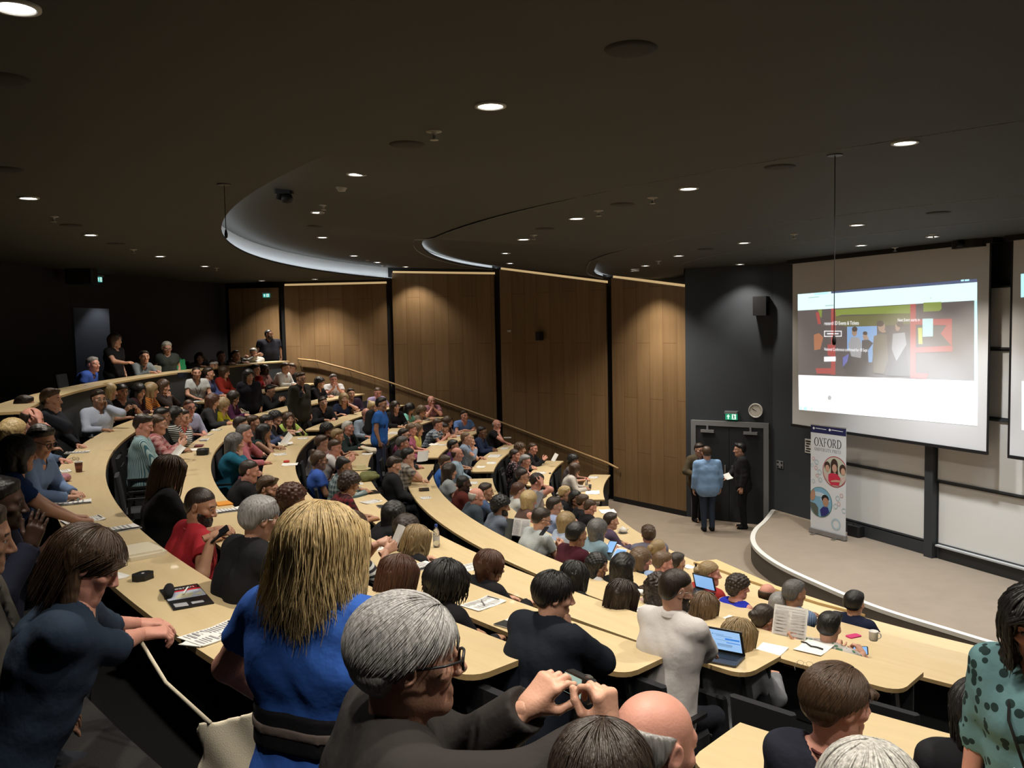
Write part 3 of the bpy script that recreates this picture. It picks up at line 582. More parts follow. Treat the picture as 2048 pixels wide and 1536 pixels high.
M_BTX = mat('banner_print_black', (.03, .032, .045), .6)
bshape('publisher_name', serif('OXFORD', .105, .875, .118, .195, .17), M_BTX, .003, fab)
bshape('publisher_subtitle', serif('UNIVERSITY PRESS', .115, .865, .212, .240, .2), mat('banner_print_grey', (.22, .23, .28), .6), .003, fab)
def disc_uv(u, v, r, n=28, k0=0, k1=1): return [(u+r/BW*math.cos(2*math.pi*i/n), v+r/BH*math.sin(2*math.pi*i/n)) for i in range(n)]
PINK, BLUEP = mat('banner_pale_pink', (.62, .40, .42), .6), mat('banner_pale_blue', (.42, .54, .60), .6)
def ringu(u, v, r, t, n=18):
    A, B_ = disc_uv(u, v, r, n), disc_uv(u, v, r-t, n); return [[A[i], A[(i+1) % n], B_[(i+1) % n], B_[i]] for i in range(n)]
pk, bl = [], []
for i, (x, y, r) in enumerate(((1425, 680, .035), (1455, 715, .05), (1412, 745, .035), (1450, 772, .04), (1485, 815, .05), (1460, 848, .035), (1492, 890, .045), (1425, 902, .04), (1690, 1050, .04), (1655, 1077, .05), (1666, 1131, .04), (1636, 1155, .05), (1712, 1200, .05), (1640, 1335, .11))):
    u = (x-1397)/331; t0 = 340+(x-1397)*.115; t1 = 1390+(x-1397)*.28; v = (y-t0)/(t1-t0); (pk if i in (0, 3, 5, 8, 10) else bl).extend(ringu(u, v, r, r*.32))
bshape('pink_rings', pk, PINK, .003, fab); bshape('blue_rings', bl, BLUEP, .003, fab)
def photo(u, v, r, rim, back, figs, nm):
    bshape(nm+'_rim', [disc_uv(u, v, r)], rim, .003, fab); ph = bshape(nm, [disc_uv(u, v, r*.95)], back, .004, fab)
    for i, (name, polys, m) in enumerate(figs):
        out = []
        for pts in polys:
            q = []
            for x, y in pts:
                l = math.hypot(x, y); k = min(1, .94/l) if l > 0 else 1; q.append((u+x*k*r/BW, v-y*k*r/BH))
            out.append(q)
        bshape(name, out, m, .005+.001*i, ph)
E2 = lambda cx, cy, rx, ry, n=16: [(cx+rx*math.cos(2*math.pi*i/n), cy+ry*math.sin(2*math.pi*i/n)) for i in range(n)]
SK = mat('print_skin', (.55, .33, .24), .6); HR = mat('print_dark_hair', (.05, .028, .02), .6)
photo(.70, .41, .285, mat('print_crimson', (.42, .03, .06), .6), mat('print_classroom', (.50, .52, .42), .6),
      [('print_hair', [E2(-.05, .38, .3, .46), E2(.62, .22, .26, .34), E2(-.62, .30, .24, .3), [(-.3, .3), (-.35, -.25), (-.1, -.2), (-.12, .3)], [(.05, .3), (.1, -.3), (.28, -.25), (.22, .3)]], HR),
       ('print_clothes', [[(-.5, -.2), (-.2, -.1), (.2, -.12), (.45, -.35), (.35, -.85), (-.3, -.9), (-.55, -.6)]], mat('print_red', (.55, .03, .07), .6)),
       ('print_clothes', [[(.45, -.3), (.8, -.2), (.9, -.5), (.6, -.75)], [(-.9, -.2), (-.6, -.1), (-.5, -.6), (-.85, -.6)]], mat('print_pink', (.6, .45, .42), .6)),
       ('print_faces', [E2(-.02, .22, .19, .27), E2(.66, .10, .17, .23), E2(-.60, .16, .17, .22), [(-.3, -.7), (.4, -.62), (.5, -.5), (.1, -.5), (-.3, -.6)]], SK)], 'red_photo')
photo(.285, .715, .285, mat('print_teal_rim', (.10, .22, .22), .6), mat('print_sky', (.20, .40, .55), .6),
      [('print_clouds', [E2(-.1, .5, .5, .16), E2(.4, .2, .4, .12)], mat('print_cloud', (.5, .6, .68), .6)),
       ('print_hair', [E2(.42, .28, .3, .27)], mat('print_black_hair', (.012, .012, .014), .6)),
       ('print_faces', [E2(.46, .07, .24, .3), E2(-.66, .42, .26, .42)], mat('print_tan', (.42, .24, .16), .6)),
       ('print_clothes', [[(.0, -.5), (.25, -.25), (.65, -.25), (.8, -.55), (.5, -.85), (.1, -.92)]], mat('print_navy', (.03, .03, .17), .6)),
       ('print_clothes', [[(-.92, -.1), (-.4, -.15), (-.15, -.4), (-.15, -.93), (-.5, -.85), (-.9, -.4)]], mat('print_olive', (.10, .11, .09), .6))], 'blue_photo')
b = MB(); ms = []
for polys, m, o in ART:
    if m not in ms: ms.append(m)
    for pts in polys: b.add([bpt(min(max(u, 0), 1), v, o) for u, v in pts], [tuple(range(len(pts)))], ms.index(m))
shiftbuild(b, 'printed_artwork_pattern', ms, fab)
pbx = atz(1712, 1072, .36); b = MB(); b.box((pbx[0], pbx[1], .46), (.28, .2, .2), 0, R_, bev=.03); cs = b.build('equipment_case', M_BLACK); tag(cs, 'small black case on the stage just behind the banner', 'case')
b = MB(); b.tube([np.array((pbx[0], pbx[1], .555))+R_ @ np.array((x, 0, z)) for x, z in ((-.07, 0), (-.06, .035), (.06, .035), (.07, 0))], .008, 6); b.build('handle', M_BLACK, cs)
# ------------------------------------------------------------------ ceiling fixtures
def lamp_proto():
    root = empty('ceiling_downlight', (0, 0, 0)); b = MB(); b.lathe([(.098, .0), (.098, -.012), (.078, -.014), (.074, .02), (.07, .04)], n=24); b.build('trim_ring', mat('lamp_trim', (.5, .5, .48), .4), root, smooth=True)
    b = MB(); V = [(.076*math.cos(t), .076*math.sin(t), -.006) for t in np.linspace(0, 2*math.pi, 25)[:-1]]; b.add(V, [tuple(range(23, -1, -1))]); b.build('diffuser', M_LED, root); return root
def spot(root, w, ang=108, blend=.55, col=WARM, rad=.07, aim=None):
    l = bpy.data.lights.new('downlight_beam', 'SPOT'); l.energy = w; l.spot_size = math.radians(ang); l.spot_blend = blend; l.color = col; l.shadow_soft_size = rad
    o = bpy.data.objects.new('downlight_beam', l); COL.objects.link(o); o.parent = root; o.location = (0, 0, -.03)
    if aim is not None: o.rotation_euler = Vector((0, 0, -1)).rotation_difference(Vector(aim)).to_euler()
    return o
LP = [(30, 12), (981, 210), (714, 347), (57, 395), (181, 469), (636, 424), (645, 474), (320, 512), (410, 532), (523, 549), (630, 562), (708, 511), (755, 524), (812, 537), (1377, 376), (1810, 284), (1153, 436), (1047, 478), (1012, 506), (1021, 526), (1291, 531), (1357, 511), (1270, 541), (1270, 553), (1488, 485), (1714, 449), (1480, 533), (1865, 482), (1722, 502)]
where = ['in the upper left corner', 'alone below the top of the picture', 'right of the big curved cove', 'at the left edge', 'second from the left edge', 'inside the big cove, left one of its row', 'below the smoke detector, inside the cove', 'third from the left edge', 'fourth from the left edge, over the rear seats', 'over the rear corner panel', 'nearest the left oak panel', 'between the two coves, far row', 'just before the oak wall, between the coves', 'right against the oak wall', 'right of the middle, above the fourth panel', 'at the right, largest on that side', 'right of the small cove', 'right of the small cove, second in line', 'right of the small cove, third in line', 'right of the small cove, last in line', 'over the narrow oak panel, left one', 'before the dark door wall', 'over the narrow oak panel, middle one', 'over the narrow oak panel, lowest one', 'above the clock wall, second out', 'in front of the big screen, nearer one', 'over the door', 'directly over the big screen, right one', 'directly over the big screen, left one']
proto = lamp_proto(); first = True; pts = []
NEARW = {9: .8, 10: .9, 13: .6, 23: .95, 26: .5, 27: 1.5, 28: 1.5}
BEAM = {9: 80, 10: 84, 23: 80, 27: 82, 28: 82, 11: 74, 12: 70, 13: 60, 19: 74, 18: 84, 22: 70, 20: 76, 21: 76, 24: 84, 25: 84, 26: 70, 8: 84}
DIM = {9: 1.3, 10: 1.9, 13: .08, 28: 2.6, 27: 1.8, 25: .75, 24: .7, 26: .35, 23: 1.1, 22: .6, 20: .6, 21: .6, 7: .5, 8: .6, 3: .5, 4: .45, 0: .9}
for i, (px, py) in enumerate(LP):
    p = ceil_at(px, py)
    if i in NEARW:
        q = wallpt(px, py, NEARW[i])[0] if i < 26 else atplane(px, py, (*(PC+WN*1.5), 0), (*WN, 0)) if i > 26 else atplane(px, py, (*(DW0+DN*.5), 0), (*DN, 0)); p = np.array((q[0], q[1], ceil_pol(q)))
    o = proto if first else copy_tree(proto); first = False; o.location = p; pts.append(p)
    tag(o, 'lit round recessed ceiling downlight '+where[i], 'ceiling light', 'recessed downlights of the lecture hall'); spot(o, SPOT_W*DIM.get(i, 1), BEAM.get(i, 108), .55, COOL if i > 26 else WARM)
# the same fixtures continue over the seats outside the picture; the loose last points are added to brighten the foreground
extra = [pol(r, a) for r, aa in ((20.1, (213, 229, 238)), (17.2, (229, 239)), (13.8, (234, 243)), (11.1, (226, 237)), (7.3, (220, 235))) for a in aa]+[np.array((.1, 2.85, 0)), np.array((1.7, 1.8, 0)), np.array((2.9, 3.3, 0))]
def proj(p):
    v = np.asarray(p)-np.array((0, 0, CAMH)); w_ = v @ _fw; return (1024+FPX*(v @ _rt)/w_, 768-FPX*(v @ _up)/w_, w_)
def in_view(p, mg=60):
    x, y, w_ = proj((p[0], p[1], ceil_pol(p))); return w_ > 0 and -mg < x < 2048+mg and -mg < y < 1536
for p in extra:
    if in_view(p): continue
    if min(np.hypot(p[0]-q[0], p[1]-q[1]) for q in pts) < 1.0: continue
    r_, a_ = polar(p[0], p[1]); p[2] = ceil_pol(p); o = copy_tree(proto)
    for ch in list(o.children):
        if ch.type == 'LIGHT': bpy.data.objects.remove(ch)
    o.location = p; tag(o, 'recessed ceiling downlight further along the hall', 'ceiling light', 'recessed downlights out of view'); spot(o, SPOT_W*(.55 if r_ > 20.5 else .8))
def decor(name, px, py, prof, m, lab, cat, smooth=True, n=20):
    p = ceil_at(px, py); b = MB(); b.lathe(prof, n=n); o = b.build(name, m, smooth=smooth, loc=p); tag(o, lab, cat); return o
M_DSPK = mat('dark_grille', (.022, .021, .020), .8)
for px, py, lab in ((1262, 97, 'large dark round ceiling speaker near the top right'), (815, 288, 'dark round ceiling speaker right of the big cove'), (1560, 333, 'dark round ceiling speaker left of the right hand lamp'), (1245, 408, 'dark round ceiling speaker in the middle of the ceiling'), (1877, 425, 'dark round ceiling speaker above the second screen'), (1412, 498, 'dark round ceiling speaker over the door side'), (1090, 457, 'dark round ceiling speaker beyond the small cove'), (632, 452, 'dark round ceiling speaker inside the big cove'), (142, 450, 'dark round ceiling speaker at the left rear'), (5, 157, 'dark round ceiling speaker cut by the left edge'), (232, 487, 'faint dark ceiling speaker over the rear seats'), (12, 338, 'dark round ceiling speaker at the left edge, lower one')):
    decor('ceiling_speaker', px, py, [(.0, -.014), (.10, -.014), (.125, -.010), (.135, 0)], M_DSPK, lab, 'ceiling speaker')
for px, py, lab in ((868, 262, 'white sprinkler head near the middle top, largest one'), (647, 410, 'white sprinkler head inside the big cove'), (107, 433, 'white sprinkler head at the left rear'), (1305, 395, 'white sprinkler head left of the fourteenth lamp, middle right'), (1197, 421, 'small sprinkler head left of centre right lamps'), (1588, 468, 'sprinkler head above the projection screen left side'), (1317, 522, 'sprinkler head over the narrow oak panel'), (1790, 495, 'sprinkler head directly over the projection screen'), (433, 536, 'tiny sprinkler head over the rear corner'), (1067, 470, 'sprinkler head beside the small cove lamps'), (267, 499, 'tiny sprinkler head over the left rear rows'), (735, 520, 'tiny sprinkler head between the coves'), (1867, 468, 'sprinkler head right above the big screen')):
    decor('sprinkler_head', px, py, [(.055, 0), (.055, -.006), (.02, -.012), (.012, -.03), (.010, -.055), (.03, -.058), (.03, -.063), (0, -.064)], mat('sprinkler_white', (.42, .41, .38), .5), lab, 'sprinkler')
for px, py, lab in ((683, 373, 'white smoke detector inside the big cove'), (767, 530, 'white smoke detector by the oak wall between the coves')): decor('smoke_detector', px, py, [(.06, 0), (.06, -.02), (.045, -.035), (.04, -.05), (0, -.055)], mat('detector_white', (.40, .39, .37), .5), lab, 'smoke detector')
for px, py, py2, lab, nm in ((448, 368, 464, 'thin hanging microphone in front of the big lit cove', 'hanging_microphone'), (1670, 309, 676, 'hanging microphone on a long wire before the screen', 'hanging_microphone')):
    p = ceil_at(px, py); q = atd(px+4 if px < 1000 else px-2, py2, p[1]); root = empty(nm, p); tag(root, lab, 'microphone')
    b = MB(); b.lathe([(0, -.012), (.06, -.01), (.065, 0)], n=16); b.build('ceiling_rose', M_BLACK, root); L_ = p[2]-q[2]
    b = MB(); b.tube([(0, 0, 0), (0, 0, -L_)], .0035, 6); b.build('cable', M_BLACK, root); b = MB(); b.lathe([(0, -L_-.06), (.014, -L_-.05), (.016, -L_-.02), (.008, -L_+.02), (0, -L_+.03)], n=10); b.build('capsule', M_BLACK, root, smooth=True)
p = ceil_at(568, 378); root = empty('ceiling_camera', p); tag(root, 'black dome camera hanging inside the big cove', 'camera')
b = MB(); b.box((0, 0, -.03), (.2, .12, .06), 0, bev=.02); b.build('mount', M_BLACK, root); b = MB(); b.lathe([(0, -.17), (.05, -.16), (.07, -.11), (.06, -.07), (.03, -.05), (0, -.05)], c=(.03, 0, 0), n=16); b.build('dome', M_BLACK, root, smooth=True)
b = MB(); b.tube([(-.05, 0, -.05), (-.07, 0, -.12)], .03, 8); b.build('lens_arm', M_BLACK, root)
p = ceil_at(1945, 480); b = MB(); b.box((0, 0, -.06), (.55, .4, .12), 0, rotz(math.radians(-67)), bev=.08); pj = b.build('ceiling_projector', M_DSPK, loc=p); tag(pj, 'dark projector housing at the ceiling between the screens', 'projector'); b = MB(); b.tube([np.array((0, 0, -.06)), np.array((-.3, -.1, -.06))], .05, 12); b.build('lens', M_BLACK, pj)
p = atcyl(163, 548, 22.7)[-1]; b = MB(); b.box((0, 0, 0), (.55, .4, .42), 0, rotz(math.radians(10)), bev=.04); o = b.build('rear_speaker', M_BLACK, loc=p); tag(o, 'black speaker box hung in the dark rear left corner', 'speaker'); b = MB(); b.tube([(0, 0, .2), (0, 0, 5.74-p[2])], .025, 8); b.build('hanger', M_BLACK, o)
# warm scallops on the oak wall come from lamps set close to it, one lights the alcove, two wash the screens
r = copy_tree(proto)
for ch in list(r.children):
    if ch.type == 'LIGHT': bpy.data.objects.remove(ch)
r.location = (-.40, 1.25, 5.74); tag(r, 'recessed ceiling downlight over the standing blonde woman', 'ceiling light', 'recessed downlights out of view'); spot(r, SPOT_W*1.1, 62)  # narrow lamp added out of view to brighten her dress
pa = (np.array(ALB0)+np.array(AL1)*1.0)/2; r = copy_tree(proto)
for ch in list(r.children):
    if ch.type == 'LIGHT': bpy.data.objects.remove(ch)
r.location = (pa[0]+.3, pa[1]+.35, 5.5); tag(r, 'recessed downlight inside the dark rear alcove', 'ceiling light'); spot(r, 26, 80, .5, COOL)
for s_, w_ in ((ss1+2.2, 330), (ss1+4.6, 330)):
    q = onwall(PC, WU, WN, s_, 0, SO+1.1); q[2] = cz(0); r = copy_tree(proto)
    for ch in list(r.children):
        if ch.type == 'LIGHT': bpy.data.objects.remove(ch)
    r.location = q; tag(r, 'recessed lamp washing the screen wall from above', 'ceiling light', 'lamps washing the screen wall'); spot(r, w_, 82, .4, COOL)
# ------------------------------------------------------------------ people: every body is one implicit surface (blended bones), meshed with surface nets
BIG = 1e3
class Field:
    def __init__(s, lo, hi, v):
        s.v = v; s.lo = np.asarray(lo, float); n = np.maximum(((np.asarray(hi)-s.lo)/v).astype(int)+2, 4); s.n = n
        s.X = s.lo[0]+v*np.arange(n[0]); s.Y = s.lo[1]+v*np.arange(n[1]); s.Z = s.lo[2]+v*np.arange(n[2]); s.F = np.full(tuple(n), BIG, np.float32)
    def win(s, lo, hi, m):
        a = np.maximum(((np.asarray(lo)-m-s.lo)/s.v).astype(int), 0); b = np.minimum(((np.asarray(hi)+m-s.lo)/s.v).astype(int)+2, s.n)
        if (b <= a).any(): return None
        sl = tuple(slice(i, j) for i, j in zip(a, b)); return sl, (s.X[sl[0]][:, None, None], s.Y[sl[1]][None, :, None], s.Z[sl[2]][None, None, :])
    def put(s, sl, d, k, sub=False):
        A = s.F[sl]
        if sub: d = -d; A2 = -A
        else: A2 = A
        if k > 0:
            h = np.clip(.5+.5*(A2-d)/k, 0, 1); r = A2+(d-A2)*h-k*h*(1-h); r = np.where(A2 > 50, np.minimum(A2, d), r)
        else: r = np.minimum(A2, d)
        s.F[sl] = -r if sub else r
    def cap(s, a, b, ra, rb=None, k=.02, sub=False, sc=None):
        """tapering bone from a to b; sc squashes across one axis: (axis vector, factor)"""
        rb = ra if rb is None else rb; a = np.asarray(a, float); b = np.asarray(b, float); R = max(ra, rb)
        w_ = s.win(np.minimum(a, b)-R, np.maximum(a, b)+R, k*1.5+2.5*s.v)
        if w_ is None: return s
        sl, (x, y, z) = w_; ba = b-a; L2 = ba @ ba+1e-12
        if sub: t = None
        px, py, pz = x-a[0], y-a[1], z-a[2]; t = np.clip((px*ba[0]+py*ba[1]+pz*ba[2])/L2, 0, 1)
        qx, qy, qz = px-t*ba[0], py-t*ba[1], pz-t*ba[2]
        if sc is not None:
            ax, f = sc; dd = (qx*ax[0]+qy*ax[1]+qz*ax[2])*(1/f-1); qx, qy, qz = qx+dd*ax[0], qy+dd*ax[1], qz+dd*ax[2]
        d = np.sqrt(qx*qx+qy*qy+qz*qz)-(ra+(rb-ra)*t)
        if sub:
            A = s.F[sl]; s.F[sl] = np.maximum(A, -d) if k <= 0 else -smin_(-A, d, k)
        else: s.put(sl, d, k)
        return s
    def ell(s, c, r, k=.02, sub=False, rot=None):
        c = np.asarray(c, float); r = np.asarray(r, float); R = r.max()
        w_ = s.win(c-R if rot is not None else c-r, c+R if rot is not None else c+r, k*1.5+2.5*s.v)
        if w_ is None: return s
        sl, (x, y, z) = w_; p = [x-c[0], y-c[1], z-c[2]]
        if rot is not None: p = [rot[0][i]*p[0]+rot[1][i]*p[1]+rot[2][i]*p[2] for i in range(3)]
        k0 = np.sqrt((p[0]/r[0])**2+(p[1]/r[1])**2+(p[2]/r[2])**2); k1 = np.sqrt((p[0]/r[0]**2)**2+(p[1]/r[1]**2)**2+(p[2]/r[2]**2)**2)+1e-9; d = k0*(k0-1)/k1
        if sub:
            A = s.F[sl]; s.F[sl] = np.maximum(A, -d) if k <= 0 else -smin_(-A, d, k)
        else: s.put(sl, d, k)
        return s
    def grid(s): return s.X[:, None, None], s.Y[None, :, None], s.Z[None, None, :]
    def cut(s, d): s.F = np.maximum(s.F, d.astype(np.float32)); return s
    def mesh(s):
        F = s.F; n = F.shape; I = F < 0
        c = I[:-1, :-1, :-1].astype(np.int8)
        for dx in (0, 1):
            for dy in (0, 1):
                for dz in (0, 1):
                    if dx+dy+dz: c = c+I[dx:n[0]-1+dx, dy:n[1]-1+dy, dz:n[2]-1+dz]
        act = (c > 0) & (c < 8); ix, iy, iz = np.nonzero(act)
        if len(ix) == 0: return np.zeros((0, 3)), np.zeros((0, 4), int)
        idx = np.full(act.shape, -1, np.int64); idx[ix, iy, iz] = np.arange(len(ix))
        acc = np.zeros((len(ix), 3)); cnt = np.zeros(len(ix))
        for e in range(3):
            for u in (0, 1):
                for w_ in (0, 1):
                    o0 = [0, 0, 0]; oth = [i for i in range(3) if i != e]; o0[oth[0]] = u; o0[oth[1]] = w_; o1 = list(o0); o1[e] = 1
                    f0 = F[ix+o0[0], iy+o0[1], iz+o0[2]]; f1 = F[ix+o1[0], iy+o1[1], iz+o1[2]]; m = (f0 < 0) != (f1 < 0); t = np.where(m, f0/np.where(m, f0-f1, 1), 0)
                    pp = np.tile(np.array(o0, float), (len(ix), 1)); pp[:, e] += t; acc += pp*m[:, None]; cnt += m
        V = s.lo+s.v*(np.stack([ix, iy, iz], 1)+acc/cnt[:, None]); Q = []
        for e in range(3):
            a_, b_ = [i for i in range(3) if i != e]; sh = [slice(None)]*3; sh[e] = slice(0, n[e]-1); s1 = [slice(None)]*3; s1[e] = slice(1, n[e])
            A, B_ = I[tuple(sh)], I[tuple(s1)]; g = np.array(np.nonzero(A != B_)); ok = (g[a_] > 0) & (g[b_] > 0) & (g[a_] < n[a_]-1) & (g[b_] < n[b_]-1); g = g[:, ok]
            up = A[tuple(g)]
            def cell(da, db): q = g.copy(); q[a_] -= da; q[b_] -= db; return idx[tuple(q)]
            q = np.stack([cell(1, 1), cell(0, 1), cell(0, 0), cell(1, 0)], 1); fl = up if e != 1 else ~up; q[~fl] = q[~fl][:, ::-1]; Q.append(q)
        Q = np.concatenate(Q); return V, Q[(Q >= 0).all(1)]
def smin_(a, b, k):
    h = np.clip(.5+.5*(b-a)/k, 0, 1); return b+(a-b)*h-k*h*(1-h)
def fast_mesh(name, V, Q, mats, midx=None, parent=None, smooth=True):
    me = bpy.data.meshes.new(name); n = len(V); m = len(Q); me.vertices.add(n); me.vertices.foreach_set('co', np.asarray(V, np.float32).ravel())
    k = Q.shape[1]; me.loops.add(m*k); me.loops.foreach_set('vertex_index', Q.astype(np.int32).ravel()); me.polygons.add(m)
    me.polygons.foreach_set('loop_start', np.arange(0, m*k, k, dtype=np.int32)); me.polygons.foreach_set('use_smooth', np.full(m, smooth))
    for mm in mats: me.materials.append(mm)
    if midx is not None: me.polygons.foreach_set('material_index', midx.astype(np.int32))
    me.update(calc_edges=True); o = bpy.data.objects.new(name, me); COL.objects.link(o)
    if parent: o.parent = parent
    return o
def unit(v): v = np.asarray(v, float); return v/(np.linalg.norm(v)+1e-9)
def rx(a): c, s_ = math.cos(a), math.sin(a); return np.array(((1, 0, 0), (0, c, -s_), (0, s_, c)))
def ry(a): c, s_ = math.cos(a), math.sin(a); return np.array(((c, 0, s_), (0, 1, 0), (-s_, 0, c)))
# skin, hair and cloth
SKIN = {'L': (.55, .30, .21), 'P': (.60, .29, .22), 'M': (.36, .19, .12), 'D': (.062, .033, .023), 'B': (.17, .083, .05)}
HAIR = {'black': (.010, .009, .009), 'dark': (.026, .017, .012), 'brown': (.060, .034, .019), 'ltbrown': (.125, .078, .042), 'blonde': (.46, .34, .165), 'fair': (.27, .19, .095), 'grey': (.25, .245, .24), 'salt': (.10, .097, .095), 'white': (.50, .49, .46), 'red': (.12, .045, .02), 'auburn': (.07, .028, .016)}
def skinmat(k):
    nm = 'skin_'+k
    if nm in MATS: return MATS[nm]
    m = mat(nm, SKIN[k], .48, bump=.12, bscale=140, var=.10, vscale=22); b = m.node_tree.nodes['Principled BSDF']; b.inputs['Subsurface Weight'].default_value = 0; return m
def hairmat(k):
    nm = 'hair_'+k
    if nm in MATS: return MATS[nm]
    c = HAIR[k]; m = bpy.data.materials.new(nm); m.use_nodes = True; N, L = nt(m); b = N['Principled BSDF']; b.inputs['Roughness'].default_value = .42; b.inputs['Specular IOR Level'].default_value = .45
    tc = N.new('ShaderNodeTexCoord'); mp = N.new('ShaderNodeMapping'); mp.inputs['Scale'].default_value = (130, 130, 12); L.new(tc.outputs['Object'], mp.inputs[0])
    t = N.new('ShaderNodeTexNoise'); t.inputs['Scale'].default_value = 1; t.inputs['Detail'].default_value = 4; L.new(mp.outputs[0], t.inputs['Vector'])
    cr = N.new('ShaderNodeValToRGB'); cr.color_ramp.elements[0].position = .3; cr.color_ramp.elements[1].position = .72; cr.color_ramp.elements[0].color = (*[x*.55 for x in c], 1); cr.color_ramp.elements[1].color = (*[min(1, x*1.45) for x in c], 1)
    L.new(t.outputs[0], cr.inputs[0]); L.new(cr.outputs[0], b.inputs['Base Color']); bp = N.new('ShaderNodeBump'); bp.inputs['Strength'].default_value = .55; bp.inputs['Distance'].default_value = .006
    L.new(t.outputs[0], bp.inputs['Height']); L.new(bp.outputs[0], b.inputs['Normal']); MATS[nm] = m; return m
def cloth(c, pat=None, c2=None):
    nm = 'cloth_'+'_'.join('%02x' % int(255*x**.45) for x in c)+(('_'+pat+'_'+'_'.join('%02x' % int(255*x**.45) for x in c2)) if pat else '')
    if nm in MATS: return MATS[nm]
    m = mat(nm, c, .85, bump=.65, bscale=15, spec=.15); N, L = nt(m); b = N['Principled BSDF']
    if pat:
        tc = N.new('ShaderNodeTexCoord'); sp = N.new('ShaderNodeSeparateXYZ'); L.new(tc.outputs['Object'], sp.inputs[0])
        def stripes(src, per, duty, off=0):
            a = N.new('ShaderNodeMath'); a.operation = 'MULTIPLY_ADD'; a.inputs[1].default_value = 1/per; a.inputs[2].default_value = off; L.new(src, a.inputs[0]); f = N.new('ShaderNodeMath'); f.operation = 'FRACT'; L.new(a.outputs[0], f.inputs[0])
            g = N.new('ShaderNodeMath'); g.operation = 'LESS_THAN'; g.inputs[1].default_value = duty; L.new(f.outputs[0], g.inputs[0]); return g.outputs[0]
        def mathn(op, a, b_):
            q = N.new('ShaderNodeMath'); q.operation = op
            for i, s_ in enumerate((a, b_)):
                if hasattr(s_, 'links'): L.new(s_, q.inputs[i])
                else: q.inputs[i].default_value = s_
            return q.outputs[0]
        xy = mathn('ADD', sp.outputs[0], mathn('MULTIPLY', sp.outputs[1], .8))
        if pat == 'hstripe': f = stripes(sp.outputs[2], .028, .5)
        elif pat == 'wstripe': f = stripes(mathn('ADD', sp.outputs[2], mathn('MULTIPLY', sp.outputs[1], -.55)), .034, .5)
        elif pat == 'vstripe': f = stripes(xy, .022, .4)
        elif pat == 'plaid': f = mathn('MULTIPLY', mathn('ADD', stripes(xy, .07, .45), stripes(sp.outputs[2], .07, .45)), .5)
        elif pat == 'check': f = mathn('MULTIPLY', mathn('ADD', stripes(xy, .024, .5), stripes(sp.outputs[2], .024, .5)), .5)
        else:
            v = N.new('ShaderNodeTexVoronoi'); v.inputs['Scale'].default_value = 22 if pat == 'floral' else 40; L.new(tc.outputs['Object'], v.inputs['Vector']); f = mathn('LESS_THAN', v.outputs[0], .36)
        mx = N.new('ShaderNodeMix'); mx.data_type = 'RGBA'; L.new(f, mx.inputs[0]); mx.inputs[6].default_value = (*c, 1); mx.inputs[7].default_value = (*c2, 1); L.new(mx.outputs[2], b.inputs['Base Color'])
    return m
M_EYE = mat('eye_white', (.40, .37, .34), .3); M_IRIS = mat('eye_dark', (.02, .014, .01), .2); M_LIP = {k: mat('lip_'+k, tuple(x*y for x, y in zip(SKIN[k], (.85, .62, .62))), .45) for k in SKIN}
# ---- head in its own frame: x right, y forward, z up, origin in the middle of the skull
def head_field(v, ears=True, stub=None, jaw=1.0, nose=1.0):
    f = Field((-.095, -.125, -.2), (.095, .14, .13), v)
    f.ell((0, -.014, .028), (.073, .095, .084), .01); f.ell((0, .022, -.035), (.057*jaw, .064, .078), .03); f.cap((-.042*jaw, -.005, -.066), (-.012, .060, -.100), .021, .017, .03); f.cap((.042*jaw, -.005, -.066), (.012, .060, -.100), .021, .017, .03)
    f.ell((0, .066, -.098), (.022*jaw, .018, .018), .02); f.cap((-.034, .068, .024), (.034, .068, .024), .014, .014, .02); f.ell((-.041, .056, -.022), (.024, .022, .02), .02); f.ell((.041, .056, -.022), (.024, .022, .02), .02)
    f.ell((-.031, .094, .004), (.019, .015, .013), .012, True); f.ell((.031, .094, .004), (.019, .015, .013), .012, True)
    for sx in (-1, 1): f.cap((sx*.018, .0815, .0105), (sx*.043, .076, .009), .0042, .0042, .005); f.cap((sx*.020, .080, -.0065), (sx*.042, .075, -.006), .0036, .0036, .005)
    f.cap((0, .083, .012), (0, .106*nose, -.030), .0075, .0115, .012); f.ell((-.012, .094, -.036), (.009, .011, .008), .008); f.ell((.012, .094, -.036), (.009, .011, .008), .008)
    f.cap((-.019, .080, -.066), (.019, .080, -.066), .0065, .0065, .008); f.cap((-.017, .079, -.076), (.017, .079, -.076), .0075, .0075, .008); f.cap((-.02, .0905, -.071), (.02, .0905, -.071), .0022, .0022, .004, True)
    if ears:
        for sx in (-1, 1):
            R_ = rotz(sx*-.35); f.ell((sx*.077, -.012, -.004), (.009, .020, .031), .006, rot=R_); f.ell((sx*.086, -.010, .0), (.006, .011, .018), .006, True, rot=R_)
    if stub is not None: f.cap((0, -.022, -.055), stub, .056, .056, .03)
    return f
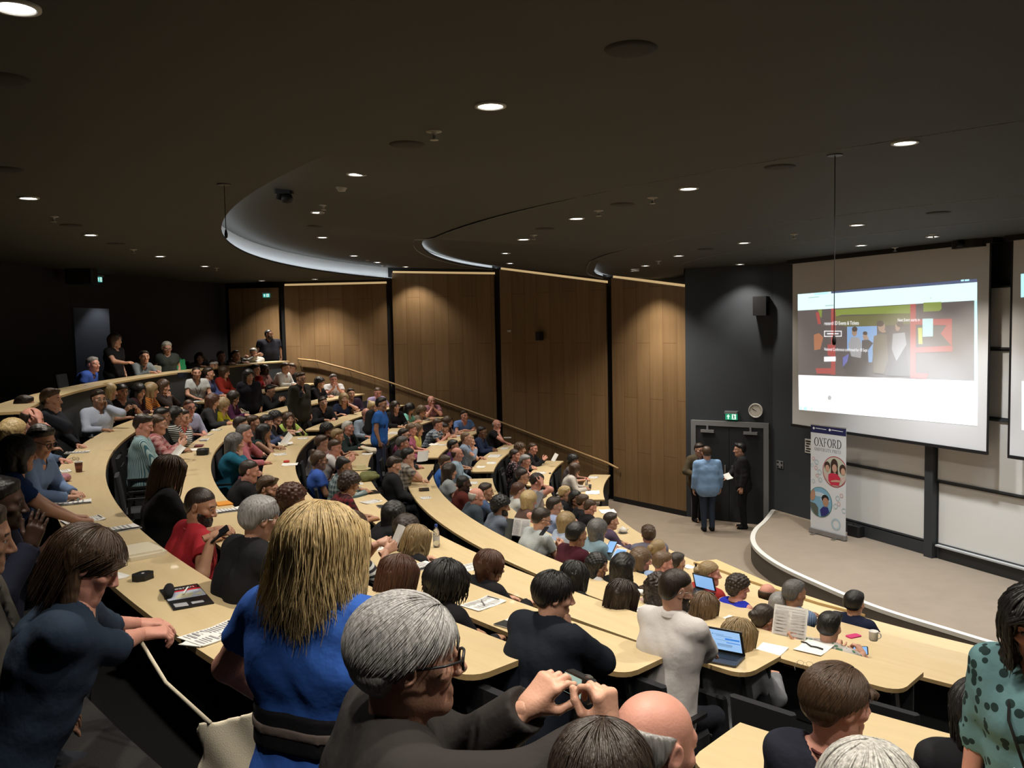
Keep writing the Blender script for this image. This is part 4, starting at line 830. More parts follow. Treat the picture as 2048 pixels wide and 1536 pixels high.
def head_mesh(v, stub, jaw=1.0, nose=1.0):
    V, Q = head_field(v, True, stub, jaw, nose).mesh(); C = V[Q].mean(1); mi = np.zeros(len(Q), int)
    lip = (np.abs(C[:, 0]) < .021) & (C[:, 1] > .078) & (C[:, 2] < -.060) & (C[:, 2] > -.083); mi[lip] = 1
    ax = np.abs(C[:, 0]); brow = (ax > .013) & (ax < .047) & (C[:, 1] > .05) & (C[:, 2] > .020+.004*np.cos((ax-.03)*80)) & (C[:, 2] < .0275+.006*np.cos((ax-.03)*60)); mi[brow] = 2
    # eyeballs
    n = 10; E = []; EQ = []; EM = []
    for sx in (-1, 1):
        o = len(E); c = np.array((sx*.0305, .0722, .002))
        for i in range(n+1):
            th = math.pi*i/n
            for j in range(n): ph = 2*math.pi*j/n; E.append(c+.0118*np.array((math.sin(th)*math.cos(ph), math.cos(th), math.sin(th)*math.sin(ph))))
        for i in range(n):
            for j in range(n): EQ.append((o+i*n+j, o+i*n+(j+1) % n, o+(i+1)*n+(j+1) % n, o+(i+1)*n+j)); EM.append(4 if i < 2 else 3)
    return np.concatenate([V, np.array(E)]), np.concatenate([Q, np.array(EQ)+len(V)]), np.concatenate([mi, np.array(EM)])
def hand_mesh(v, curl, spread=.12, thumb=0.0, right=True, fist=0):
    """wrist at the origin, fingers along +y, back of the hand +z; five separate fingers; returns vertices, quads"""
    f = Field((-.085, -.06, -.12), (.085, .2, .05), v); sx = -1 if right else 1
    xs = [.030, .010, -.010, -.029]; ln = [.070, .079, .073, .057]; cs = curl if hasattr(curl[0], '__len__') else [curl]*4
    f.cap((0, -.055, 0), (0, .012, 0), .026, .027, .02, sc=((0, 0, 1), .78))
    for i in range(4):
        x = sx*xs[i]; f.cap((x*.55, .012, 0), (x, .088-.004*abs(i-1), .002), .0155, .0125, .016); p = np.array((x, .088-.004*abs(i-1), .002)); a = 0; sp = spread*(1.5-i)*sx*.6; rad = (.0092, .0095, .0092, .008)[i]
        for j, fr in enumerate((.46, .31, .24)):
            a += math.radians(cs[i][j]); q = p+ln[i]*fr*np.array((math.sin(sp)*math.cos(a), math.cos(a)*math.cos(sp), -math.sin(a))); f.cap(p, q, rad*(1-.07*j), rad*(.93-.07*j), .004 if j else .007); p = q
    b = np.array((sx*.020, .022, -.008)); f.cap((sx*.012, .03, -.004), (sx*.026, .045, -.012), .017, .016, .015); t1 = b+.048*unit((sx*(.72-.5*thumb), .62, -.35-.5*thumb)); t2 = t1+.033*unit((sx*(.42-.8*thumb), .85, -.25-.35*thumb)); t3 = t2+.026*unit((sx*(.15-.75*thumb), .95, -.15-.2*thumb))
    f.cap(b, t1, .0155, .0115, .012); f.cap(t1, t2, .0112, .010, .005); f.cap(t2, t3, .010, .0082, .004)
    return f.mesh()
CURL = {'relax': (18, 24, 16), 'flat': (6, 9, 7), 'fist': (72, 82, 48), 'grip': (38, 52, 30), 'hold': (28, 40, 26), 'point': [(8, 10, 6), (60, 70, 40), (66, 74, 40), (70, 74, 40)]}
def frame_to(yd, zd):
    y = unit(yd); z = np.asarray(zd, float); z = unit(z-y*np.dot(y, z)); x = np.cross(y, z); return np.stack([x, y, z], 1)
def ik(S_, T, l1, l2, pole):
    d = T-S_; L_ = np.linalg.norm(d)
    if L_ > .985*(l1+l2): T = S_+d/L_*.985*(l1+l2); d = T-S_; L_ = np.linalg.norm(d)
    u = d/L_; a = (l1*l1-l2*l2+L_*L_)/(2*L_); h = math.sqrt(max(0, l1*l1-a*a)); p = np.asarray(pole, float); p = unit(p-u*np.dot(p, u)); return S_+u*a+p*h, T
def hair_field(style, v, vol=1.0, g=(0, 0, -1.0)):
    f = Field((-.17, -.24, -.50), (.17, .15, .17), v) if style in ('long', 'curlylong', 'wavy') else Field((-.16, -.26, -.30), (.16, .15, .18), v)
    X, Y, Z = f.grid(); wob = .0013*np.sin(X*170+3*np.sin(Z*38))*np.cos(Y*130+2*np.sin(Z*31)); bound = np.where(Y > -.018, .026+.60*Y, .015+2.4*(Y+.018)); bound = np.maximum(bound, -.078); fade_ = lambda t, w_=.045: np.clip(1-(Z-bound)/w_, 0, 1)*t
    g = np.asarray(g, float); g = unit(g*np.array((.6, .75, 1))+np.array((0, 0, -.25)))
    def shell(t, k=.01): f.ell((0, -.016, .030), (.073+t, .095+t, .084+t), k); f.ell((0, -.036, -.014), (.068+t*.7, .068+t*.8, .078), .025)
    def hang(p, off, L_, r0, r1, k=.03): p = np.array(p, float); f.cap(p, p+g*L_+np.array(off, float), r0, r1, k)
    def keep(d=0): f.cut(-(Z-bound-d)*.8)
    face = lambda c=(0, .115, -.02), r=(.060, .085, .098): f.ell(c, r, .008, True)
    if style == 'buzz': shell(.0045); f.F += fade_(.004, .03); keep(.002)
    elif style == 'short': shell(.015*vol); f.cap((-.03, .045, .092), (.035, .04, .092), .015, .015, .03); f.F += wob+fade_(.0135*vol); keep()
    elif style == 'side': shell(.013*vol); f.cap((-.045, .055, .094), (.04, .060, .099), .018, .022, .03); f.cap((.05, -.02, .085), (.03, .05, .103), .018, .018, .03); f.F += wob+fade_(.011*vol); keep(-.004)
    elif style == 'spiky': shell(.02); f.F += .010*np.sin(X*210)*np.sin(Y*190+1)*np.clip(Z*14, 0, 1)+wob+fade_(.016); keep()
    elif style == 'afro': shell(.045); f.F += .006*np.sin(X*150)*np.sin(Y*140)*np.sin(Z*145); keep(-.01); face()
    elif style == 'bald': shell(.0085); f.F += wob+fade_(.006); f.cut(np.maximum(-(Z-bound+.004)*.8, Z-.040+.35*np.maximum(Y, 0))); f.F += np.clip((Y+.03)/.05, 0, 1)*.010; f.cut(Y-.03)
    elif style == 'thin': shell(.008); f.cap((-.02, -.07, .07), (.02, -.07, .07), .02, .02, .03); f.F += wob; keep(.012); f.ell((0, .03, .115), (.045, .065, .05), .01, True)
    elif style in ('bob', 'bobfringe'):
        shell(.022*vol, .01)
        for sx in (-1, 1): hang((sx*.070, -.02, .02), (sx*.004, .022, 0), .135, .036, .026); hang((sx*.05, -.075, .02), (sx*.002, .008, 0), .145, .045, .034)
        hang((0, -.085, .02), (0, .006, 0), .145, .045, .034); f.F += wob*1.5; face((0, .115, -.03 if style == 'bob' else -.048), (.061, .085, .095 if style == 'bob' else .098)); f.cut(-(Z+.150+.02*np.sin(X*60)))
        if style == 'bob': f.cut(-(Z-.045-0*X) if False else -(Z-(.05-(np.maximum(0, .085-Y))*9))*.3)
    elif style in ('long', 'wavy', 'curlylong'):
        t = .030 if style == 'curlylong' else .020; shell(t*vol, .01)
        for sx in (-1, 1): hang((sx*.070, -.02, .02), (sx*.018, .03, 0), .27, .038, .026); hang((sx*.05, -.075, .02), (sx*.014, -.01, 0), .33, .046, .034)
        hang((0, -.085, .02), (0, -.02, 0), .345, .05, .036)
        if style == 'wavy': f.F += .007*np.sin(Z*85+3*np.sin(X*45)+2*np.sin(Y*40))*np.clip((.03-Z)*10, 0, 1)+wob*2
        elif style == 'curlylong': f.F += .011*np.sin(X*95+2*np.sin(Z*50))*np.sin(Y*90)*np.sin(Z*100+1)+wob
        else: f.F += wob*2.2
        face((0, .115, -.03), (.061, .085, .10))
    elif style == 'plain': shell(.011*vol); f.F += fade_(.009*vol); keep()
    elif style == 'tucked':
        shell(.016*vol, .01); f.F += fade_(.012*vol, .03); keep(-.004)
        for sx in (-1, 1): hang((sx*.060, -.055, .03), (sx*.006, 0, 0), .175, .038, .028)
        hang((0, -.085, .02), (0, .006, 0), .17, .045, .034); f.F += wob*1.5; f.cut(-(Z+.165+.01*np.sin(X*60)))
    elif style in ('curly',): shell(.03); f.ell((0, -.05, -.02), (.085, .075, .09), .03); f.F += .009*np.sin(X*120+1)*np.sin(Y*115)*np.sin(Z*118+2); face((0, .12, -.03), (.07, .09, .105)); f.cut(-(Z-np.maximum(bound, -.1)+.03)*.8)
    elif style in ('pony', 'bun', 'topbun', 'tied'):
        shell(.012, .01); f.F += wob; keep(-.006); face((0, .118, -.02), (.060, .085, .097))
        if style == 'pony': f.cap((0, -.105, .035), (0, -.165, -.02), .022, .032, .02); f.cap((0, -.165, -.02), (0, -.15, -.2), .032, .014, .02)
        elif style == 'bun': f.ell((0, -.125, .015), (.042, .036, .04), .012)
        elif style == 'topbun': f.ell((0, -.09, .105), (.036, .036, .034), .012)
        else: f.ell((0, -.105, -.04), (.035, .03, .045), .02)
    return f
def locks(rng, n, length, r, tuck=False, grav=(0, 0, -1.0), wave=.012, bound_d=0.0, spread=.0, back=.25, seg=9, face_cut=True, shell=.016, lift=.0, drop=-.1):
    """hair strands as thin tapering tubes that run down over the skull and hang free"""
    V = []; Q = []; ns = 5
    def surf(p, t): e = np.array((.073+t, .095+t, .084+t)); c = np.array((0, -.016, .030)); q = (p-c)/e; l = np.linalg.norm(q); return l, c+q/l*e if l > 1e-6 else p, unit(q/e)
    k = 0
    while k < n:
        d = unit(rng.normal(size=3)); 
        if d[2] < -.15: continue
        l, p, nn = surf(np.array((0, -.016, .030))+d*.1, shell)
        b_ = .030+.55*p[1] if p[1] > -.01 else .0245+1.1*(p[1]+.01)
        if p[2] < b_+bound_d: continue
        k += 1; L_ = length*(.75+.4*rng.random()); ph = rng.random()*6.28; f_ = 60+40*rng.random(); pts = []; st = L_/seg
        for i in range(seg+1):
            pts.append(p.copy()); l, sp_, nn = surf(p, shell+lift*i/seg); g = np.array((p[0]*spread*8, -back, 0))+np.asarray(grav)
            if l < 1.12: g = g-nn*np.dot(g, nn)
            g = unit(g)+wave*10*np.array((math.cos(ph+i*1.1), .6*math.sin(ph+i*1.3), 0))*(.3+i/seg); p = p+unit(g)*st; l, sp_, nn = surf(p, shell+lift*i/seg)
            if l < 1: p = sp_
            if tuck and p[2] < .05 and p[1] > -.04: p[1] -= min(.02, p[1]+.04)
            if face_cut and p[1] > .045 and abs(p[0]) < .062 and p[2] < .06: p[0] += (.066-abs(p[0]))*(1 if p[0] >= 0 else -1)
        o = len(V); u = None; rr = r*(.7+.6*rng.random())
        for i, q in enumerate(pts):
            t = unit(pts[min(i+1, seg)]-pts[max(i-1, 0)]); u = np.cross(t, (1, 0, 0)) if u is None else u; u = unit(u-t*np.dot(u, t)); w_ = np.cross(t, u); ra = rr*min(1, .55+i*.3)*(1-(i/seg)**3*.85)
            for j in range(ns): a = 2*math.pi*j/ns; V.append(q+ra*(math.cos(a)*u+math.sin(a)*w_))
        for i in range(seg):
            for j in range(ns): Q.append((o+i*ns+j, o+i*ns+(j+1) % ns, o+(i+1)*ns+(j+1) % ns, o+(i+1)*ns+j))
    return np.array(V), np.array(Q)
# ------------------------------------------------------------------ one person: body (one mesh), hair, clothing as children
def outward(V, Q):
    a = V[Q[:, 0]]; b_ = V[Q[:, 1]]; c = V[Q[:, 2]]; return Q if np.einsum('ij,ij->i', a, np.cross(b_, c)).sum() > 0 else Q[:, ::-1]
SEATS = []
def person(px, py, row, label, hair=('short', 'dark'), top=('tee', (.05, .05, .05)), skin='L', b=0, h=0, hp=8, roll=0, pose='desk', sex='m', trousers=(.02, .022, .03), stand=False, at=None, dist=None, pick=None, W=None, v=None,
           glasses=None, beard=None, lanyard=None, hvol=1.0, hscale=1.0, arms=None, group=None, seat=True, bald_shine=False, lean0=None, legs=True, belly=0, hero=False, floor=None, cap=None, hands=True, name='person', face=None, strands=None, jaw=1.0, nose=1.0, collar=None, cat='person', arm_k=1.0, wide_neck=0, skirt=None, belt=None):
    fl = FL(row) if floor is None else floor
    if at is not None: H = np.array(at, float)
    elif dist is not None: H = atd(px, py, dist)
    else:
        C_ = atcyl(px, py, RR(row)+(.72 if row < 9 else .65)); want = 1.55 if stand else 1.16; C_.sort(key=lambda q: abs(q[2]-fl-want)); H = C_[0]
        if pick == 'far': H = max(C_, key=lambda q: q[1])
        if pick == 'near': H = min(C_, key=lambda q: q[1])
    d = math.hypot(H[0], H[1]); hz = H[2]-fl; th = (math.atan2(CY0-H[1], CX0-H[0]) if face is None else math.radians(face))+math.radians(b); rot = th-math.pi/2
    W = (W or (1.0 if sex == 'm' else .88))*(1.06 if hero else 1.12); hscale = hscale*(1.04 if hero else 1.13); BK_ = 1.05 if hero else 1.12
    vb = v or min(max(.0017*d, .0105), .021); vh = min(max(.00062*d, .0042), .0085); vf = min(max(.0006*d, .0036), .0065)
    # skeleton, local: x right, y forward, z up
    if stand:
        sc = hz/1.60; pz = .90*sc; ln = math.radians(4 if lean0 is None else lean0); L_ = (hz-.155*hscale-pz)/max(.3, math.cos(ln)); mx = .60*sc
        if L_ > mx: pz += (L_-mx)*math.cos(ln); L_ = mx
    else:
        sc = 1.0; pz = .50; vv = hz-.155-pz; lmin = math.radians(lean0 if lean0 is not None else {'write': 26, 'desk': 14, 'fold': 4, 'lap': 2, 'clasp': 16, 'chinR': 15, 'chinL': 15}.get(pose, 8)); L_ = .50
        if vv > L_*math.cos(lmin): ln = lmin; pz += min(vv-L_*math.cos(ln), .14); L_ = (hz-.155-pz)/math.cos(ln)
        else:
            ln = math.acos(max(.2, min(1, vv/L_))); mxl = math.radians(max(36, math.degrees(lmin)))
            if ln > mxl: ln = mxl; L_ = max(.34, vv/math.cos(ln)); 
    sp = lambda t, x=0, y=0: np.array((x, t*L_*math.sin(ln)+y*math.cos(ln), pz+t*L_*math.cos(ln)-y*math.sin(ln)))
    N = sp(1.0); C = N+np.array((0, .028+.05*math.sin(ln), .155*hscale)); hand_z = .775 if not stand else pz
    loc = np.array((H[0], H[1], fl))-np.array((math.cos(th), math.sin(th), 0))*C[1]
    RH = rotz(math.radians(h)) @ rx(-math.radians(hp)) @ ry(math.radians(roll)); HS = hscale; SC3 = HS*np.array((1.06, 1.02, 1.0))
    ws = .182*W; SH = {1: sp(.93, ws, -.012), -1: sp(.93, -ws, -.012)}; l1, l2 = .285*arm_k*(sc if stand else 1), .25*arm_k*(sc if stand else 1)
    ny = N[1]; cx, cy, czz = C; A = {}
    def P_(s_, T, fd, bk, cu='relax', pole=None, th_=0.0): A[s_] = (np.array(T, float), np.array(fd, float), np.array(bk, float), cu, pole if pole is not None else (s_*.7, -.35, -.75), th_)
    tz = hand_z
    for s_ in (1, -1):
        if stand and pose in ('desk', 'side'): P_(s_, (s_*(ws+.06), .06, pz-.03), (-s_*.1, .15, -1), (s_*1, .2, .1), 'relax', (s_*.3, -1, 0))
        elif pose in ('desk', 'write', 'chinR', 'chinL', 'faceR', 'faceL', 'headR', 'headL'): P_(s_, (s_*(.13 if pose != 'write' else .11), ny+(.30 if pose != 'write' else .27)+.02*s_, tz), (-s_*.55, .83, -.05), (s_*.1, 0, 1), 'relax' if not (pose == 'write' and s_ == 1) else 'grip')
        elif pose == 'lap': P_(s_, (s_*.09, .30, .665), (-s_*.6, .75, -.2), (0, .2, 1))
        elif pose == 'fold': P_(s_, (-s_*.10, ny+.19+.03*s_, pz+.40+.03*s_), (-s_*.95, .05, .15), (0, .9, .4), 'relax', (s_*.9, -.1, -.6))
        elif pose == 'hold': P_(s_, (s_*.11, ny+.31, max(tz+.09, pz+.36)), (-s_*.45, .55, .6), (s_*.75, .3, .25), 'hold')
        elif pose == 'phone': P_(s_, (s_*.055, ny+.27, max(tz+.05, pz+.33)), (-s_*.35, .6, .6), (s_*.85, .1, .1), 'grip')
        elif pose == 'clasp': P_(s_, (s_*.035, cy+.10, czz-.20), (-s_*.3, -.12, .95), (s_*.85, .5, 0), 'grip', (s_*.8, .3, -.8))
        elif pose == 'clap': P_(s_, (s_*.06, ny+.27, pz+.45), (-s_*.15, .35, .9), (s_*.95, .2, 0), 'flat')
    for k_, s_ in (('R', 1), ('L', -1)):
        if pose == 'chin'+k_: P_(s_, C+RH @ np.array((s_*.035, .100, -.185)), RH @ np.array((-s_*.35, -.18, .9)), RH @ np.array((s_*.5, .85, .1)), 'grip', (s_*.8, .35, -.7))
        if pose == 'face'+k_: P_(s_, C+RH @ np.array((s_*.098, .045, -.125)), RH @ np.array((-s_*.12, -.15, 1)), RH @ np.array((s_*.95, .3, 0)), 'relax', (s_*.9, .2, -.7))
        if pose == 'head'+k_: P_(s_, C+RH @ np.array((s_*.125, .07, .03)), RH @ np.array((-s_*.5, -.45, .75)), RH @ np.array((s_*.6, .5, .6)), 'relax', (s_*.9, .3, -.5))
    Ri = rotz(-rot)
    for k_, q in (arms or {}).items():
        q = list(q)
        if q[0] == 'w': q = [Ri @ (np.array(q[1], float)-loc), Ri @ np.array(q[2], float), Ri @ np.array(q[3], float)]+q[4:]; q = q[:4]+[Ri @ np.array(q[4], float)]+q[5:] if len(q) > 4 and q[4] is not None else q
        P_(1 if k_ == 'R' else -1, *q)
    hipx = .088*W; knee = {}; ank = {}
    for s_ in (1, -1):
        if stand: knee[s_] = np.array((s_*.085, .02, pz*.53)); ank[s_] = np.array((s_*.085, -.02, .085))
        else: knee[s_] = np.array((s_*.105, .40, min(pz+.01, .53))); ank[s_] = np.array((s_*.10, .37, .085))
    EL = {}; WR = {}
    for s_ in (1, -1): EL[s_], WR[s_] = ik(SH[s_], A[s_][0], l1, l2, A[s_][4])
    fem = sex == 'f'
    def torso(f, g, k=.045, low=True):
        f.cap((-.062*W, -.01, pz), (.062*W, -.01, pz), .122*BK_+g+belly*.3, None, k)
        f.cap(sp(.33, -.05*W, .0), sp(.33, .05*W, .0), .108*BK_*(.94 if fem else 1)+g+belly, None, k); f.cap(sp(.68, -.078*W, -.008), sp(.68, .078*W, -.008), .112*BK_+g, None, k)
        if g > .005 and not fem:
            for s_ in (-1, 1): f.cap((s_*.080*W, -.012, pz-.04), sp(.64, s_*.085*W, -.004), .102*BK_+g+belly*.5, .100*BK_+g, k)
        for s_ in (-1, 1): f.cap((s_*.060*W, -.01, pz), sp(.36, s_*.052*W, .0), .116*BK_+g+belly*.6, .100*BK_*(.94 if fem else 1)+g+belly, k); f.cap(sp(.33, s_*.052*W, .0), sp(.72, s_*.078*W, -.008), .102*BK_*(.94 if fem else 1)+g+belly, .108*BK_+g, k); f.cap(sp(.68, s_*.078*W, -.008), sp(.88, s_*.10*W, -.012), .108*BK_+g, .074*BK_+g, k)
        f.cap(sp(.90, -ws*.78, -.012), sp(.90, ws*.78, -.012), .062*BK_+g, None, k); f.cap(sp(.92, -ws*.5, -.015), sp(1.01, -.03, -.01), .050*BK_+g*.8, .046*BK_+g*.8, k); f.cap(sp(.92, ws*.5, -.015), sp(1.01, .03, -.01), .050*BK_+g*.8, .046*BK_+g*.8, k)
        if fem: f.ell(sp(.62, -.068*W, .085), (.058+g, .05+g, .058+g), .03); f.ell(sp(.62, .068*W, .085), (.058+g, .05+g, .058+g), .03)
    allp = np.array([C+.16, C-.16, sp(.9, -ws-.15), sp(.9, ws+.15), (0, -.17, pz-.18)]+[EL[s_]+e for s_ in (1, -1) for e in (.07, -.07)]+[WR[s_]+e for s_ in (1, -1) for e in (.06, -.06)]+([knee[s_]+e for s_ in (1, -1) for e in (.1, -.1)]+[(0, .55 if not stand else .22, 0), (0, -.2, -.01)] if legs else []))
    lo, hi = allp.min(0)-.03, allp.max(0)+.03; lo[2] = max(lo[2], -.01); hi[2] = C[2]-.02
    f = Field(lo, hi, vb); torso(f, -.004); f.cap(N-np.array((0, .0, .05)), C+RH @ np.array((0, -.02, -.04))*HS, .058*HS, .056*HS, .03)
    for s_ in (1, -1):
        f.cap(SH[s_], EL[s_], .050*BK_, .041*BK_, .03); f.cap(EL[s_], WR[s_], .041*BK_, .027, .02)
        if legs: f.cap((s_*hipx, 0, pz-.01), knee[s_], .082, .056, .04); f.cap(knee[s_], ank[s_], .054, .036, .02); f.cap(ank[s_]+(0, .0, -.04), ank[s_]+np.array((0, .15, -.05)), .035, .028, .02)
    V, Q = f.mesh(); Q = outward(V-V.mean(0), Q); parts = [(V, Q, np.zeros(len(Q), int))]
    stub = RH.T @ (N+np.array((0, 0, .015))-C)/SC3; hv, hq, hm = head_mesh(vh/HS, stub, jaw, nose); parts.append((C+(hv*SC3) @ RH.T, hq, hm))
    for s_ in (1, -1):
        T, fd, bk, cu, pole, th_ = A[s_]; fa = unit(WR[s_]-EL[s_]); V, Q = hand_mesh(vf, CURL[cu] if isinstance(cu, str) else cu, thumb=th_, right=s_ == 1); R_ = frame_to(fd, bk); parts.append((WR[s_]+V @ R_.T, Q, np.zeros(len(Q), int)))
    o_ = 0; VV = []; QQ = []; MM = []
    for V, Q, m_ in parts: VV.append(V); QQ.append(Q+o_); MM.append(m_); o_ += len(V)
    hk = (hair or ('', 'dark'))[1]
    body = fast_mesh(name, np.concatenate(VV), np.concatenate(QQ), [skinmat(skin), M_LIP[skin], hairmat(hk if hk != 'blonde' else 'fair'), M_EYE, M_IRIS], np.concatenate(MM))
    body.location = loc; body.rotation_euler = (0, 0, rot); tag(body, label, cat, group)
    def child(nm, V, Q, m_): return fast_mesh(nm, V, outward(V-V.mean(0), Q) if len(Q) else Q, [m_], None, body) if len(Q) else None
    hd = lambda V: C+(np.asarray(V)*SC3) @ RH.T
    if hair and hair[0]:
        V, Q = hair_field(hair[0], (vh*1.15 if not hero else .005), hvol, RH.T @ np.array((0, 0, -1.0))).mesh(); ho = child('hair', hd(V), Q, hairmat(hair[1]))
        if strands:
            V, Q = locks(np.random.default_rng(strands.get('seed', 1)), grav=RH.T @ np.array((0, 0, -1.0)), **{k: x for k, x in strands.items() if k != 'seed'}); fast_mesh('hair_strands', hd(V), Q, [hairmat(hair[1])], None, body)
    if beard:
        g = head_field(max(vh, .005), False, None, jaw); X, Y, Z = g.grid(); top_ = -.046+.9*np.maximum(np.abs(X)-.040, 0); edge = np.minimum(top_-Z, (Y-.004)*1.2)+0*X; fz = np.clip(1-edge/.030, 0, 1)
        g.F -= (.008+.006*(beard[0] == 'full')*np.clip((-.075-Z)*30, 0, 1)-.0095*fz); g.F += .0016*np.sin(X*300+Z*90)*np.sin(Z*260+Y*120); g.cut(np.maximum.reduce([Z-top_+0*Y, -(Y-.004)+0*X+0*Z, -(Z+.16)+0*X+0*Y])); g.ell((0, .097, -.070), (.021, .018, .009), 0, True)
        if beard[0] == 'goatee': g.cut(np.abs(X)-.03+0*Y+0*Z)
        V, Q = g.mesh(); child('beard', hd(V), Q, hairmat(beard[1]))
    if glasses:
        m_ = MB()
        for s_ in (-1, 1):
            rim = [np.array((s_*.0335+.0235*math.copysign(abs(math.cos(t))**.7, math.cos(t)), .1045-.006*(abs(math.cos(t))), .001+.0185*math.copysign(abs(math.sin(t))**.8, math.sin(t)))) for t in np.linspace(0, 2*math.pi, 17)[:-1]]
            m_.tube(rim, .0020 if glasses == 'thin' else .0032, 5, closed=True); m_.tube([(s_*.057, .100, .006), (s_*.078, .06, .006), (s_*.083, -.015, .002), (s_*.080, -.035, -.02)], .0018 if glasses == 'thin' else .0028, 5)
        m_.tube([(-.011, .108, .004), (0, .1105, .006), (.011, .108, .004)], .0022, 5); m_.v = [tuple(hd(np.array(p))) for p in m_.v]; m_.build('glasses', M_STEEL if glasses == 'thin' else M_BLACK, body, smooth=True)
    # clothing
    ty, col = top[0], top[1]; cm = cloth(*top[1:]) if len(top) > 2 else cloth(col)
    def top_mesh(nm, g, sleeve, mt, vneck=0, rag=0, bottom=-.05, open_=0):
        f = Field(lo-.03, (hi[0]+.03, hi[1]+.03, N[2]+.09), vb)
        for s_ in (1, -1):
            if sleeve <= 0: continue
            u1 = min(sleeve, 1.0); e1 = SH[s_]+(EL[s_]-SH[s_])*u1; f.cap(SH[s_], e1, .053*BK_+g*1.15, .052*BK_+g*1.2 if sleeve < 1 else .044*BK_+g*1.1, .035)
            end = e1; du = unit(EL[s_]-SH[s_]); rr = .055+g
            if sleeve > 1:
                end = EL[s_]+(WR[s_]-EL[s_])*(sleeve-1); f.cap(EL[s_], end, .044*BK_+g*1.1, .034+g*1.1, .02); du = unit(WR[s_]-EL[s_]); rr = .036+g
            f.cap(end+du*rr*1.45, end+du*rr*1.6, rr*1.45, None, .0, True)
        torso(f, g)
        f.cap((-.062*W, -.01, pz+bottom), (.062*W, -.01, pz+bottom), .123+g+belly*.3, None, .03) if stand else None
        X, Y, Z = f.grid(); f.F += (.0035*np.sin(31*X+17*Z+4*np.sin(9*Y+5*Z))*np.sin(23*Z-19*Y+3*np.sin(13*X))).astype(np.float32)*np.clip((N[2]+.2-Z)*3, 0, 1)
        f.cap(N+np.array((0, .005, -.035)), C, (.062 if not wide_neck else .062+wide_neck)*HS, None, .006, True)
        if vneck: f.ell(N+np.array((0, .075, -.055*vneck)), (.045*vneck**.5, .06, .10*vneck), .004, True)
        V, Q = f.mesh(); return child(nm, V, Q, mt)
    if ty == 'tee': top_mesh('shirt', .012, .48, cm)
    elif ty == 'sleeveless': top_mesh('top', .010, .0, cm)
    elif ty == 'vtee': top_mesh('top', .012, .55, cm, .9)
    elif ty == 'shirt': top_mesh('shirt', .014, 1.93, cm, .35)
    elif ty == 'polo': top_mesh('shirt', .014, .5, cm, .4)
    elif ty == 'elbow': top_mesh('top', .013, 1.25, cm, .5)
    elif ty == 'jumper': top_mesh('jumper', .017, 1.92, cm)
    elif ty in ('suit', 'jacket'):
        top_mesh('jacket', .024, 1.94, cm, 1.25 if ty == 'suit' else .6); top_mesh('shirt', .008, .6, cloth(top[3] if len(top) > 3 else (.6, .6, .6)) if ty == 'suit' else cloth((.05, .05, .055)), .25) if d < 14 else None
    if collar or ty in ('shirt', 'polo', 'suit'):
        cc = collar or ((top[3] if len(top) > 3 else (.6, .6, .6)) if ty == 'suit' else col); m_ = MB(); ring = []
        for rr_, zz in ((.066, -.012), (.068, .028), (.077, .004), (.080, -.022)):
            ring.append([N+np.array((rr_*HS*math.sin(t), .006+rr_*HS*1.02*math.cos(t)-.014*(zz > 0), zz+.012-.034*max(0, math.cos(t)))) for t in np.linspace(.32, 2*math.pi-.32, 19)])
        for a_, b_ in zip(ring[:-1], ring[1:]): m_.add(a_+b_, [(i, i+1, 20+i-0, 19+i) if True else 0 for i in range(18)])
        m_.build('collar', cloth(cc), body, smooth=True)
    if ty == 'jacket' or ty == 'suit':
        m_ = MB(); m_.tube([N+np.array((.083*math.sin(t), .0+.083*math.cos(t), .008-.05*max(0, math.cos(t)))) for t in np.linspace(.5, 2*math.pi-.5, 17)], .016, 6); m_.build('lapel', cm, body, smooth=True)
    if lanyard:
        m_ = MB(); pts = [N+np.array((.082*math.sin(t), .0+.082*math.cos(t), .018+.0*t)) for t in np.linspace(2.2, 4.08, 9)]; e = sp(.42, 0, .150+belly)
        p0 = [sp(.72, .05, .155), sp(.9, .078, .075)]; p1 = [sp(.9, -.078, .075), sp(.72, -.05, .155)]; m_.tube([e]+p0+pts+p1+[e], .0055, 5); m_.build('lanyard', cloth(lanyard), body, smooth=True)
        m_ = MB(); R_ = rx(-ln); m_.box(e+np.array((0, .004, -.05)), (.07, .004, .095), 0, R_); m_.build('badge', M_PAPER, body)
    if legs and trousers is not None:
        f = Field(lo-.03, (hi[0]+.02, hi[1]+.02, pz+.16), max(vb, .014)); g = .012
        f.cap((-.062*W, -.01, pz), (.062*W, -.01, pz), .124+g+belly*.2, None, .04)
        for s_ in (1, -1): f.cap((s_*hipx, 0, pz-.01), knee[s_], .084+g, .060+g, .04); f.cap(knee[s_], ank[s_]+(0, 0, .0), .060+g, .050+g*.6, .02)
        X, Y, Z = f.grid(); f.cut(Z-(pz+.05)+0*X+0*Y); V, Q = f.mesh(); child('trousers', V, Q, cloth(trousers))
        m_ = Field((-.22, ank[1][1]-.14, -.005), (.22, ank[1][1]+.26, .15), .012)
        for s_ in (1, -1): m_.cap(ank[s_]+np.array((0, -.03, -.045)), ank[s_]+np.array((0, .13, -.052)), .042, .035, .03); m_.cap(ank[s_]+np.array((0, -.02, -.02)), ank[s_]+np.array((0, .01, -.01)), .044, .044, .03)
        X, Y, Z = m_.grid(); m_.cut(.0-Z+0*X+0*Y); V, Q = m_.mesh(); child('shoes', V, Q, cloth((.012, .011, .011)))
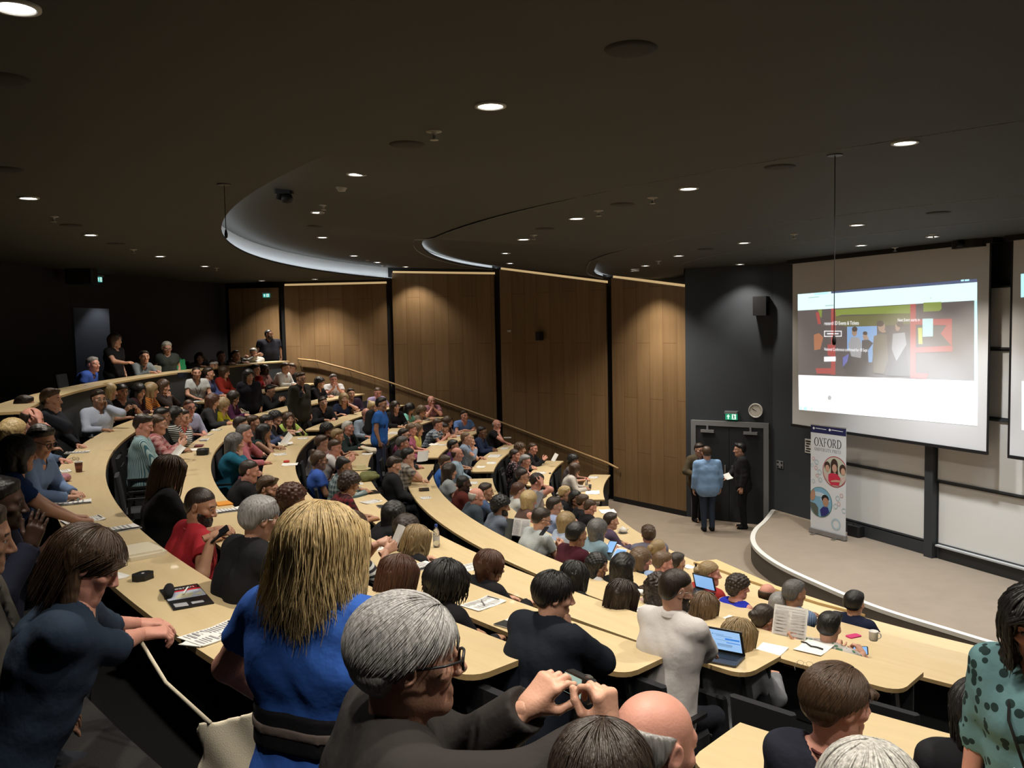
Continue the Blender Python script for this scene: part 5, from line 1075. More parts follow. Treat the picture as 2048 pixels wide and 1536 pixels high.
    if skirt:
        f = Field((-.32, -.32, pz*.5-.1), (.32, .32, pz+.14), vb); f.cap((0, -.012, pz+.05), (0, 0, pz*.5), .135, .2, .03, sc=((0, 1, 0), .82)); f.cap((-.06*W, -.01, pz+.02), (.06*W, -.01, pz+.02), .135, None, .04); X, Y, Z = f.grid(); f.F += .006*np.sin(np.arctan2(Y, X)*9)*np.clip((pz-Z)*4, 0, 1); f.cut(np.maximum(Z-(pz+.09), pz*.5-Z)+0*X+0*Y); V, Q = f.mesh(); child('skirt', V, Q, cloth(skirt))
    if belt:
        for t0, t1, g_, cc, nm in belt:
            f = Field(lo-.03, (hi[0]+.03, hi[1]+.03, N[2]+.02), vb*.8); torso(f, g_); X, Y, Z = f.grid(); f.cut(np.maximum(Z-sp(t1)[2], sp(t0)[2]-Z)+0*X+0*Y); f.cut(np.abs(X)-.24+0*Y+0*Z); V, Q = f.mesh(); child(nm, V, Q, cloth(cc))
    if cap:
        f = hair_field('buzz', max(vh, .006)); f2 = Field((-.12, -.14, -.02), (.12, .15, .15), max(vh, .006)); f2.ell((0, -.016, .034), (.086, .108, .094), .01); X, Y, Z = f2.grid(); f2.cut(-(Z-.035-.15*Y)+0*X)
        if cap[0] == 'cap': f2.cap((-.03, .09, .05), (.03, .09, .05), .035, .035, .02, sc=((0, 0, 1), .25)); f2.cap((-.03, .12, .045), (.03, .12, .045), .03, .03, .02, sc=((0, 0, 1), .25))
        V, Q = f2.mesh(); child('hat', hd(V), Q, cloth(cap[1]))
    if seat and not stand: SEATS.append((row, loc.copy(), rot, pz))
    return body, dict(loc=loc, rot=rot, C=C, N=N, RH=RH, WR=WR, EL=EL, H=H, sp=sp, pz=pz, d=d, hz=hz, fl=fl, ln=ln)
def world(info, p): return info['loc']+rotz(info['rot']) @ np.asarray(p, float)
# ------------------------------------------------------------------ the audience
BK, NV, WH, GY, CH = (.012, .012, .014), (.018, .026, .055), (.60, .59, .57), (.22, .23, .25), (.035, .036, .04)
LBL, BLU, RED, PNK, DEN = (.30, .38, .52), (.045, .15, .52), (.34, .02, .03), (.50, .20, .26), (.08, .12, .20)
Q = {}
def P(px, py, row, label, hair, top, **k):
    i = person(px, py, row, label, hair, top, **k)[1]; Q[label] = i; return i
far, near = dict(pick='far'), dict(pick='near')
# top row
P(187, 731, 9, 'grey haired man in a blue polo shirt, leftmost in the top row', ('short', 'grey'), ('polo', (.045, .10, .40)), h=-25, hp=0, pose='lap', skin='P', **far)
P(231, 681, 9, 'dim standing woman in black with beige trousers at the dark rear wall', ('bob', 'brown'), ('tee', BK), sex='f', stand=True, b=-15, hp=4, trousers=(.25, .23, .18), arms={'R': ((.16, .40, 1.02), (.1, .9, .1), (.3, 0, 1))}, **far)
P(289, 716, 9, 'person in a grey shirt sitting beside the green tote bag', ('short', 'dark'), ('shirt', (.20, .23, .25)), b=-20, h=-30, hp=0, **far)
GT = P(334, 696, 9, 'smiling white haired woman in glasses standing with a cream tote strap', ('short', 'white'), ('tee', (.045, .055, .05)), sex='f', stand=True, b=-55, h=10, hp=12, glasses='thick', trousers=(.3, .3, .32), hvol=1.4, **far)
P(400, 723, 9, 'woman with long dark hair in the top row, looking right', ('long', 'black'), ('jumper', CH), sex='f', b=-30, h=-30, hp=0, **far)
P(443, 716, 9, 'smiling short haired man in the top row, left of the oak corner', ('short', 'dark'), ('shirt', CH), h=-40, hp=0, **far)
P(472, 716, 9, 'dark haired person in brown at the rear oak corner', ('short', 'dark'), ('shirt', (.06, .045, .03)), h=-20, hp=0, **far)
P(507, 708, 9, 'grey haired man in a white shirt below the standing man in black', ('short', 'grey'), ('shirt', (.48, .48, .46)), b=-60, hp=15, pose='fold', **far)
BM = P(538, 669, 9, 'heavy bearded man in black standing against the rear oak panel', ('buzz', 'black'), ('polo', (.012, .013, .02)), stand=True, b=-45, h=40, hp=2, skin='B', beard=('full', 'black'), W=1.25, belly=.05, trousers=BK, **far)
P(428, 733, 8, 'person in a white knitted cap in the upper rows', ('short', 'dark'), ('shirt', CH), dist=20.3, cap=('beanie', (.55, .55, .55)), h=-30)
# eighth row
P(52, 816, 8, 'dark haired head behind the bald man at the far left', ('short', 'dark'), ('tee', CH), dist=10.9, hp=10)
P(29, 868, 8, 'blond head at the left edge behind the black bobbed woman', ('bob', 'blonde'), ('tee', GY), sex='f', dist=9.0)
P(66, 842, 8, 'bald man at far left resting his forehead in his hand', ('bald', 'dark'), ('shirt', DEN), skin='P', pose='headR', hp=18, dist=9.7)
P(104, 802, 8, 'man with side parted brown hair in a dark suit, hand at his mouth', ('side', 'brown'), ('suit', (.014, .016, .024), None, (.45, .47, .5)), pose='chinR', h=-15, hp=4, hvol=1.4, **far)
P(174, 791, 8, 'grey haired head behind the man in the pale blue shirt', ('short', 'salt'), ('jumper', CH), b=10, dist=14.3)
P(198, 800, 8, 'laughing man in glasses and pale blue shirt, hand at his temple', ('short', 'dark'), ('shirt', (.40, .45, .57)), b=-45, h=-8, glasses='thin', pose='faceL', dist=13.2, skin='M')
P(219, 785, 8, 'blonde woman next to the man in the pale blue shirt', ('bob', 'blonde'), ('tee', CH), sex='f', b=20, dist=14.7)
P(244, 786, 8, 'dark haired woman in black holding up her hands to talk', ('tied', 'black'), ('tee', BK), sex='f', b=-45, pose='hold', skin='M', dist=14.9)
P(279, 784, 8, 'woman with long black hair beside the orange striped top', ('long', 'black'), ('jumper', (.035, .012, .015)), sex='f', b=-10, h=-20, hp=20, dist=15.9)
P(303, 782, 8, 'woman in an orange and black striped top', ('bob', 'fair'), ('elbow', (.60, .22, .03), 'wstripe', (.03, .02, .02)), sex='f', h=25, dist=16.3)
P(328, 775, 8, 'woman with long brown hair raising both hands to her face', ('long', 'brown'), ('jumper', (.03, .02, .018)), sex='f', pose='clasp', h=-10, dist=17.0)
P(393, 748, 8, 'man in a white polo shirt and lanyard facing right, upper left', ('buzz', 'dark'), ('polo', (.48, .50, .51)), b=-45, h=-10, hp=2, lanyard=(.03, .03, .04), **far)
P(418, 748, 8, 'man in a blue checked shirt behind the white polo man', ('short', 'dark'), ('shirt', (.05, .07, .20), 'check', (.09, .11, .25)), h=20, dist=19.5)
P(449, 745, 8, 'brown haired woman in a grey waistcoat with red sleeves', ('bob', 'brown'), ('jumper', (.30, .03, .02)), sex='f', h=10, hp=14, **far)
SBW = P(498, 751, 7, 'woman in black with long dark hair standing with a cream tote bag', ('long', 'black'), ('jumper', (.012, .012, .018)), sex='f', stand=True, b=-55, h=10, glasses='thin', trousers=BK, dist=18.7)
P(512, 741, 8, 'woman in a red top, arm raised, behind the standing dark haired woman', ('short', 'dark'), ('elbow', (.34, .03, .03)), sex='f', pose='faceR', dist=21.9)
P(531, 741, 8, 'dark skinned woman with tied black hair near the white shirted back', ('tied', 'black'), ('shirt', (.18, .05, .04), 'check', (.3, .2, .18)), sex='f', skin='D', h=-20, hp=0, dist=22.4)
P(571, 737, 8, 'man in a white shirt seen from behind, leaning to the wall side', ('short', 'brown'), ('shirt', (.62, .62, .62)), b=-5, pose='write', hp=14, dist=22.7)
P(584, 738, 8, 'man facing the camera just beyond the white shirted back', ('short', 'brown'), ('shirt', CH), b=-100, hp=10, dist=23.3)
P(39, 908, 8, 'woman with a black bob and navy top, arms stretched along the desk', ('bobfringe', 'black'), ('tee', (.010, .028, .10)), sex='f', h=10, hp=8, dist=6.2, hero=True, arms={'R': ((.10, .62, .775), (-.1, 1, -.1), (0, 0, 1), 'fist'), 'L': ((-.06, .60, .775), (.15, 1, -.1), (0, 0, 1), 'fist')})
P(84, 885, 8, 'young man in glasses and blue shirt leaning over his forearm', ('short', 'dark'), ('shirt', (.17, .25, .43)), b=-25, h=-15, hp=22, glasses='thick', pose='write', dist=7.7)
# seventh row
P(288, 853, 7, 'man in a teal and white striped shirt looking down', ('side', 'dark'), ('shirt', (.34, .46, .48), 'vstripe', (.05, .14, .18)), pose='lap', h=-15, hp=20, dist=11.0, W=1.1, belly=.02, skin='P')
P(317, 851, 7, 'woman in glasses with a pink plaid shirt and red lanyard', ('tied', 'brown'), ('shirt', (.50, .30, .29), 'plaid', (.25, .05, .06)), sex='f', glasses='thin', pose='hold', h=-10, dist=11.9, lanyard=(.3, .02, .03))
P(326, 836, 7, 'black haired head between the pink plaid and the striped top', ('short', 'black'), ('jumper', BK), h=-10, dist=12.8, skin='M')
P(351, 834, 7, 'woman with a black bob in a black and white striped jumper', ('bob', 'black'), ('jumper', (.02, .02, .022), 'hstripe', (.5, .5, .48)), sex='f', pose='fold', h=-25, dist=13.3)
P(367, 838, 7, 'person in a red t-shirt behind the striped jumper', ('short', 'dark'), ('tee', (.36, .03, .03)), pose='lap', h=-30, dist=14.0)
P(379, 817, 7, 'balding man in glasses and a lavender shirt with rolled sleeves, writing', ('buzz', 'auburn'), ('elbow', (.36, .38, .55)), collar=(.36, .38, .55), b=-35, h=-15, hp=6, glasses='thick', pose='write', skin='P', dist=14.9)
P(426, 804, 7, 'red brown haired woman behind the mustard cardigan', ('long', 'auburn'), ('jumper', CH), sex='f', dist=16.5, hp=20)
P(447, 812, 7, 'curly blonde woman in a mustard cardigan bent over her writing', ('wavy', 'fair'), ('jumper', (.42, .37, .02)), sex='f', pose='write', hp=35, h=-15, dist=16.8)
P(468, 797, 7, 'dark haired woman in a purple jumper leaning on the desk', ('bob', 'dark'), ('jumper', (.06, .014, .045)), sex='f', pose='write', hp=22, h=-15, dist=17.9)
P(342, 944, 7, 'woman with long brown hair, black top, back half turned to us', ('long', 'brown'), ('jumper', BK), sex='f', h=-15, hp=6, dist=7.2, hero=True, strands=dict(n=420, length=.34, r=.005, wave=.006, seed=3, shell=.020))
P(403, 1013, 7, 'bearded man in a red t-shirt and lanyard turning round to chat', ('buzz', 'dark'), ('tee', RED), dist=5.9, h=-40, hp=20, beard=('full', 'black'), skin='M', lanyard=(.3, .05, .06), arms={'R': ('w', tuple(atd(424, 1072, 5.55)), (.8, .5, .2), (-.2, -.5, .8), 'grip'), 'L': ('w', tuple(atd(432, 1060, 5.75)), (.9, .2, 0), (0, -.3, 1), 'grip')}, hero=True, W=1.15, belly=.02)
P(522, 1038, 7, 'grey haired man in a black jacket seen from behind', ('short', 'grey'), ('jacket', (.013, .013, .015)), dist=4.9, h=-5, hp=10, glasses='thin', hero=True, W=1.15, belly=.02, strands=dict(n=1300, length=.05, r=.0022, wave=.003, seed=4, shell=.012, seg=5, face_cut=False))
P(541, 783, 7, 'young black haired man in glasses and dark jacket reading in the wall block', ('short', 'black'), ('jacket', BK), glasses='thick', pose='hold', skin='M', hp=16, h=-10, dist=20.3)
P(602, 757, 6, 'tall man in a dark olive jacket standing on the stair aisle', ('short', 'brown'), ('suit', (.034, .031, .026), None, (.012, .012, .014)), stand=True, b=-20, h=-20, glasses='thin', trousers=(.03, .028, .025), dist=18.7, W=1.2, belly=.03, floor=1.55)
P(640, 767, 7, 'person with bushy black hair in the wall block, back turned', ('curly', 'black'), ('jumper', BK), h=10, dist=22.6)
P(667, 760, 7, 'smiling man in a white short sleeved shirt near the handrail', ('short', 'salt'), ('polo', (.58, .57, .58)), b=-50, pose='clap', dist=23.2, skin='P', lanyard=(.03, .03, .03))
# sixth row
P(646, 806, 6, 'dark haired woman in glasses and hairband leaning right', ('tied', 'dark'), ('jacket', (.015, .015, .017)), sex='f', b=-40, h=-10, roll=12, glasses='thin', dist=19.9)
P(688, 799, 6, 'blonde woman in glasses and navy top, cheek on her hand', ('bob', 'fair'), ('tee', NV), sex='f', b=-55, glasses='thin', pose='faceL', hp=2, dist=21.1)
P(702, 789, 6, 'young man in dark purple just behind the blonde woman in glasses', ('short', 'dark'), ('jumper', (.03, .018, .035)), b=-50, hp=0, dist=22.0)
P(756, 786, 6, 'balding man in a lavender shirt looking down by the oak wall', ('buzz', 'brown'), ('shirt', (.32, .26, .44)), b=-30, h=-20, hp=22, skin='P', dist=23.0)
P(471, 888, 6, 'woman with long grey hair in a teal cardigan, hand at her chin', ('long', 'salt'), ('jumper', (.018, .13, .21)), sex='f', pose='chinR', dist=12.4, h=-10)
P(490, 869, 6, 'grey haired man in a pink shirt beside the teal cardigan', ('short', 'salt'), ('shirt', (.45, .15, .18)), dist=13.5, pose='chinL', skin='P')
P(483, 852, 6, 'dark haired man two seats past the teal cardigan', ('short', 'dark'), ('jumper', GY), dist=14.4)
P(507, 848, 6, 'brown haired head beyond the dark haired man, sixth row', ('short', 'brown'), ('shirt', CH), dist=15.4)
P(529, 866, 6, 'woman with long black hair resting her chin, bare arm raised', ('long', 'black'), ('sleeveless', (.012, .03, .03)), sex='f', pose='chinR', dist=15.0, skin='M', h=-10)
P(534, 846, 6, 'person in a dark hat and denim jacket, sixth row', ('short', 'black'), ('jacket', (.06, .08, .16)), dist=16.4, cap=('beanie', BK))
P(552, 838, 6, 'large bushy black head left of the lime top', ('curly', 'black'), ('jumper', BK), dist=17.2)
P(578, 840, 6, 'smiling brown haired woman in a lime green top', ('long', 'brown'), ('elbow', (.42, .56, .13)), sex='f', b=-45, h=-10, hp=0, dist=17.9)
P(500, 945, 6, 'shaven headed man in a black jacket, back to us', ('buzz', 'dark'), ('jacket', BK), skin='P', dist=10.4, h=-10, hp=14)
P(537, 978, 6, 'brown haired bearded man in profile beside the grey haired man', ('side', 'brown'), ('jacket', BK), dist=8.9, h=-40, hp=12, beard=('full', 'brown'), hvol=1.2, hero=True)
P(586, 1003, 6, 'auburn curly head left of the tall blonde woman', ('curly', 'auburn'), ('jumper', CH), sex='f', dist=7.9)
P(706, 1062, 6, 'woman in a black and white striped top holding a paper slip', ('bob', 'brown'), ('elbow', (.50, .50, .48), 'wstripe', (.025, .025, .03)), sex='f', dist=6.9, h=-15, lean0=24, arms={'R': ('w', tuple(atd(772, 1102, 6.75)), (.6, .5, .25), (.6, -.7, .3), 'grip'), 'L': ('w', tuple(atd(757, 1086, 7.1)), (.75, .3, .2), (.2, -.4, .9), 'grip')})
P(799, 1150, 6, 'woman with long straight auburn hair and glasses, back to us', ('long', 'auburn'), ('jumper', BK), sex='f', dist=5.9, h=-15, glasses='thick', hero=True, hvol=1.15, strands=dict(n=520, length=.33, r=.005, wave=.003, seed=5, shell=.021))
P(895, 1165, 6, 'woman with thick curly black hair, back to us, beside the clipboard', ('curly', 'black'), ('jumper', BK), sex='f', dist=5.5, h=-10, hero=True, hvol=1.1, skin='M', strands=dict(n=420, length=.2, r=.008, wave=.03, seed=6, shell=.03))
P(1109, 1192, 6, 'black haired man in a navy blazer, chin propped on his hand', ('plain', 'black'), ('jacket', (.011, .014, .022)), dist=4.7, h=-35, hp=10, pose='chinR', hero=True, hvol=1.3, lean0=18, strands=dict(n=900, length=.055, r=.0035, wave=.01, seed=7, shell=.016, seg=5, face_cut=False))
# fifth row
P(733, 830, 5, 'bald man in glasses behind the boy with the backpack', ('bald', 'brown'), ('shirt', (.22, .30, .42), 'vstripe', (.4, .45, .5)), b=-55, glasses='thick', skin='P', dist=19.2)
P(746, 816, 5, 'blonde head with a topknot above the bald man in glasses', ('topbun', 'blonde'), ('tee', CH), sex='f', dist=20.4)
P(791, 815, 5, 'woman in black with long dark hair, smiling, wall block', ('long', 'dark'), ('jumper', BK), sex='f', b=-35, glasses='thin', dist=21.0, hp=0)
P(820, 819, 5, 'woman in a mint t-shirt bending over her bag', ('long', 'black'), ('tee', (.24, .60, .52)), sex='f', hp=40, h=-10, pose='write', dist=21.9)
P(844, 824, 5, 'person with curly greying hair and patterned sleeves', ('curly', 'ltbrown'), ('jumper', (.18, .14, .11), 'dots', (.3, .26, .2)), sex='f', hp=15, dist=22.4)
P(863, 803, 5, 'bald man in a pink checked shirt with clasped hands at his chin', ('bald', 'grey'), ('polo', (.42, .22, .25), 'check', (.28, .12, .16)), b=-45, pose='clasp', skin='P', dist=23.1, hp=4)
P(697, 858, 5, 'grey haired man in glasses with a dark green jacket', ('short', 'white'), ('suit', (.022, .036, .034), None, (.2, .32, .34)), b=-20, glasses='thin', skin='P', dist=17.3, hp=2)
P(676, 874, 5, 'fair haired woman in a pale pink top beside the grey haired man', ('short', 'fair'), ('sleeveless', (.5, .28, .26)), sex='f', dist=16.4, hp=16)
P(655, 862, 5, 'black haired person under the desk end of the wall block', ('curly', 'black'), ('jumper', BK), dist=17.3)
P(645, 888, 5, 'brown haired man above the topknot woman, fifth row', ('short', 'brown'), ('tee', (.3, .27, .26)), dist=15.2)
P(671, 897, 5, 'man with brown hair in a white t-shirt looking down', ('short', 'brown'), ('tee', (.56, .53, .54)), h=-25, hp=14, dist=14.9, skin='P', pose='hold')
P(639, 923, 5, 'woman with a brown topknot and dark glasses in a blue top', ('topbun', 'brown'), ('tee', (.05, .12, .46)), sex='f', glasses='thick', dist=12.6, hp=8, pose='lap', skin='M')
P(689, 934, 5, 'balding dark haired man with a tanned crown in a plaid shirt', ('thin', 'black'), ('shirt', (.05, .08, .085), 'plaid', (.30, .36, .36)), skin='M', dist=12.5, hp=18)
P(700, 970, 5, 'curly dark haired man in a black and red top, writing', ('curly', 'dark'), ('tee', (.02, .016, .017), 'plaid', (.16, .02, .025)), dist=10.7, pose='write', hp=20, skin='M')
P(790, 1031, 5, 'woman with long black hair and leather jacket, back to us', ('long', 'black'), ('jacket', BK), sex='f', dist=9.5, hp=14)
P(815, 1061, 5, 'dark head between the black haired and the blonde woman', ('bob', 'dark'), ('jumper', BK), sex='f', dist=8.6, hp=14)
P(835, 1079, 5, 'blonde woman in black seen from behind, left of the water bottle', ('wavy', 'fair'), ('jumper', BK), sex='f', dist=8.1, hp=8, hero=True, strands=dict(n=420, length=.26, r=.005, wave=.010, seed=8, shell=.021))
P(981, 1133, 5, 'woman with a chestnut bob, dark glasses and black jacket', ('bobfringe', 'auburn'), ('jacket', BK), sex='f', dist=7.2, h=-35, glasses='thick', hp=10, hero=True, strands=dict(n=360, length=.17, r=.005, wave=.003, seed=9, shell=.021))
WS = P(1354, 1182, 5, 'bearded man in glasses and a white shirt typing on a laptop', ('buzz', 'dark'), ('shirt', (.60, .57, .56)), dist=5.5, h=-28, hp=16, glasses='thin', beard=('full', 'dark'), hero=True, lanyard=(.12, .01, .02), W=1.0, lean0=10, hscale=1.05, arms={'R': ('w', tuple(atz(1418, 1330, FL(5)+.785)), (.55, .75, -.1), (0, 0, 1), 'relax', (.7, -.4, -.6)), 'L': ('w', tuple(atz(1405, 1302, FL(5)+.785)), (.75, .6, -.1), (0, 0, 1), 'relax')})
P(764, 808, 5, 'young man in a blue t-shirt with a backpack standing on the stairs', ('short', 'black'), ('tee', (.035, .14, .48)), stand=True, b=-5, h=-15, dist=17.4, floor=1.24, trousers=(.05, .06, .1), skin='M')
BP = Q['young man in a blue t-shirt with a backpack standing on the stairs']
# fourth row
P(789, 932, 4, 'dark haired man in a dark suit looking down, fourth row', ('side', 'dark'), ('suit', (.02, .021, .024), None, (.3, .3, .3)), dist=13.9, hp=24, pose='lap')
P(817, 914, 4, 'man in a grey plaid short sleeved shirt, hand to his face', ('short', 'black'), ('polo', (.34, .31, .27), 'plaid', (.09, .085, .08)), dist=14.9, pose='chinR', hp=12)
P(806, 889, 4, 'grey haired person at the aisle end of the fourth row', ('short', 'salt'), ('jumper', CH), dist=16.6, skin='P')
P(809, 872, 4, 'man with a moustache and glasses in a pink checked shirt', ('short', 'dark'), ('shirt', (.45, .13, .22), 'check', (.30, .06, .12)), glasses='thick', beard=('goatee', 'black'), dist=17.8, hp=4, h=-10)
P(823, 861, 4, 'smiling fair haired woman next to the moustached man', ('tied', 'ltbrown'), ('tee', (.40, .12, .2)), sex='f', dist=18.8, skin='P')
P(836, 861, 4, 'woman in a pale yellow top, wall block fourth row', ('bob', 'ltbrown'), ('vtee', (.60, .54, .15)), sex='f', dist=19.4, hp=4, pose='lap')
P(876, 850, 4, 'man in a blue and white plaid shirt with short sleeves', ('short', 'brown'), ('polo', (.40, .45, .50), 'plaid', (.03, .05, .09)), dist=20.7, pose='phone', hp=18, skin='P')
P(888, 858, 4, 'person in navy leaning forward beyond the plaid shirt', ('short', 'dark'), ('tee', NV), dist=21.2, hp=30, pose='write')
P(897, 845, 4, 'woman with long brown hair in pink, arms along the desk', ('long', 'brown'), ('elbow', (.46, .30, .28)), sex='f', dist=21.8, h=-10, hp=10)
P(929, 833, 4, 'young man in a blue t-shirt leaning on his arms by the wall', ('short', 'dark'), ('tee', (.13, .24, .52)), b=-40, hp=0, dist=22.6, skin='P')
P(1150, 1152, 4, 'woman with straight black hair, back turned, beside the navy blazer', ('long', 'black'), ('jumper', BK), sex='f', dist=7.9, hero=True, strands=dict(n=360, length=.3, r=.005, wave=.002, seed=10, shell=.02))
P(1246, 1192, 4, 'woman with long dark hair held by a pale clip', ('long', 'dark'), ('sleeveless', (.38, .26, .28)), sex='f', dist=7.3, h=-25, hp=12, hero=True, strands=dict(n=360, length=.3, r=.005, wave=.004, seed=11, shell=.02))
P(1479, 1274, 4, 'woman with very long straight blonde hair behind the laptop', ('long', 'fair'), ('jumper', GY), sex='f', dist=6.3, h=-10, hero=True, strands=dict(n=460, length=.34, r=.005, wave=.002, seed=12, shell=.02))
# third row
P(933, 878, 3, 'man with cropped hair in a grey blue striped shirt, arms folded', ('buzz', 'ltbrown'), ('shirt', (.17, .22, .30), 'vstripe', (.25, .31, .40)), pose='fold', dist=18.7, hp=2)
P(907, 894, 3, 'dark haired person in purple just behind the tanned bald head', ('short', 'black'), ('tee', (.07, .02, .08)), dist=18.2, skin='M')
P(940, 885, 3, 'fair haired person with hand at mouth beside the striped shirt', ('short', 'fair'), ('tee', (.32, .06, .08)), sex='f', pose='chinR', dist=19.5)
P(915, 910, 3, 'bald man in a pale blue shirt, third row aisle seat', ('bald', 'brown'), ('shirt', (.30, .40, .50)), skin='P', dist=17.3, pose='lap', hp=6)
P(964, 866, 3, 'man in glasses and a navy jumper with joined hands', ('short', 'black'), ('jumper', (.018, .028, .065)), glasses='thick', skin='B', dist=20.9, h=-15, hp=8)
P(994, 851, 3, 'big bald man in a black t-shirt and glasses, fist at chin', ('bald', 'grey'), ('tee', (.013, .013, .014)), glasses='thick', skin='P', dist=21.8, pose='chinR', h=-30, hp=2, W=1.15, belly=.03)
P(891, 927, 3, 'brown haired head in the bend of the long desk', ('short', 'brown'), ('tee', BLU), dist=16.0, hp=18)
P(900, 944, 3, 'woman with long dark hair in a pale grey t-shirt, back to us', ('long', 'dark'), ('tee', (.33, .36, .38)), sex='f', dist=15.1, hvol=.9, pose='lap')
P(928, 969, 3, 'dark skinned man in a maroon jacket', ('buzz', 'black'), ('jumper', (.085, .018, .014)), skin='D', dist=14.1, pose='lap', hp=6)
P(954, 995, 3, 'bald man with white side hair in a slate blazer', ('bald', 'white'), ('jacket', (.045, .06, .075)), skin='P', dist=13.2, hp=8, h=-10, pose='lap')
P(973, 985, 3, 'dark haired man with clasped hands at his chin, denim shirt', ('short', 'dark'), ('shirt', (.07, .11, .21)), skin='M', dist=14.0, pose='clasp', hp=6, h=-25)
P(1003, 1014, 3, 'man with a big black curly head and beard in a slate shirt', ('curly', 'black'), ('shirt', (.13, .155, .20)), beard=('full', 'black'), skin='M', dist=12.1, h=-20, hp=12, pose='chinR')
P(1084, 1041, 3, 'man in glasses and a pale grey polo shirt bent over a phone', ('short', 'dark'), ('polo', (.36, .39, .40)), glasses='thick', dist=10.7, pose='phone', hp=22, h=-12, W=1.1, lean0=22)
P(1155, 1073, 3, 'black haired person in a maroon jumper, back turned', ('short', 'black'), ('jumper', (.05, .009, .016)), dist=9.9, hvol=1.7, skin='M')
P(1196, 1131, 3, 'dark haired woman glancing sideways, bare arm on the desk', ('long', 'black'), ('sleeveless', (.5, .5, .5)), sex='f', dist=9.2, h=-65, hp=8, skin='M', hero=True)
P(1249, 1136, 3, 'woman with straight black hair in black, third row', ('long', 'black'), ('jumper', BK), sex='f', dist=9.0)
P(1320, 1180, 3, 'dark curly hair left of the white shirted man', ('curlylong', 'dark'), ('tee', (.4, .28, .25)), sex='f', dist=8.3)
P(1410, 1214, 3, 'woman with long brown hair and blonde streaks, back to us', ('long', 'ltbrown'), ('jumper', CH), sex='f', dist=7.9, hero=True, strands=dict(n=360, length=.3, r=.005, wave=.007, seed=13, shell=.02))
NG = P(1529, 1238, 3, 'woman with pinned dark hair and glasses reading a printed sheet', ('bun', 'dark'), ('tee', (.022, .02, .065)), sex='f', dist=7.6, glasses='thick', h=-20, hp=14, hero=True, wide_neck=.02, lanyard=(.1, .02, .04), arms={'R': ('w', tuple(atd(1597, 1290, 7.25)), (-.1, .5, .8), (.8, -.5, .1), 'grip'), 'L': ('w', tuple(atd(1545, 1275, 7.5)), (.3, .6, .7), (-.5, -.3, .5), 'grip')})
PH = P(1660, 1255, 3, 'black haired man photographing with his phone near the mug', ('side', 'black'), ('tee', (.5, .47, .45), 'floral', (.1, .2, .12)), dist=7.2, hp=14, hvol=1.2, hero=True, arms={'R': ('w', tuple(atd(1737, 1306, 7.6)), (-.3, .7, .6), (.5, -.6, .5), 'grip'), 'L': ('w', tuple(atd(1697, 1300, 7.75)), (.35, .75, .5), (-.4, -.6, .5), 'grip')})
# second row
P(1030, 912, 2, 'dark haired woman in a floral top, second row wall block', ('tied', 'dark'), ('tee', (.02, .02, .022), 'floral', (.35, .2, .22)), sex='f', dist=19.2, h=-15, hp=4, pose='lap', skin='P')
P(1041, 899, 2, 'curly brown haired person behind the floral top', ('curly', 'brown'), ('jumper', CH), sex='f', dist=20.0)
P(1051, 924, 2, 'grey haired man in glasses with black and white top bending forward', ('short', 'grey'), ('polo', (.02, .02, .022)), glasses='thin', skin='P', dist=18.6, pose='chinR', h=-20, hp=16)
P(1066, 898, 2, 'bald man in black holding a book by the oak wall', ('buzz', 'brown'), ('jumper', BK), skin='P', dist=20.6, pose='hold', h=-15, hp=12)
P(1046, 955, 2, 'dark haired man in red framed glasses and grey shirt', ('short', 'dark'), ('tee', (.26, .26, .28)), glasses='thick', dist=15.9, h=-15, hp=6)
P(1038, 983, 2, 'woman in glasses with tied auburn hair and white t-shirt', ('tied', 'auburn'), ('tee', (.50, .52, .51)), sex='f', glasses='thin', dist=14.4, hp=8, pose='lap')
P(1075, 966, 2, 'man with spiky dark hair leaning his head on his hand', ('spiky', 'dark'), ('tee', (.35, .32, .32)), dist=14.6, pose='headR', hp=24, h=-15, skin='P')
P(1059, 1002, 2, 'woman with a short blonde bob and bare shoulders', ('bob', 'blonde'), ('sleeveless', (.10, .06, .05)), sex='f', dist=13.4, hp=16, skin='P')
P(1110, 1014, 2, 'dark haired man in glasses and a sky blue shirt', ('short', 'dark'), ('shirt', (.28, .34, .52)), glasses='thin', dist=13.1, h=-15, hp=10, pose='hold')
P(1134, 1047, 2, 'woman with straight blonde hair and pale blue shirt, back to us', ('bob', 'fair'), ('shirt', (.34, .40, .52)), sex='f', dist=12.1, hvol=1.2)
P(1197, 1062, 2, 'woman with grey hair in a light denim shirt holding tablets', ('bob', 'salt'), ('shirt', (.20, .30, .36)), sex='f', dist=11.6, pose='phone', hvol=1.3)
P(1284, 1121, 2, 'light brown haired woman turning to the right, black top', ('long', 'ltbrown'), ('jumper', BK), sex='f', dist=10.5, h=-40, hp=10, skin='P')
P(1327, 1129, 2, 'sandy haired man in a pale blue shirt, back to us', ('short', 'ltbrown'), ('shirt', (.26, .36, .56)), dist=10.2, h=-25, skin='P', hp=14)
P(1478, 1175, 2, 'woman with short curly dark hair in a cobalt sleeveless dress', ('curly', 'dark'), ('sleeveless', (.018, .03, .40)), sex='f', dist=9.2, h=-35, hvol=.75, lanyard=(.06, .01, .02), skin='P', hero=True, wide_neck=.03)
P(1420, 1150, 2, 'woman with a fair bun tied with an orange band, red top', ('bun', 'fair'), ('tee', (.32, .03, .03)), sex='f', dist=9.7, h=-45, hp=4, skin='P')
P(1561, 1214, 2, 'grey haired head between the reading woman and striped shirt', ('short', 'grey'), ('jumper', CH), dist=8.9)
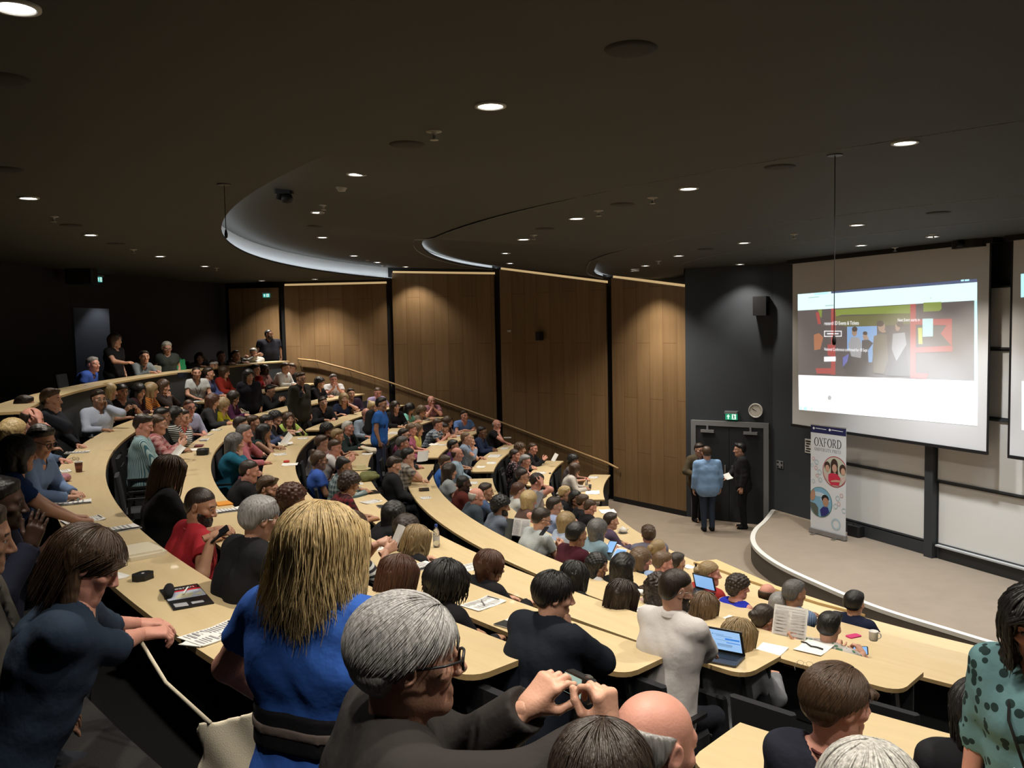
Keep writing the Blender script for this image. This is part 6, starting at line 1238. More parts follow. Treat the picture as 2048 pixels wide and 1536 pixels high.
P(1590, 1190, 2, 'man with greying dark hair and a blue striped shirt reaching out', ('short', 'salt'), ('polo', (.05, .10, .22), 'vstripe', (.30, .38, .5)), dist=8.8, h=-20, skin='M', arms={'R': ('w', tuple(atz(1612, 1228, FL(2)+.80)), (.95, .2, .1), (0, -.3, 1), 'relax')})
# front row
P(1150, 940, 1, 'woman in a cream lace top bending over the front desk', ('bob', 'brown'), ('jumper', (.50, .46, .42)), sex='f', dist=18.9, hp=35, pose='write', skin='M')
P(1147, 922, 1, 'man with bushy dark hair behind the cream lace top', ('curly', 'black'), ('tee', (.12, .10, .1)), dist=20.1, hp=10)
P(1131, 989, 1, 'person with cropped bright blond hair in a black suit', ('spiky', 'blonde'), ('suit', BK, None, (.55, .56, .55)), dist=16.6, hp=8)
P(1151, 998, 1, 'dark haired woman facing us between two men in suits', ('long', 'black'), ('jumper', BK), sex='f', dist=16.0, b=-80, hp=2, skin='M')
P(1167, 1006, 1, 'brown haired head just behind the man in the black suit', ('short', 'brown'), ('jumper', BK), dist=15.5, hp=14)
P(1181, 1016, 1, 'man in a black suit looking at his phone, front row', ('buzz', 'brown'), ('suit', BK, None, (.3, .3, .3)), dist=14.9, pose='phone', hp=24, skin='P')
P(1223, 1044, 1, 'dark haired man in a plum shirt stretching an arm along the desk', ('short', 'dark'), ('shirt', (.085, .06, .10)), dist=13.9, h=-10, hp=8, lean0=22)
P(1296, 1071, 1, 'curly brown haired young man facing left, grey jacket', ('spiky', 'brown'), ('jacket', (.14, .14, .19)), dist=12.8, b=75, hp=2, skin='P')
P(1317, 1101, 1, 'fair haired head with a bun below the curly young man', ('bun', 'fair'), ('tee', CH), sex='f', dist=12.2)
P(1355, 1128, 1, 'dark haired head at the front desk beside the glass', ('short', 'dark'), ('jumper', CH), dist=11.6)
P(1536, 1192, 1, 'balding head just beyond the cobalt dress, front row', ('bald', 'brown'), ('jumper', CH), dist=10.4, skin='P')
P(1710, 1210, 1, 'person in navy with black hair at the front row end', ('short', 'black'), ('jumper', (.012, .016, .04)), dist=9.5, hvol=1.4)
# three men at the door
fl = atz(1423, 1060, 0)[1]
DB = P(1413, 906, 1, 'man in a loose blue shirt and jeans standing, back to us, at the door', ('short', 'brown'), ('shirt', (.22, .36, .58)), stand=True, dist=fl, floor=0, face=95, hp=16, trousers=(.03, .042, .065), W=1.12, belly=.03)
P(1399, 899, 1, 'man in a brown jacket holding a booklet, half hidden at the door', ('short', 'dark'), ('suit', (.075, .058, .035), None, (.2, .2, .32)), stand=True, dist=fl+.75, floor=0, face=290, hp=14, glasses='thin', trousers=BK, arms={'R': ((.22, .26, 1.08), (-.1, .6, -.7), (.9, .2, .2), 'grip')})
P(1479, 899, 1, 'man in a dark suit and white collar standing right of the door', ('side', 'black'), ('suit', (.016, .016, .018), None, (.66, .66, .66)), stand=True, dist=fl+.1, floor=0, face=172, hp=4, trousers=BK, arms={'R': ((.10, .34, 1.06), (-.4, .8, 0), (0, 0, 1), 'grip')})
# ------------------------------------------------------------------ the nearest people
BT = pol(RR(8)+.30, 218.5, FL(8)+.74)
hand1 = atz(437, 1262, FL(8)+.80); hand2 = atz(355, 1272, FL(8)+.79)
HW = P(178, 1128, 8, 'smiling woman in a navy hooded top bending over the near desk', ('tucked', 'brown'), ('elbow', (.022, .036, .062)), sex='f', stand=True, dist=3.05, face=24, hp=30, h=-4, roll=-4, lean0=27, hero=True, W=1.06, belly=.03, trousers=BK, v=.0105, hvol=1.05, skin='P', arm_k=1.14, strands=dict(n=2200, length=.22, r=.0020, wave=.002, seed=20, shell=.018, tuck=True, back=.5),
       arms={'R': ('w', tuple(hand1), (.85, .45, -.1), (-.1, -.2, 1), 'grip', (.3, -.9, -.6)), 'L': ('w', tuple(hand2), (.9, .3, -.1), (0, 0, 1), 'relax', (-.2, .3, -.9))})
HOOD = [b_ for b_ in COL.objects if b_.get('label', '').startswith('smiling woman in a navy hooded')][0]
m_ = MB()                                        # the folded hood on her back
N_, sp_ = HW['N'], HW['sp']
m_.tube([N_+np.array((.115*math.sin(t), -.045+.105*math.cos(t), .012-.06*(-math.cos(t)+.2))) for t in np.linspace(.9, 2*math.pi-.9, 21)], [.020+.034*math.sin(math.pi*i/20)**2 for i in range(21)], 10); m_.build('hood', cloth((.022, .036, .062)), HOOD, smooth=True)
BLOND = P(648, 1092, 8, 'tall blonde woman in a bright blue dress standing with her back to us', ('wavy', 'blonde'), ('tee', (.035, .115, .46)), sex='f', stand=True, dist=2.55, face=66, hp=2, h=-12, hero=True, W=1.04, trousers=None, skirt=(.035, .115, .46), v=.0105, hvol=.95, skin='P', wide_neck=.025,
      belt=[(.26, .47, .020, (.010, .010, .012), 'belt'), (.345, .40, .024, (.14, .11, .10), 'belt_band')], strands=dict(n=5600, length=.285, r=.0021, wave=.018, seed=21, shell=.019, spread=.22, lift=.012, seg=10),
      arms={'L': ((-.30, .20, .98), (.4, .85, .1), (-.5, 0, .8), 'relax', (-.9, -.25, -.5)), 'R': ((.25, .10, .86), (.05, .3, -1), (.9, .2, .2), 'relax', (.4, -.9, -.1))})
cpos = atd(1160, 1373, 2.04)
GM = P(818, 1312, 8, 'grey haired man in glasses and dark jacket photographing with a small camera', ('plain', 'grey'), ('jacket', (.024, .021, .020)), stand=True, dist=2.0, face=18, hp=2, h=-6, hero=True, glasses='thick', v=.010, W=1.1, hvol=1.3, skin='L', hscale=1.12, strands=dict(n=3800, length=.060, r=.0016, wave=.0035, seed=22, shell=.017, seg=5, face_cut=False, bound_d=-.004, back=.9), trousers=BK, lean0=6, collar=(.02, .018, .017), lanyard=(.22, .012, .03), floor=2.17,
       arms={'L': ('w', tuple(atd(1052, 1418, 2.03)), (.62, .12, .62), (-.55, -.55, .6), [(24, 42, 34), (30, 52, 36), (38, 60, 40), (44, 64, 42)], (-.2, .3, -.95), .35), 'R': ('w', tuple(atd(1218, 1464, 1.93)), (-.10, .12, .98), (.75, -.62, .15), [(38, 58, 40), (56, 70, 46), (66, 76, 48), (70, 78, 48)], (.15, -.15, -1.0), .45)})
BH_ = P(1312, 1494, 8, 'bald man with a shiny pink crown at the bottom edge', ('bald', 'grey'), ('shirt', (.05, .05, .06)), dist=2.12, hp=16, h=-32, hero=True, skin='P', v=.012, pose='lap', face=62, hscale=1.05)
P(1205, 1578, 8, 'dark haired head at the bottom edge in front of the raised camera', ('plain', 'dark'), ('jumper', CH), dist=1.78, hp=18, face=70, h=0, hero=True, v=.012, pose='lap', hvol=1.9, strands=dict(n=2600, length=.085, r=.0022, wave=.008, seed=24, shell=.022, seg=6, face_cut=False))
P(1740, 1614, 8, 'white haired head cut by the bottom edge', ('bob', 'white'), ('jumper', GY), sex='f', dist=1.85, hp=18, face=60, hero=True, v=.012, pose='lap', floor=2.1, strands=dict(n=1500, length=.16, r=.003, wave=.005, seed=25, shell=.021))
P(1676, 1408, 7, 'woman with short brown hair and a navy and grey top, turned right', ('plain', 'brown'), ('tee', (.020, .022, .035)), sex='f', dist=2.85, face=52, h=-42, hp=6, hero=True, v=.0105, hvol=1.3, skin='P', pose='lap', wide_neck=.035, lanyard=(.07, .02, .02), strands=dict(n=2600, length=.05, r=.0018, wave=.003, seed=26, shell=.017, seg=5, bound_d=.0, back=.7))
SB_ = [b_ for b_ in COL.objects if b_.get('label', '').startswith('woman with short brown hair and a navy')][0]; inf = Q[SB_['label']]
m_ = MB(); 
for s_ in (-1, 1): m_.tube([inf['sp'](t, s_*(.155-.02*k), y) for k, (t, y) in enumerate(((.80, -.095), (.90, -.075), (.97, -.045), (1.0, .0), (.95, .05)))], [.012, .035, .036, .03, .012], 8)
m_.build('shoulder_panel', cloth((.40, .41, .43)), SB_, smooth=True)
P(1960, 1428, 6, 'woman with a smooth black bob at the lower right, back to us', ('bobfringe', 'black'), ('jumper', (.02, .02, .024)), sex='f', dist=3.45, face=70, hp=10, hero=True, v=.0105, hvol=1.1, wide_neck=.03, pose='lap', strands=dict(n=620, length=.2, r=.005, wave=.002, seed=27, shell=.022))
RW = P(2080, 1250, 6, 'woman with black curly hair and a teal flowered top, cut by the right edge', ('curlylong', 'black'), ('elbow', (.13, .25, .27), 'floral', (.02, .04, .04)), sex='f', stand=True, dist=2.95, face=218, hp=10, h=10, hero=True, v=.0105, skin='P', floor=1.7, W=.95, lanyard=(.02, .02, .02), strands=dict(n=500, length=.24, r=.006, wave=.022, seed=28, shell=.028), trousers=BK)
P(4, 1008, 8, 'dark skinned man at the left edge with his hands raised to clap', ('short', 'black'), ('jumper', (.014, .016, .032)), dist=4.2, face=20, skin='D', hero=True, v=.012, lean0=8, arms={'R': ('w', tuple(atd(62, 1092, 4.0)), (.25, .2, 1), (.3, -.9, .2), 'flat'), 'L': ('w', tuple(atd(84, 1108, 4.25)), (.7, .1, .75), (-.3, -.6, .5), 'relax')})
P(-42, 1080, 8, 'person at the far left edge in a grey brown coat and blue shirt', ('short', 'dark'), ('suit', (.075, .068, .058), None, (.12, .18, .36)), dist=3.0, face=25, hp=12, skin='M', hero=True, v=.012, pose='lap')
# ------------------------------------------------------------------ seats
def seat_proto():
    root = empty('auditorium_seat', (0, 0, 0)); f = mat('seat_fabric', (.018, .019, .022), .9, bump=.3, bscale=200)
    b = MB(); b.box((0, .02, .40), (.44, .42, .07), 0, bev=.05); b.build('seat_pad', f, root); b = MB(); b.box((0, .233, .395), (.40, .008, .012)); b.build('seat_trim', M_STEEL, root)
    b = MB(); b.box((0, -.235, .66), (.43, .045, .42), 0, rx(math.radians(8)), bev=.02); b.build('backrest', f, root)
    b = MB(); b.box((0, -.05, .19), (.07, .10, .37)); b.box((0, -.03, .01), (.2, .22, .02)); b.box((0, -.2, .42), (.3, .03, .12)); b.build('pedestal', M_FRAME, root)
    for s_ in (-1, 1): b = MB(); b.box((s_*.245, -.03, .60), (.04, .26, .025), 0, bev=.012); b.box((s_*.245, -.14, .50), (.03, .03, .2)); b.box((s_*.2, -.16, .42), (.1, .03, .03)); b.build('armrest', M_BLACK, root)
    return root
sproto = seat_proto(); used = False
occ = [(o, o['label']) for o in COL.objects if o.get('category') == 'person']
def put_seat(loc, rot, label, dz=0, grp=None):
    global used
    o = sproto if not used else copy_tree(sproto); used = True; o.location = (loc[0], loc[1], loc[2]+dz); o.rotation_euler = (0, 0, rot); tag(o, label, 'seat', grp); return o
import re
for row, loc, rot, pz in SEATS:
    who = min(occ, key=lambda q: (q[0].location[0]-loc[0])**2+(q[0].location[1]-loc[1])**2)[1]
    s_ = 'dark auditorium seat under the '+' '.join(who.split()[:11]); s_ = re.sub(r'( (and|in|with|of|the|a|at|by|on|to|his|her|from|just|behind|facing|two|between|beside|pale|near|beyond|,))+$', '', s_.rstrip(',')); put_seat(loc, math.atan2(CY0-loc[1], CX0-loc[0])-math.pi/2 if row != 1 or True else rot, s_.rstrip(','), min(0, 0)+max(-.04, min(.1, pz-.50)), 'seats of the seated audience')
for px, py, row, lab in ((268, 985, 7, 'empty dark seat with black armrest, uppermost beside the curved panel'), (276, 1008, 7, 'empty dark seat with black armrest, lower one beside the curved panel'), (262, 962, 7, 'empty dark seat just below the striped shirt man')):
    p = atz(px, py, FL(row)+.5); r_, a_ = polar(p[0], p[1]); q = pol(RR(row)+.80, a_, FL(row)); put_seat(q, math.radians(a_+90), lab)
q = atz(86, 1502, FL(8)+.42); put_seat((q[0], q[1], FL(8)), math.atan2(CY0-q[1], CX0-q[0])-math.pi/2, 'empty dark seat with a bright edge at the bottom left corner')
for k_, a_, lab in ((7, 223.2, 'empty dark seat at the aisle end behind the navy blazer'), (6, 224.0, 'empty dark seat at the aisle end, right of the white shirt'), (5, 225.6, 'empty dark seat at the aisle end of the row with the blonde hair'), (4, 226.6, 'empty dark seat under the desk end near the folded glasses')):
    q = pol(RR(k_)+.80, a_, FL(k_)); put_seat(q, math.radians(a_+90), lab)
# ------------------------------------------------------------------ things on the desks
def deskpt(px, py, row): return atz(px, py, FL(row)+.741)
def dframe(p, ang):
    """columns: along the row, towards the stage, up; turned by ang degrees"""
    a = math.atan2(CY0-p[1], CX0-p[0])+math.radians(ang); return np.array(((math.sin(a), math.cos(a), 0), (-math.cos(a), math.sin(a), 0), (0, 0, 1)))
M_INKS = [M_GREYINK, M_INK]
def sheet(px, py, row, label, w=.21, h=.297, ang=0, kind='print', name='paper_sheet', thick=.003, group=None, base=M_PAPER, lift=0, cat='paper', tilt=0):
    p = deskpt(px, py, row)+np.array((0, 0, lift)); R_ = dframe(p, ang) @ rx(math.radians(tilt)); rng = random.Random(int(px*7+py)); b = MB()
    n = 6; rows_ = []                            # a slightly curling sheet with real thickness
    for i in range(n+1):
        y = -h/2+h*i/n; z = .006*((i/n-.5)*2)**4+.002*math.sin(i*1.7+px); rows_.append((y, z))
    top = []; bot = []
    for y, z in rows_: top += [(-w/2, y, z+thick), (w/2, y, z+thick*.9+.002)]; bot += [(-w/2, y, z), (w/2, y, z)]
    V = [R_ @ np.array(q) for q in top+bot]; F = []; m = 2*(n+1)
    for i in range(n): F += [(2*i, 2*i+1, 2*i+3, 2*i+2), (m+2*i, m+2*i+2, m+2*i+3, m+2*i+1), (2*i, 2*i+2, m+2*i+2, m+2*i), (2*i+1, m+2*i+1, m+2*i+3, 2*i+3)]
    F += [(0, m, m+1, 1), (2*n, 2*n+1, m+2*n+1, m+2*n)]; b.add(V, F); o = b.build(name, base, loc=p); tag(o, label, cat, group)
    if kind == 'blank': return o
    b = MB(); zf = lambda y: .006*((y/h)*2)**4+.002*math.sin((y/h+.5)*n*1.7+px)+thick+.0032
    def patch(x0, x1, y0, y1, mm): b.add([R_ @ np.array((x, y, zf(y))) for x, y in ((x0, y0), (x1, y0), (x1, y1), (x0, y1))], [(0, 1, 2, 3)], mm)
    if kind == 'print':
        for c_ in (-1, 1):
            y = h*.40
            while y > -h*.42:
                e = .018 if rng.random() < .25 else .008; patch(c_*w*.24-w*.19, c_*w*.24+w*(.19-.1*rng.random()), y-e*.7, y, 0); y -= e+.009
        patch(-w*.42, w*.2, h*.43, h*.47, 1)
    elif kind == 'booklet':
        patch(w*.30, w*.49, -h*.49, h*.49, 1); 
        for i in range(6): patch(-w*.42, w*.2, -h*.4+i*h*.13, -h*.4+i*h*.13+h*.05, 0)
    elif kind == 'dark':
        patch(-w*.49, w*.49, -h*.49, h*.1, 1)
        for i in range(3): patch(-w*.4, w*.3, h*.18+i*h*.09, h*.18+i*h*.09+h*.035, 0)
    if b.f: b.build('printing', M_INKS, o)
    return o
SH = [(145, 1006, 8, 'open leaflet with a black edge on the eighth row desk, below stretched arms', .21, .30, -4, 'booklet'), (166, 1041, 8, 'curled printed sheets below the leaflet at the left', .21, .29, 8, 'print'), (240, 1058, 8, 'leaflet with dark end half behind the hooded woman', .2, .26, 6, 'booklet'), (222, 1156, 8, 'small white paper beside the black case', .15, .16, 15, 'blank'),
      (155, 905, 8, 'white leaflet with dark corner beside the young man in glasses', .20, .28, 0, 'booklet'), (201, 861, 8, 'white folded sheet in front of the side parted man', .30, .16, 0, 'blank'), (115, 944, 8, 'grey leaflet under the forearm of the young man in glasses', .21, .25, 12, 'dark'), (285, 829, 8, 'white sheets before the black dressed woman with raised hands', .34, .18, 5, 'print'), (395, 803, 8, 'white papers in front of the white polo man', .3, .18, 0, 'print'), (318, 826, 8, 'loose sheet before the long brown haired woman', .21, .2, 10, 'blank'),
      (409, 880, 7, 'long white leaflet with a black end, seventh row', .34, .13, 0, 'booklet'), (414, 870, 7, 'pale printed sheet above the long leaflet', .26, .15, -8, 'print'), (433, 860, 7, 'open notebook by the lavender shirt sleeve', .24, .16, 0, 'print'), (395, 899, 7, 'white sheet under the dark red book', .26, .2, 10, 'blank'), (457, 1021, 7, 'leaflet with dark photographs beside the bearded man in red', .21, .27, 5, 'booklet'), (545, 1077, 7, 'leaflet edge right of the grey haired man in black', .2, .24, 10, 'dark'), (473, 845, 7, 'writing paper under the mustard sleeves', .24, .18, 5, 'print'), (545, 823, 7, 'white sheet held flat by the young man with black hair', .21, .2, 0, 'blank'),
      (592, 864, 6, 'grey leaflet on the sixth row desk end by the stairs', .24, .2, 0, 'print'), (606, 877, 6, 'pale leaflet near the sixth row desk end', .22, .2, 8, 'print'), (571, 887, 6, 'cream papers on the sixth row desk', .32, .26, 12, 'blank'), (580, 929, 6, 'white sheet under a small red book', .25, .24, -3, 'blank'), (560, 909, 6, 'printed sheet near the grey teal woman, sixth row', .24, .2, 10, 'print'), (843, 1133, 6, 'printed sheet with a dark strip beside the auburn haired woman', .2, .26, 12, 'booklet'), (1022, 1247, 6, 'dark leaflet at the desk edge by the navy blazer elbow', .16, .2, 10, 'dark'), (738, 1098, 6, 'white papers under the striped sleeves', .22, .24, 0, 'print'), (670, 780, 6, 'white sheet on the wall block desk, sixth row', .2, .18, 0, 'blank'), (700, 815, 6, 'pale sheets before the blonde woman in glasses', .3, .15, 5, 'print'),
      (790, 866, 5, 'spread of white papers behind the boy with the backpack', .4, .26, 0, 'print'), (735, 908, 5, 'white sheet beside the cream bag, fifth row', .24, .2, 0, 'blank'), (938, 1135, 5, 'pale printed paper left of the chestnut bob', .22, .28, 5, 'print'), (742, 1004, 5, 'white pages under the writing hand of the curly haired man', .2, .26, 20, 'print'), (770, 1013, 5, 'dark edged leaflet near the curly haired man in red', .2, .2, 0, 'dark'), (718, 968, 5, 'colourful small booklet beside the green coat', .17, .12, 0, 'dark'), (810, 862, 5, 'sheet at the far end of the spread papers', .24, .18, 10, 'print'),
      (851, 996, 4, 'white sheet under the black tablet on the long desk', .20, .16, 0, 'print'), (868, 889, 4, 'open notebook in front of the plaid shirt man', .3, .2, 0, 'blank'), (885, 890, 4, 'white sheet with dark pen, wall block fourth row', .2, .18, 5, 'print'), (915, 872, 4, 'white papers before the young man leaning on his arms', .3, .18, 0, 'print'), (1300, 1218, 4, 'printed sheets right of the clip haired woman', .22, .3, 8, 'print'), (1228, 1208, 4, 'white paper left of the clip haired woman', .22, .25, 10, 'blank'), (1538, 1303, 4, 'bright blank paper beside the very long blonde hair', .22, .30, 10, 'blank'), (1628, 1296, 4, 'white sheet with a black strap across it', .23, .3, 6, 'blank'),
      (990, 912, 3, 'spread newspaper on the third row wall block desk', .42, .28, 0, 'print'), (983, 926, 3, 'white sheet under the spread newspaper', .28, .2, 6, 'print'), (962, 934, 3, 'thin booklet in front of the folded arms', .24, .18, -6, 'blank'), (948, 966, 3, 'white sheet on the third row desk just past the stairs', .26, .14, 0, 'print'), (942, 980, 3, 'white paper by the maroon jacket', .22, .18, 0, 'blank'), (1036, 1067, 3, 'white papers before the man with the big curly head', .22, .26, 0, 'print'), (1010, 897, 3, 'notebook in the hands of the big man in black', .3, .2, 0, 'print'), (1460, 1240, 3, 'white paper right of the streaked brown hair', .18, .2, 0, 'blank'),
      (1082, 946, 2, 'white sheet on the second row wall block desk', .24, .22, 0, 'print'), (1080, 929, 2, 'pale paper near the book reading man', .2, .16, 0, 'blank'), (1095, 1026, 2, 'white page on the second row desk by the blonde bob', .24, .2, 0, 'print'), (1218, 1092, 2, 'white pages under the tablets', .24, .3, 8, 'blank'),
      (1185, 985, 1, 'large white sheet on the front wall block desk', .42, .3, 0, 'blank'), (1187, 955, 1, 'grey printed sheet at the far end of the front desk', .3, .22, 0, 'print'), (1215, 1023, 1, 'open white booklet standing at the front desk', .36, .3, 0, 'blank'), (1376, 1134, 1, 'thin white paper near the front desk joint', .2, .14, 0, 'blank')]
for px, py, row, lab, w_, h_, an, kd in SH: sheet(px, py, row, lab, w_, h_, an, kd, name='paper_sheet' if kd != 'booklet' else 'leaflet', cat='paper' if kd != 'booklet' else 'leaflet')
# clipboard sheet with a pen
o = sheet(966, 1208, 6, 'printed sheet with a pen lying on it beside the curly black hair', .21, .297, 8, 'print'); p = deskpt(966, 1208, 6); R_ = dframe(p, 65)
def pen(p, R_, label, m=M_BLACK):
    b = MB(); b.tube([p+R_ @ np.array((0, y, .012)) for y in (-.07, -.065, .05, .07)], [.003, .0045, .0045, .001], 8); tag(b.build('pen', m, smooth=True), label, 'pen')
pen(p, R_, 'grey pen on the printed sheet beside the curly black hair', M_GREYM)
pen(deskpt(160, 1000, 8)+np.array((0, 0, .006)), dframe(p, 60), 'pale teal pen on the open leaflet at the left', mat('teal_pen', (.2, .4, .42), .4))
pen(deskpt(858, 1068, 5), dframe(p, 20), 'black pen on the desk left of the water bottle')
def blockobj(px, py, row, sz_, m, name, label, cat, ang=0, bev=.012, lift=0, extra=None):
    p = deskpt(px, py, row)+np.array((0, 0, lift)); R_ = dframe(p, ang); b = MB(); b.box(R_ @ np.array((0, 0, sz_[2]/2)), sz_, 0, R_, bev=bev); o = b.build(name, m, loc=p); tag(o, label, cat)
    if extra: nm, em_, dz, k = extra; b = MB(); b.box(R_ @ np.array((0, 0, sz_[2]+dz/2)), (sz_[0]*k, sz_[1]*k, dz), 0, R_); b.build(nm, em_, o)
    return o
blockobj(286, 1158, 8, (.10, .13, .035), M_BLACK, 'zip_case', 'black zipped case on the near desk beside the white paper', 'case', 30, .03, extra=('badge', M_WHITE, .002, .12))
M_TAB = mat('dark_glass', (.012, .013, .016), .12)
blockobj(182, 876, 8, (.17, .05, .02), M_BLACK, 'glasses_case', 'black glasses case by the side parted man', 'case', 0, .02)
blockobj(848, 980, 4, (.24, .17, .009), M_BLACK, 'tablet', 'black tablet lying on the long curved desk', 'tablet', -5, .012, .006, ('screen', M_TAB, .001, .92))
blockobj(745, 985, 5, (.25, .17, .012), M_BLACK, 'tablet', 'black tablet in front of the curly haired man, fifth row', 'tablet', 10, .012, 0, ('screen', M_TAB, .001, .9))
blockobj(700, 1020, 5, (.16, .08, .02), M_BLACK, 'glasses_case', 'black case at the bend of the fifth row desk', 'case', 30, .02)
blockobj(406, 908, 7, (.34, .16, .07), M_BLACK, 'laptop_bag', 'black padded bag lying on the seventh row desk', 'bag', 0, .05, 0, ('zip', M_STEEL, .002, .3))
blockobj(398, 893, 7, (.20, .12, .015), mat('dark_red_cover', (.12, .012, .02), .6), 'notebook', 'dark red notebook on the white sheet, seventh row', 'book', 0, .006, .006)
blockobj(573, 924, 6, (.14, .09, .012), mat('red_cover', (.5, .03, .03), .5), 'notebook', 'small bright red book on the sixth row desk', 'book', 0, .006, .006)
blockobj(447, 1008, 7, (.20, .15, .012), mat('orange_cover', (.65, .26, .03), .6), 'notebook', 'orange notebook behind the leaflet, beside the red t-shirt', 'book', 5, .006)
blockobj(1302, 1176, 3, (.22, .28, .018), mat('brown_leather', (.035, .018, .012), .5), 'notebook', 'dark brown notebook in front of the black haired woman, third row', 'book', 10, .01)
blockobj(1707, 1273, 3, (.08, .14, .010), mat('pink_case', (.55, .03, .16), .5), 'mobile_phone', 'pink phone on the desk near the white mug', 'phone', -20, .012)
blockobj(1100, 947, 2, (.09, .05, .012), M_BLACK, 'mobile_phone', 'dark phone on the second row wall block desk', 'phone', 0, .01)
blockobj(860, 875, 4, (.08, .14, .01), M_BLACK, 'mobile_phone', 'black phone under the hands of the plaid shirt man', 'phone', 0, .01)
blockobj(1015, 876, 3, (.14, .2, .02), M_PAPER, 'paperback', 'pale paperback beside the notebook of the big man in black', 'book', 15, .005)
blockobj(278, 1107, 8, (.36, .27, .025), M_CANVAS, 'folded_tote', 'folded cream canvas bag on the near desk, right of the hooded woman', 'bag', 4, .03, 0, ('fold', M_CANVAS, .012, .8))
blockobj(366, 755, 9, (.2, .16, .09), NVM := mat('navy_bag', (.012, .016, .03), .7), 'handbag', 'dark navy bag on the top row desk right of the white haired woman', 'bag', 0, .04)
# magazine with its title
p = deskpt(372, 1194, 8); R_ = dframe(p, 82); MW, MH = .21, .43; b = MB(); b.box(np.array((0, 0, .003)), (MW, MH, .006)); b.v = [tuple(R_ @ np.array(q)) for q in b.v]; mg = b.build('magazine', mat('magazine_black', (.014, .014, .015), .35), loc=p); tag(mg, 'conference magazine with red and black cover on the near desk', 'magazine')
def mg_poly(nm, polys, m, z=.0068):
    b = MB()
    for pts in polys: b.add([R_ @ np.array((x*MW, y*MH, z)) for x, y in pts], [tuple(range(len(pts)))])
    return b.build(nm, m, mg)
mg_poly('cover_photo', [[(-.48, -.1), (.48, -.1), (.48, .24), (-.48, .24)]], mat('cover_sky', (.42, .46, .56), .4)); mg_poly('cover_shapes', [[(-.3, -.05), (.1, -.08), (.25, .1), (-.1, .16)], [(.2, .0), (.4, -.05), (.42, .1)]], mat('cover_cream', (.55, .53, .38), .4), .0074)
mg_poly('red_band', [[(-.48, .24), (.48, .24), (.48, .31), (-.48, .29)]], mat('cover_red', (.55, .02, .03), .4)); mg_poly('cover_pictures', [[(-.42, -.42), (-.1, -.44), (-.1, -.28), (-.42, -.26)], [(0, -.4), (.3, -.4), (.3, -.3), (0, -.3)]], M_GREYINK)
text_mesh('title', 'research', .050, WP_ , None, lambda x, y: p+R_ @ np.array((-.098+x, .148+y, .0078))).parent = None
tt = COL.objects[-1]
def reparent(o, par): o.parent = par; o.matrix_parent_inverse = par.matrix_basis.inverted()
reparent(tt, mg); text_mesh('title_letters', 'ED', .050, mat('title_red', (.6, .02, .03), .4), None, lambda x, y: p+R_ @ np.array((.055+x*.62, .148+y, .0078))); reparent(COL.objects[-1], mg)
b = MB(); R2 = dframe(p, 70); q = deskpt(338, 1192, 8); b.tube([R2 @ np.array((0, y, .025)) for y in (-.09, -.07, 0, .07, .09)], [.008, .026, .032, .026, .008], 10); gc = b.build('glasses_case', mat('black_fabric', (.006, .006, .007), .9), smooth=True, loc=q+np.array((0, 0, .004))); tag(gc, 'soft black spectacle pouch lying on the magazine', 'case')
pen(deskpt(372, 1186, 8)+np.array((0, 0, .006)), dframe(p, 60), 'white pen on the magazine beside the black pouch', M_WHITE)
# cups, mug, bottles
def lathe_obj(px, py, row, prof, m, name, label, cat, parts=(), n=24):
    p = deskpt(px, py, row); b = MB(); b.lathe(prof, n=n); o = b.build(name, m, smooth=True, loc=p); tag(o, label, cat)
    for nm, pr, mm in parts: b = MB(); b.lathe(pr, n=n); b.build(nm, mm, o, smooth=True)
    return o
cup = lathe_obj(158, 944, 8, [(0, .002), (.030, .002), (.040, .105), (.042, .11), (.039, .108), (.030, .01), (0, .01)], mat('brown_cup', (.10, .035, .025), .6), 'paper_cup', 'brown paper coffee cup beside the stretched arms', 'cup', [('rim', [(.040, .104), (.0435, .11), (.040, .114), (.0385, .108)], M_PAPER), ('print_band', [(.0345, .04), (.0385, .075)], mat('cup_band', (.25, .10, .08), .6))])
lathe_obj(705, 828, 6, [(0, .002), (.030, .002), (.040, .10), (.042, .105), (.039, .1), (.03, .01), (0, .01)], mat('brown_cup', (.10, .035, .025), .6), 'paper_cup', 'small brown cup before the blonde woman in glasses', 'cup', [('rim', [(.040, .1), (.0435, .105), (.04, .108), (.0385, .103)], M_PAPER)])
mug = lathe_obj(1747, 1281, 3, [(0, .002), (.034, .002), (.040, .012), (.042, .088), (.0435, .092), (.039, .090), (.037, .012), (0, .01)], M_WHITE, 'mug', 'white mug on the desk at the right, near the pink phone', 'mug')
b = MB(); R_ = dframe(deskpt(1747, 1281, 3), 35); b.tube([R_ @ np.array((.040+.026*math.sin(t), 0, .048-.028*math.cos(t))) for t in np.linspace(.1, 3.04, 9)], .0055, 8); b.build('handle', M_WHITE, mug, smooth=True)
tp = lathe_obj(1246, 1066, 1, [(0, .012), (.03, .012), (.06, .03), (.066, .06), (.05, .09), (.02, .10), (.012, .115), (0, .118)], M_WHITE, 'teapot', 'white teapot on a saucer at the front desk', 'teapot', [('saucer', [(0, .003), (.05, .003), (.085, .014), (.083, .016), (.05, .008), (0, .008)], mat('grey_saucer', (.25, .25, .25), .4))])
b = MB(); b.tube([(.06, 0, .04), (.09, 0, .07), (.1, 0, .09)], [.014, .01, .008], 8); b.tube([(-.06, 0, .08), (-.095, 0, .075), (-.09, 0, .04), (-.062, 0, .035)], .006, 6); b.build('spout', M_WHITE, tp, smooth=True)
M_CLEAR = mat('clear_plastic', (.9, .95, 1), .06, trans=.92, spec=.5); M_WATER = mat('water', (.85, .92, .95), .02, trans=.95)
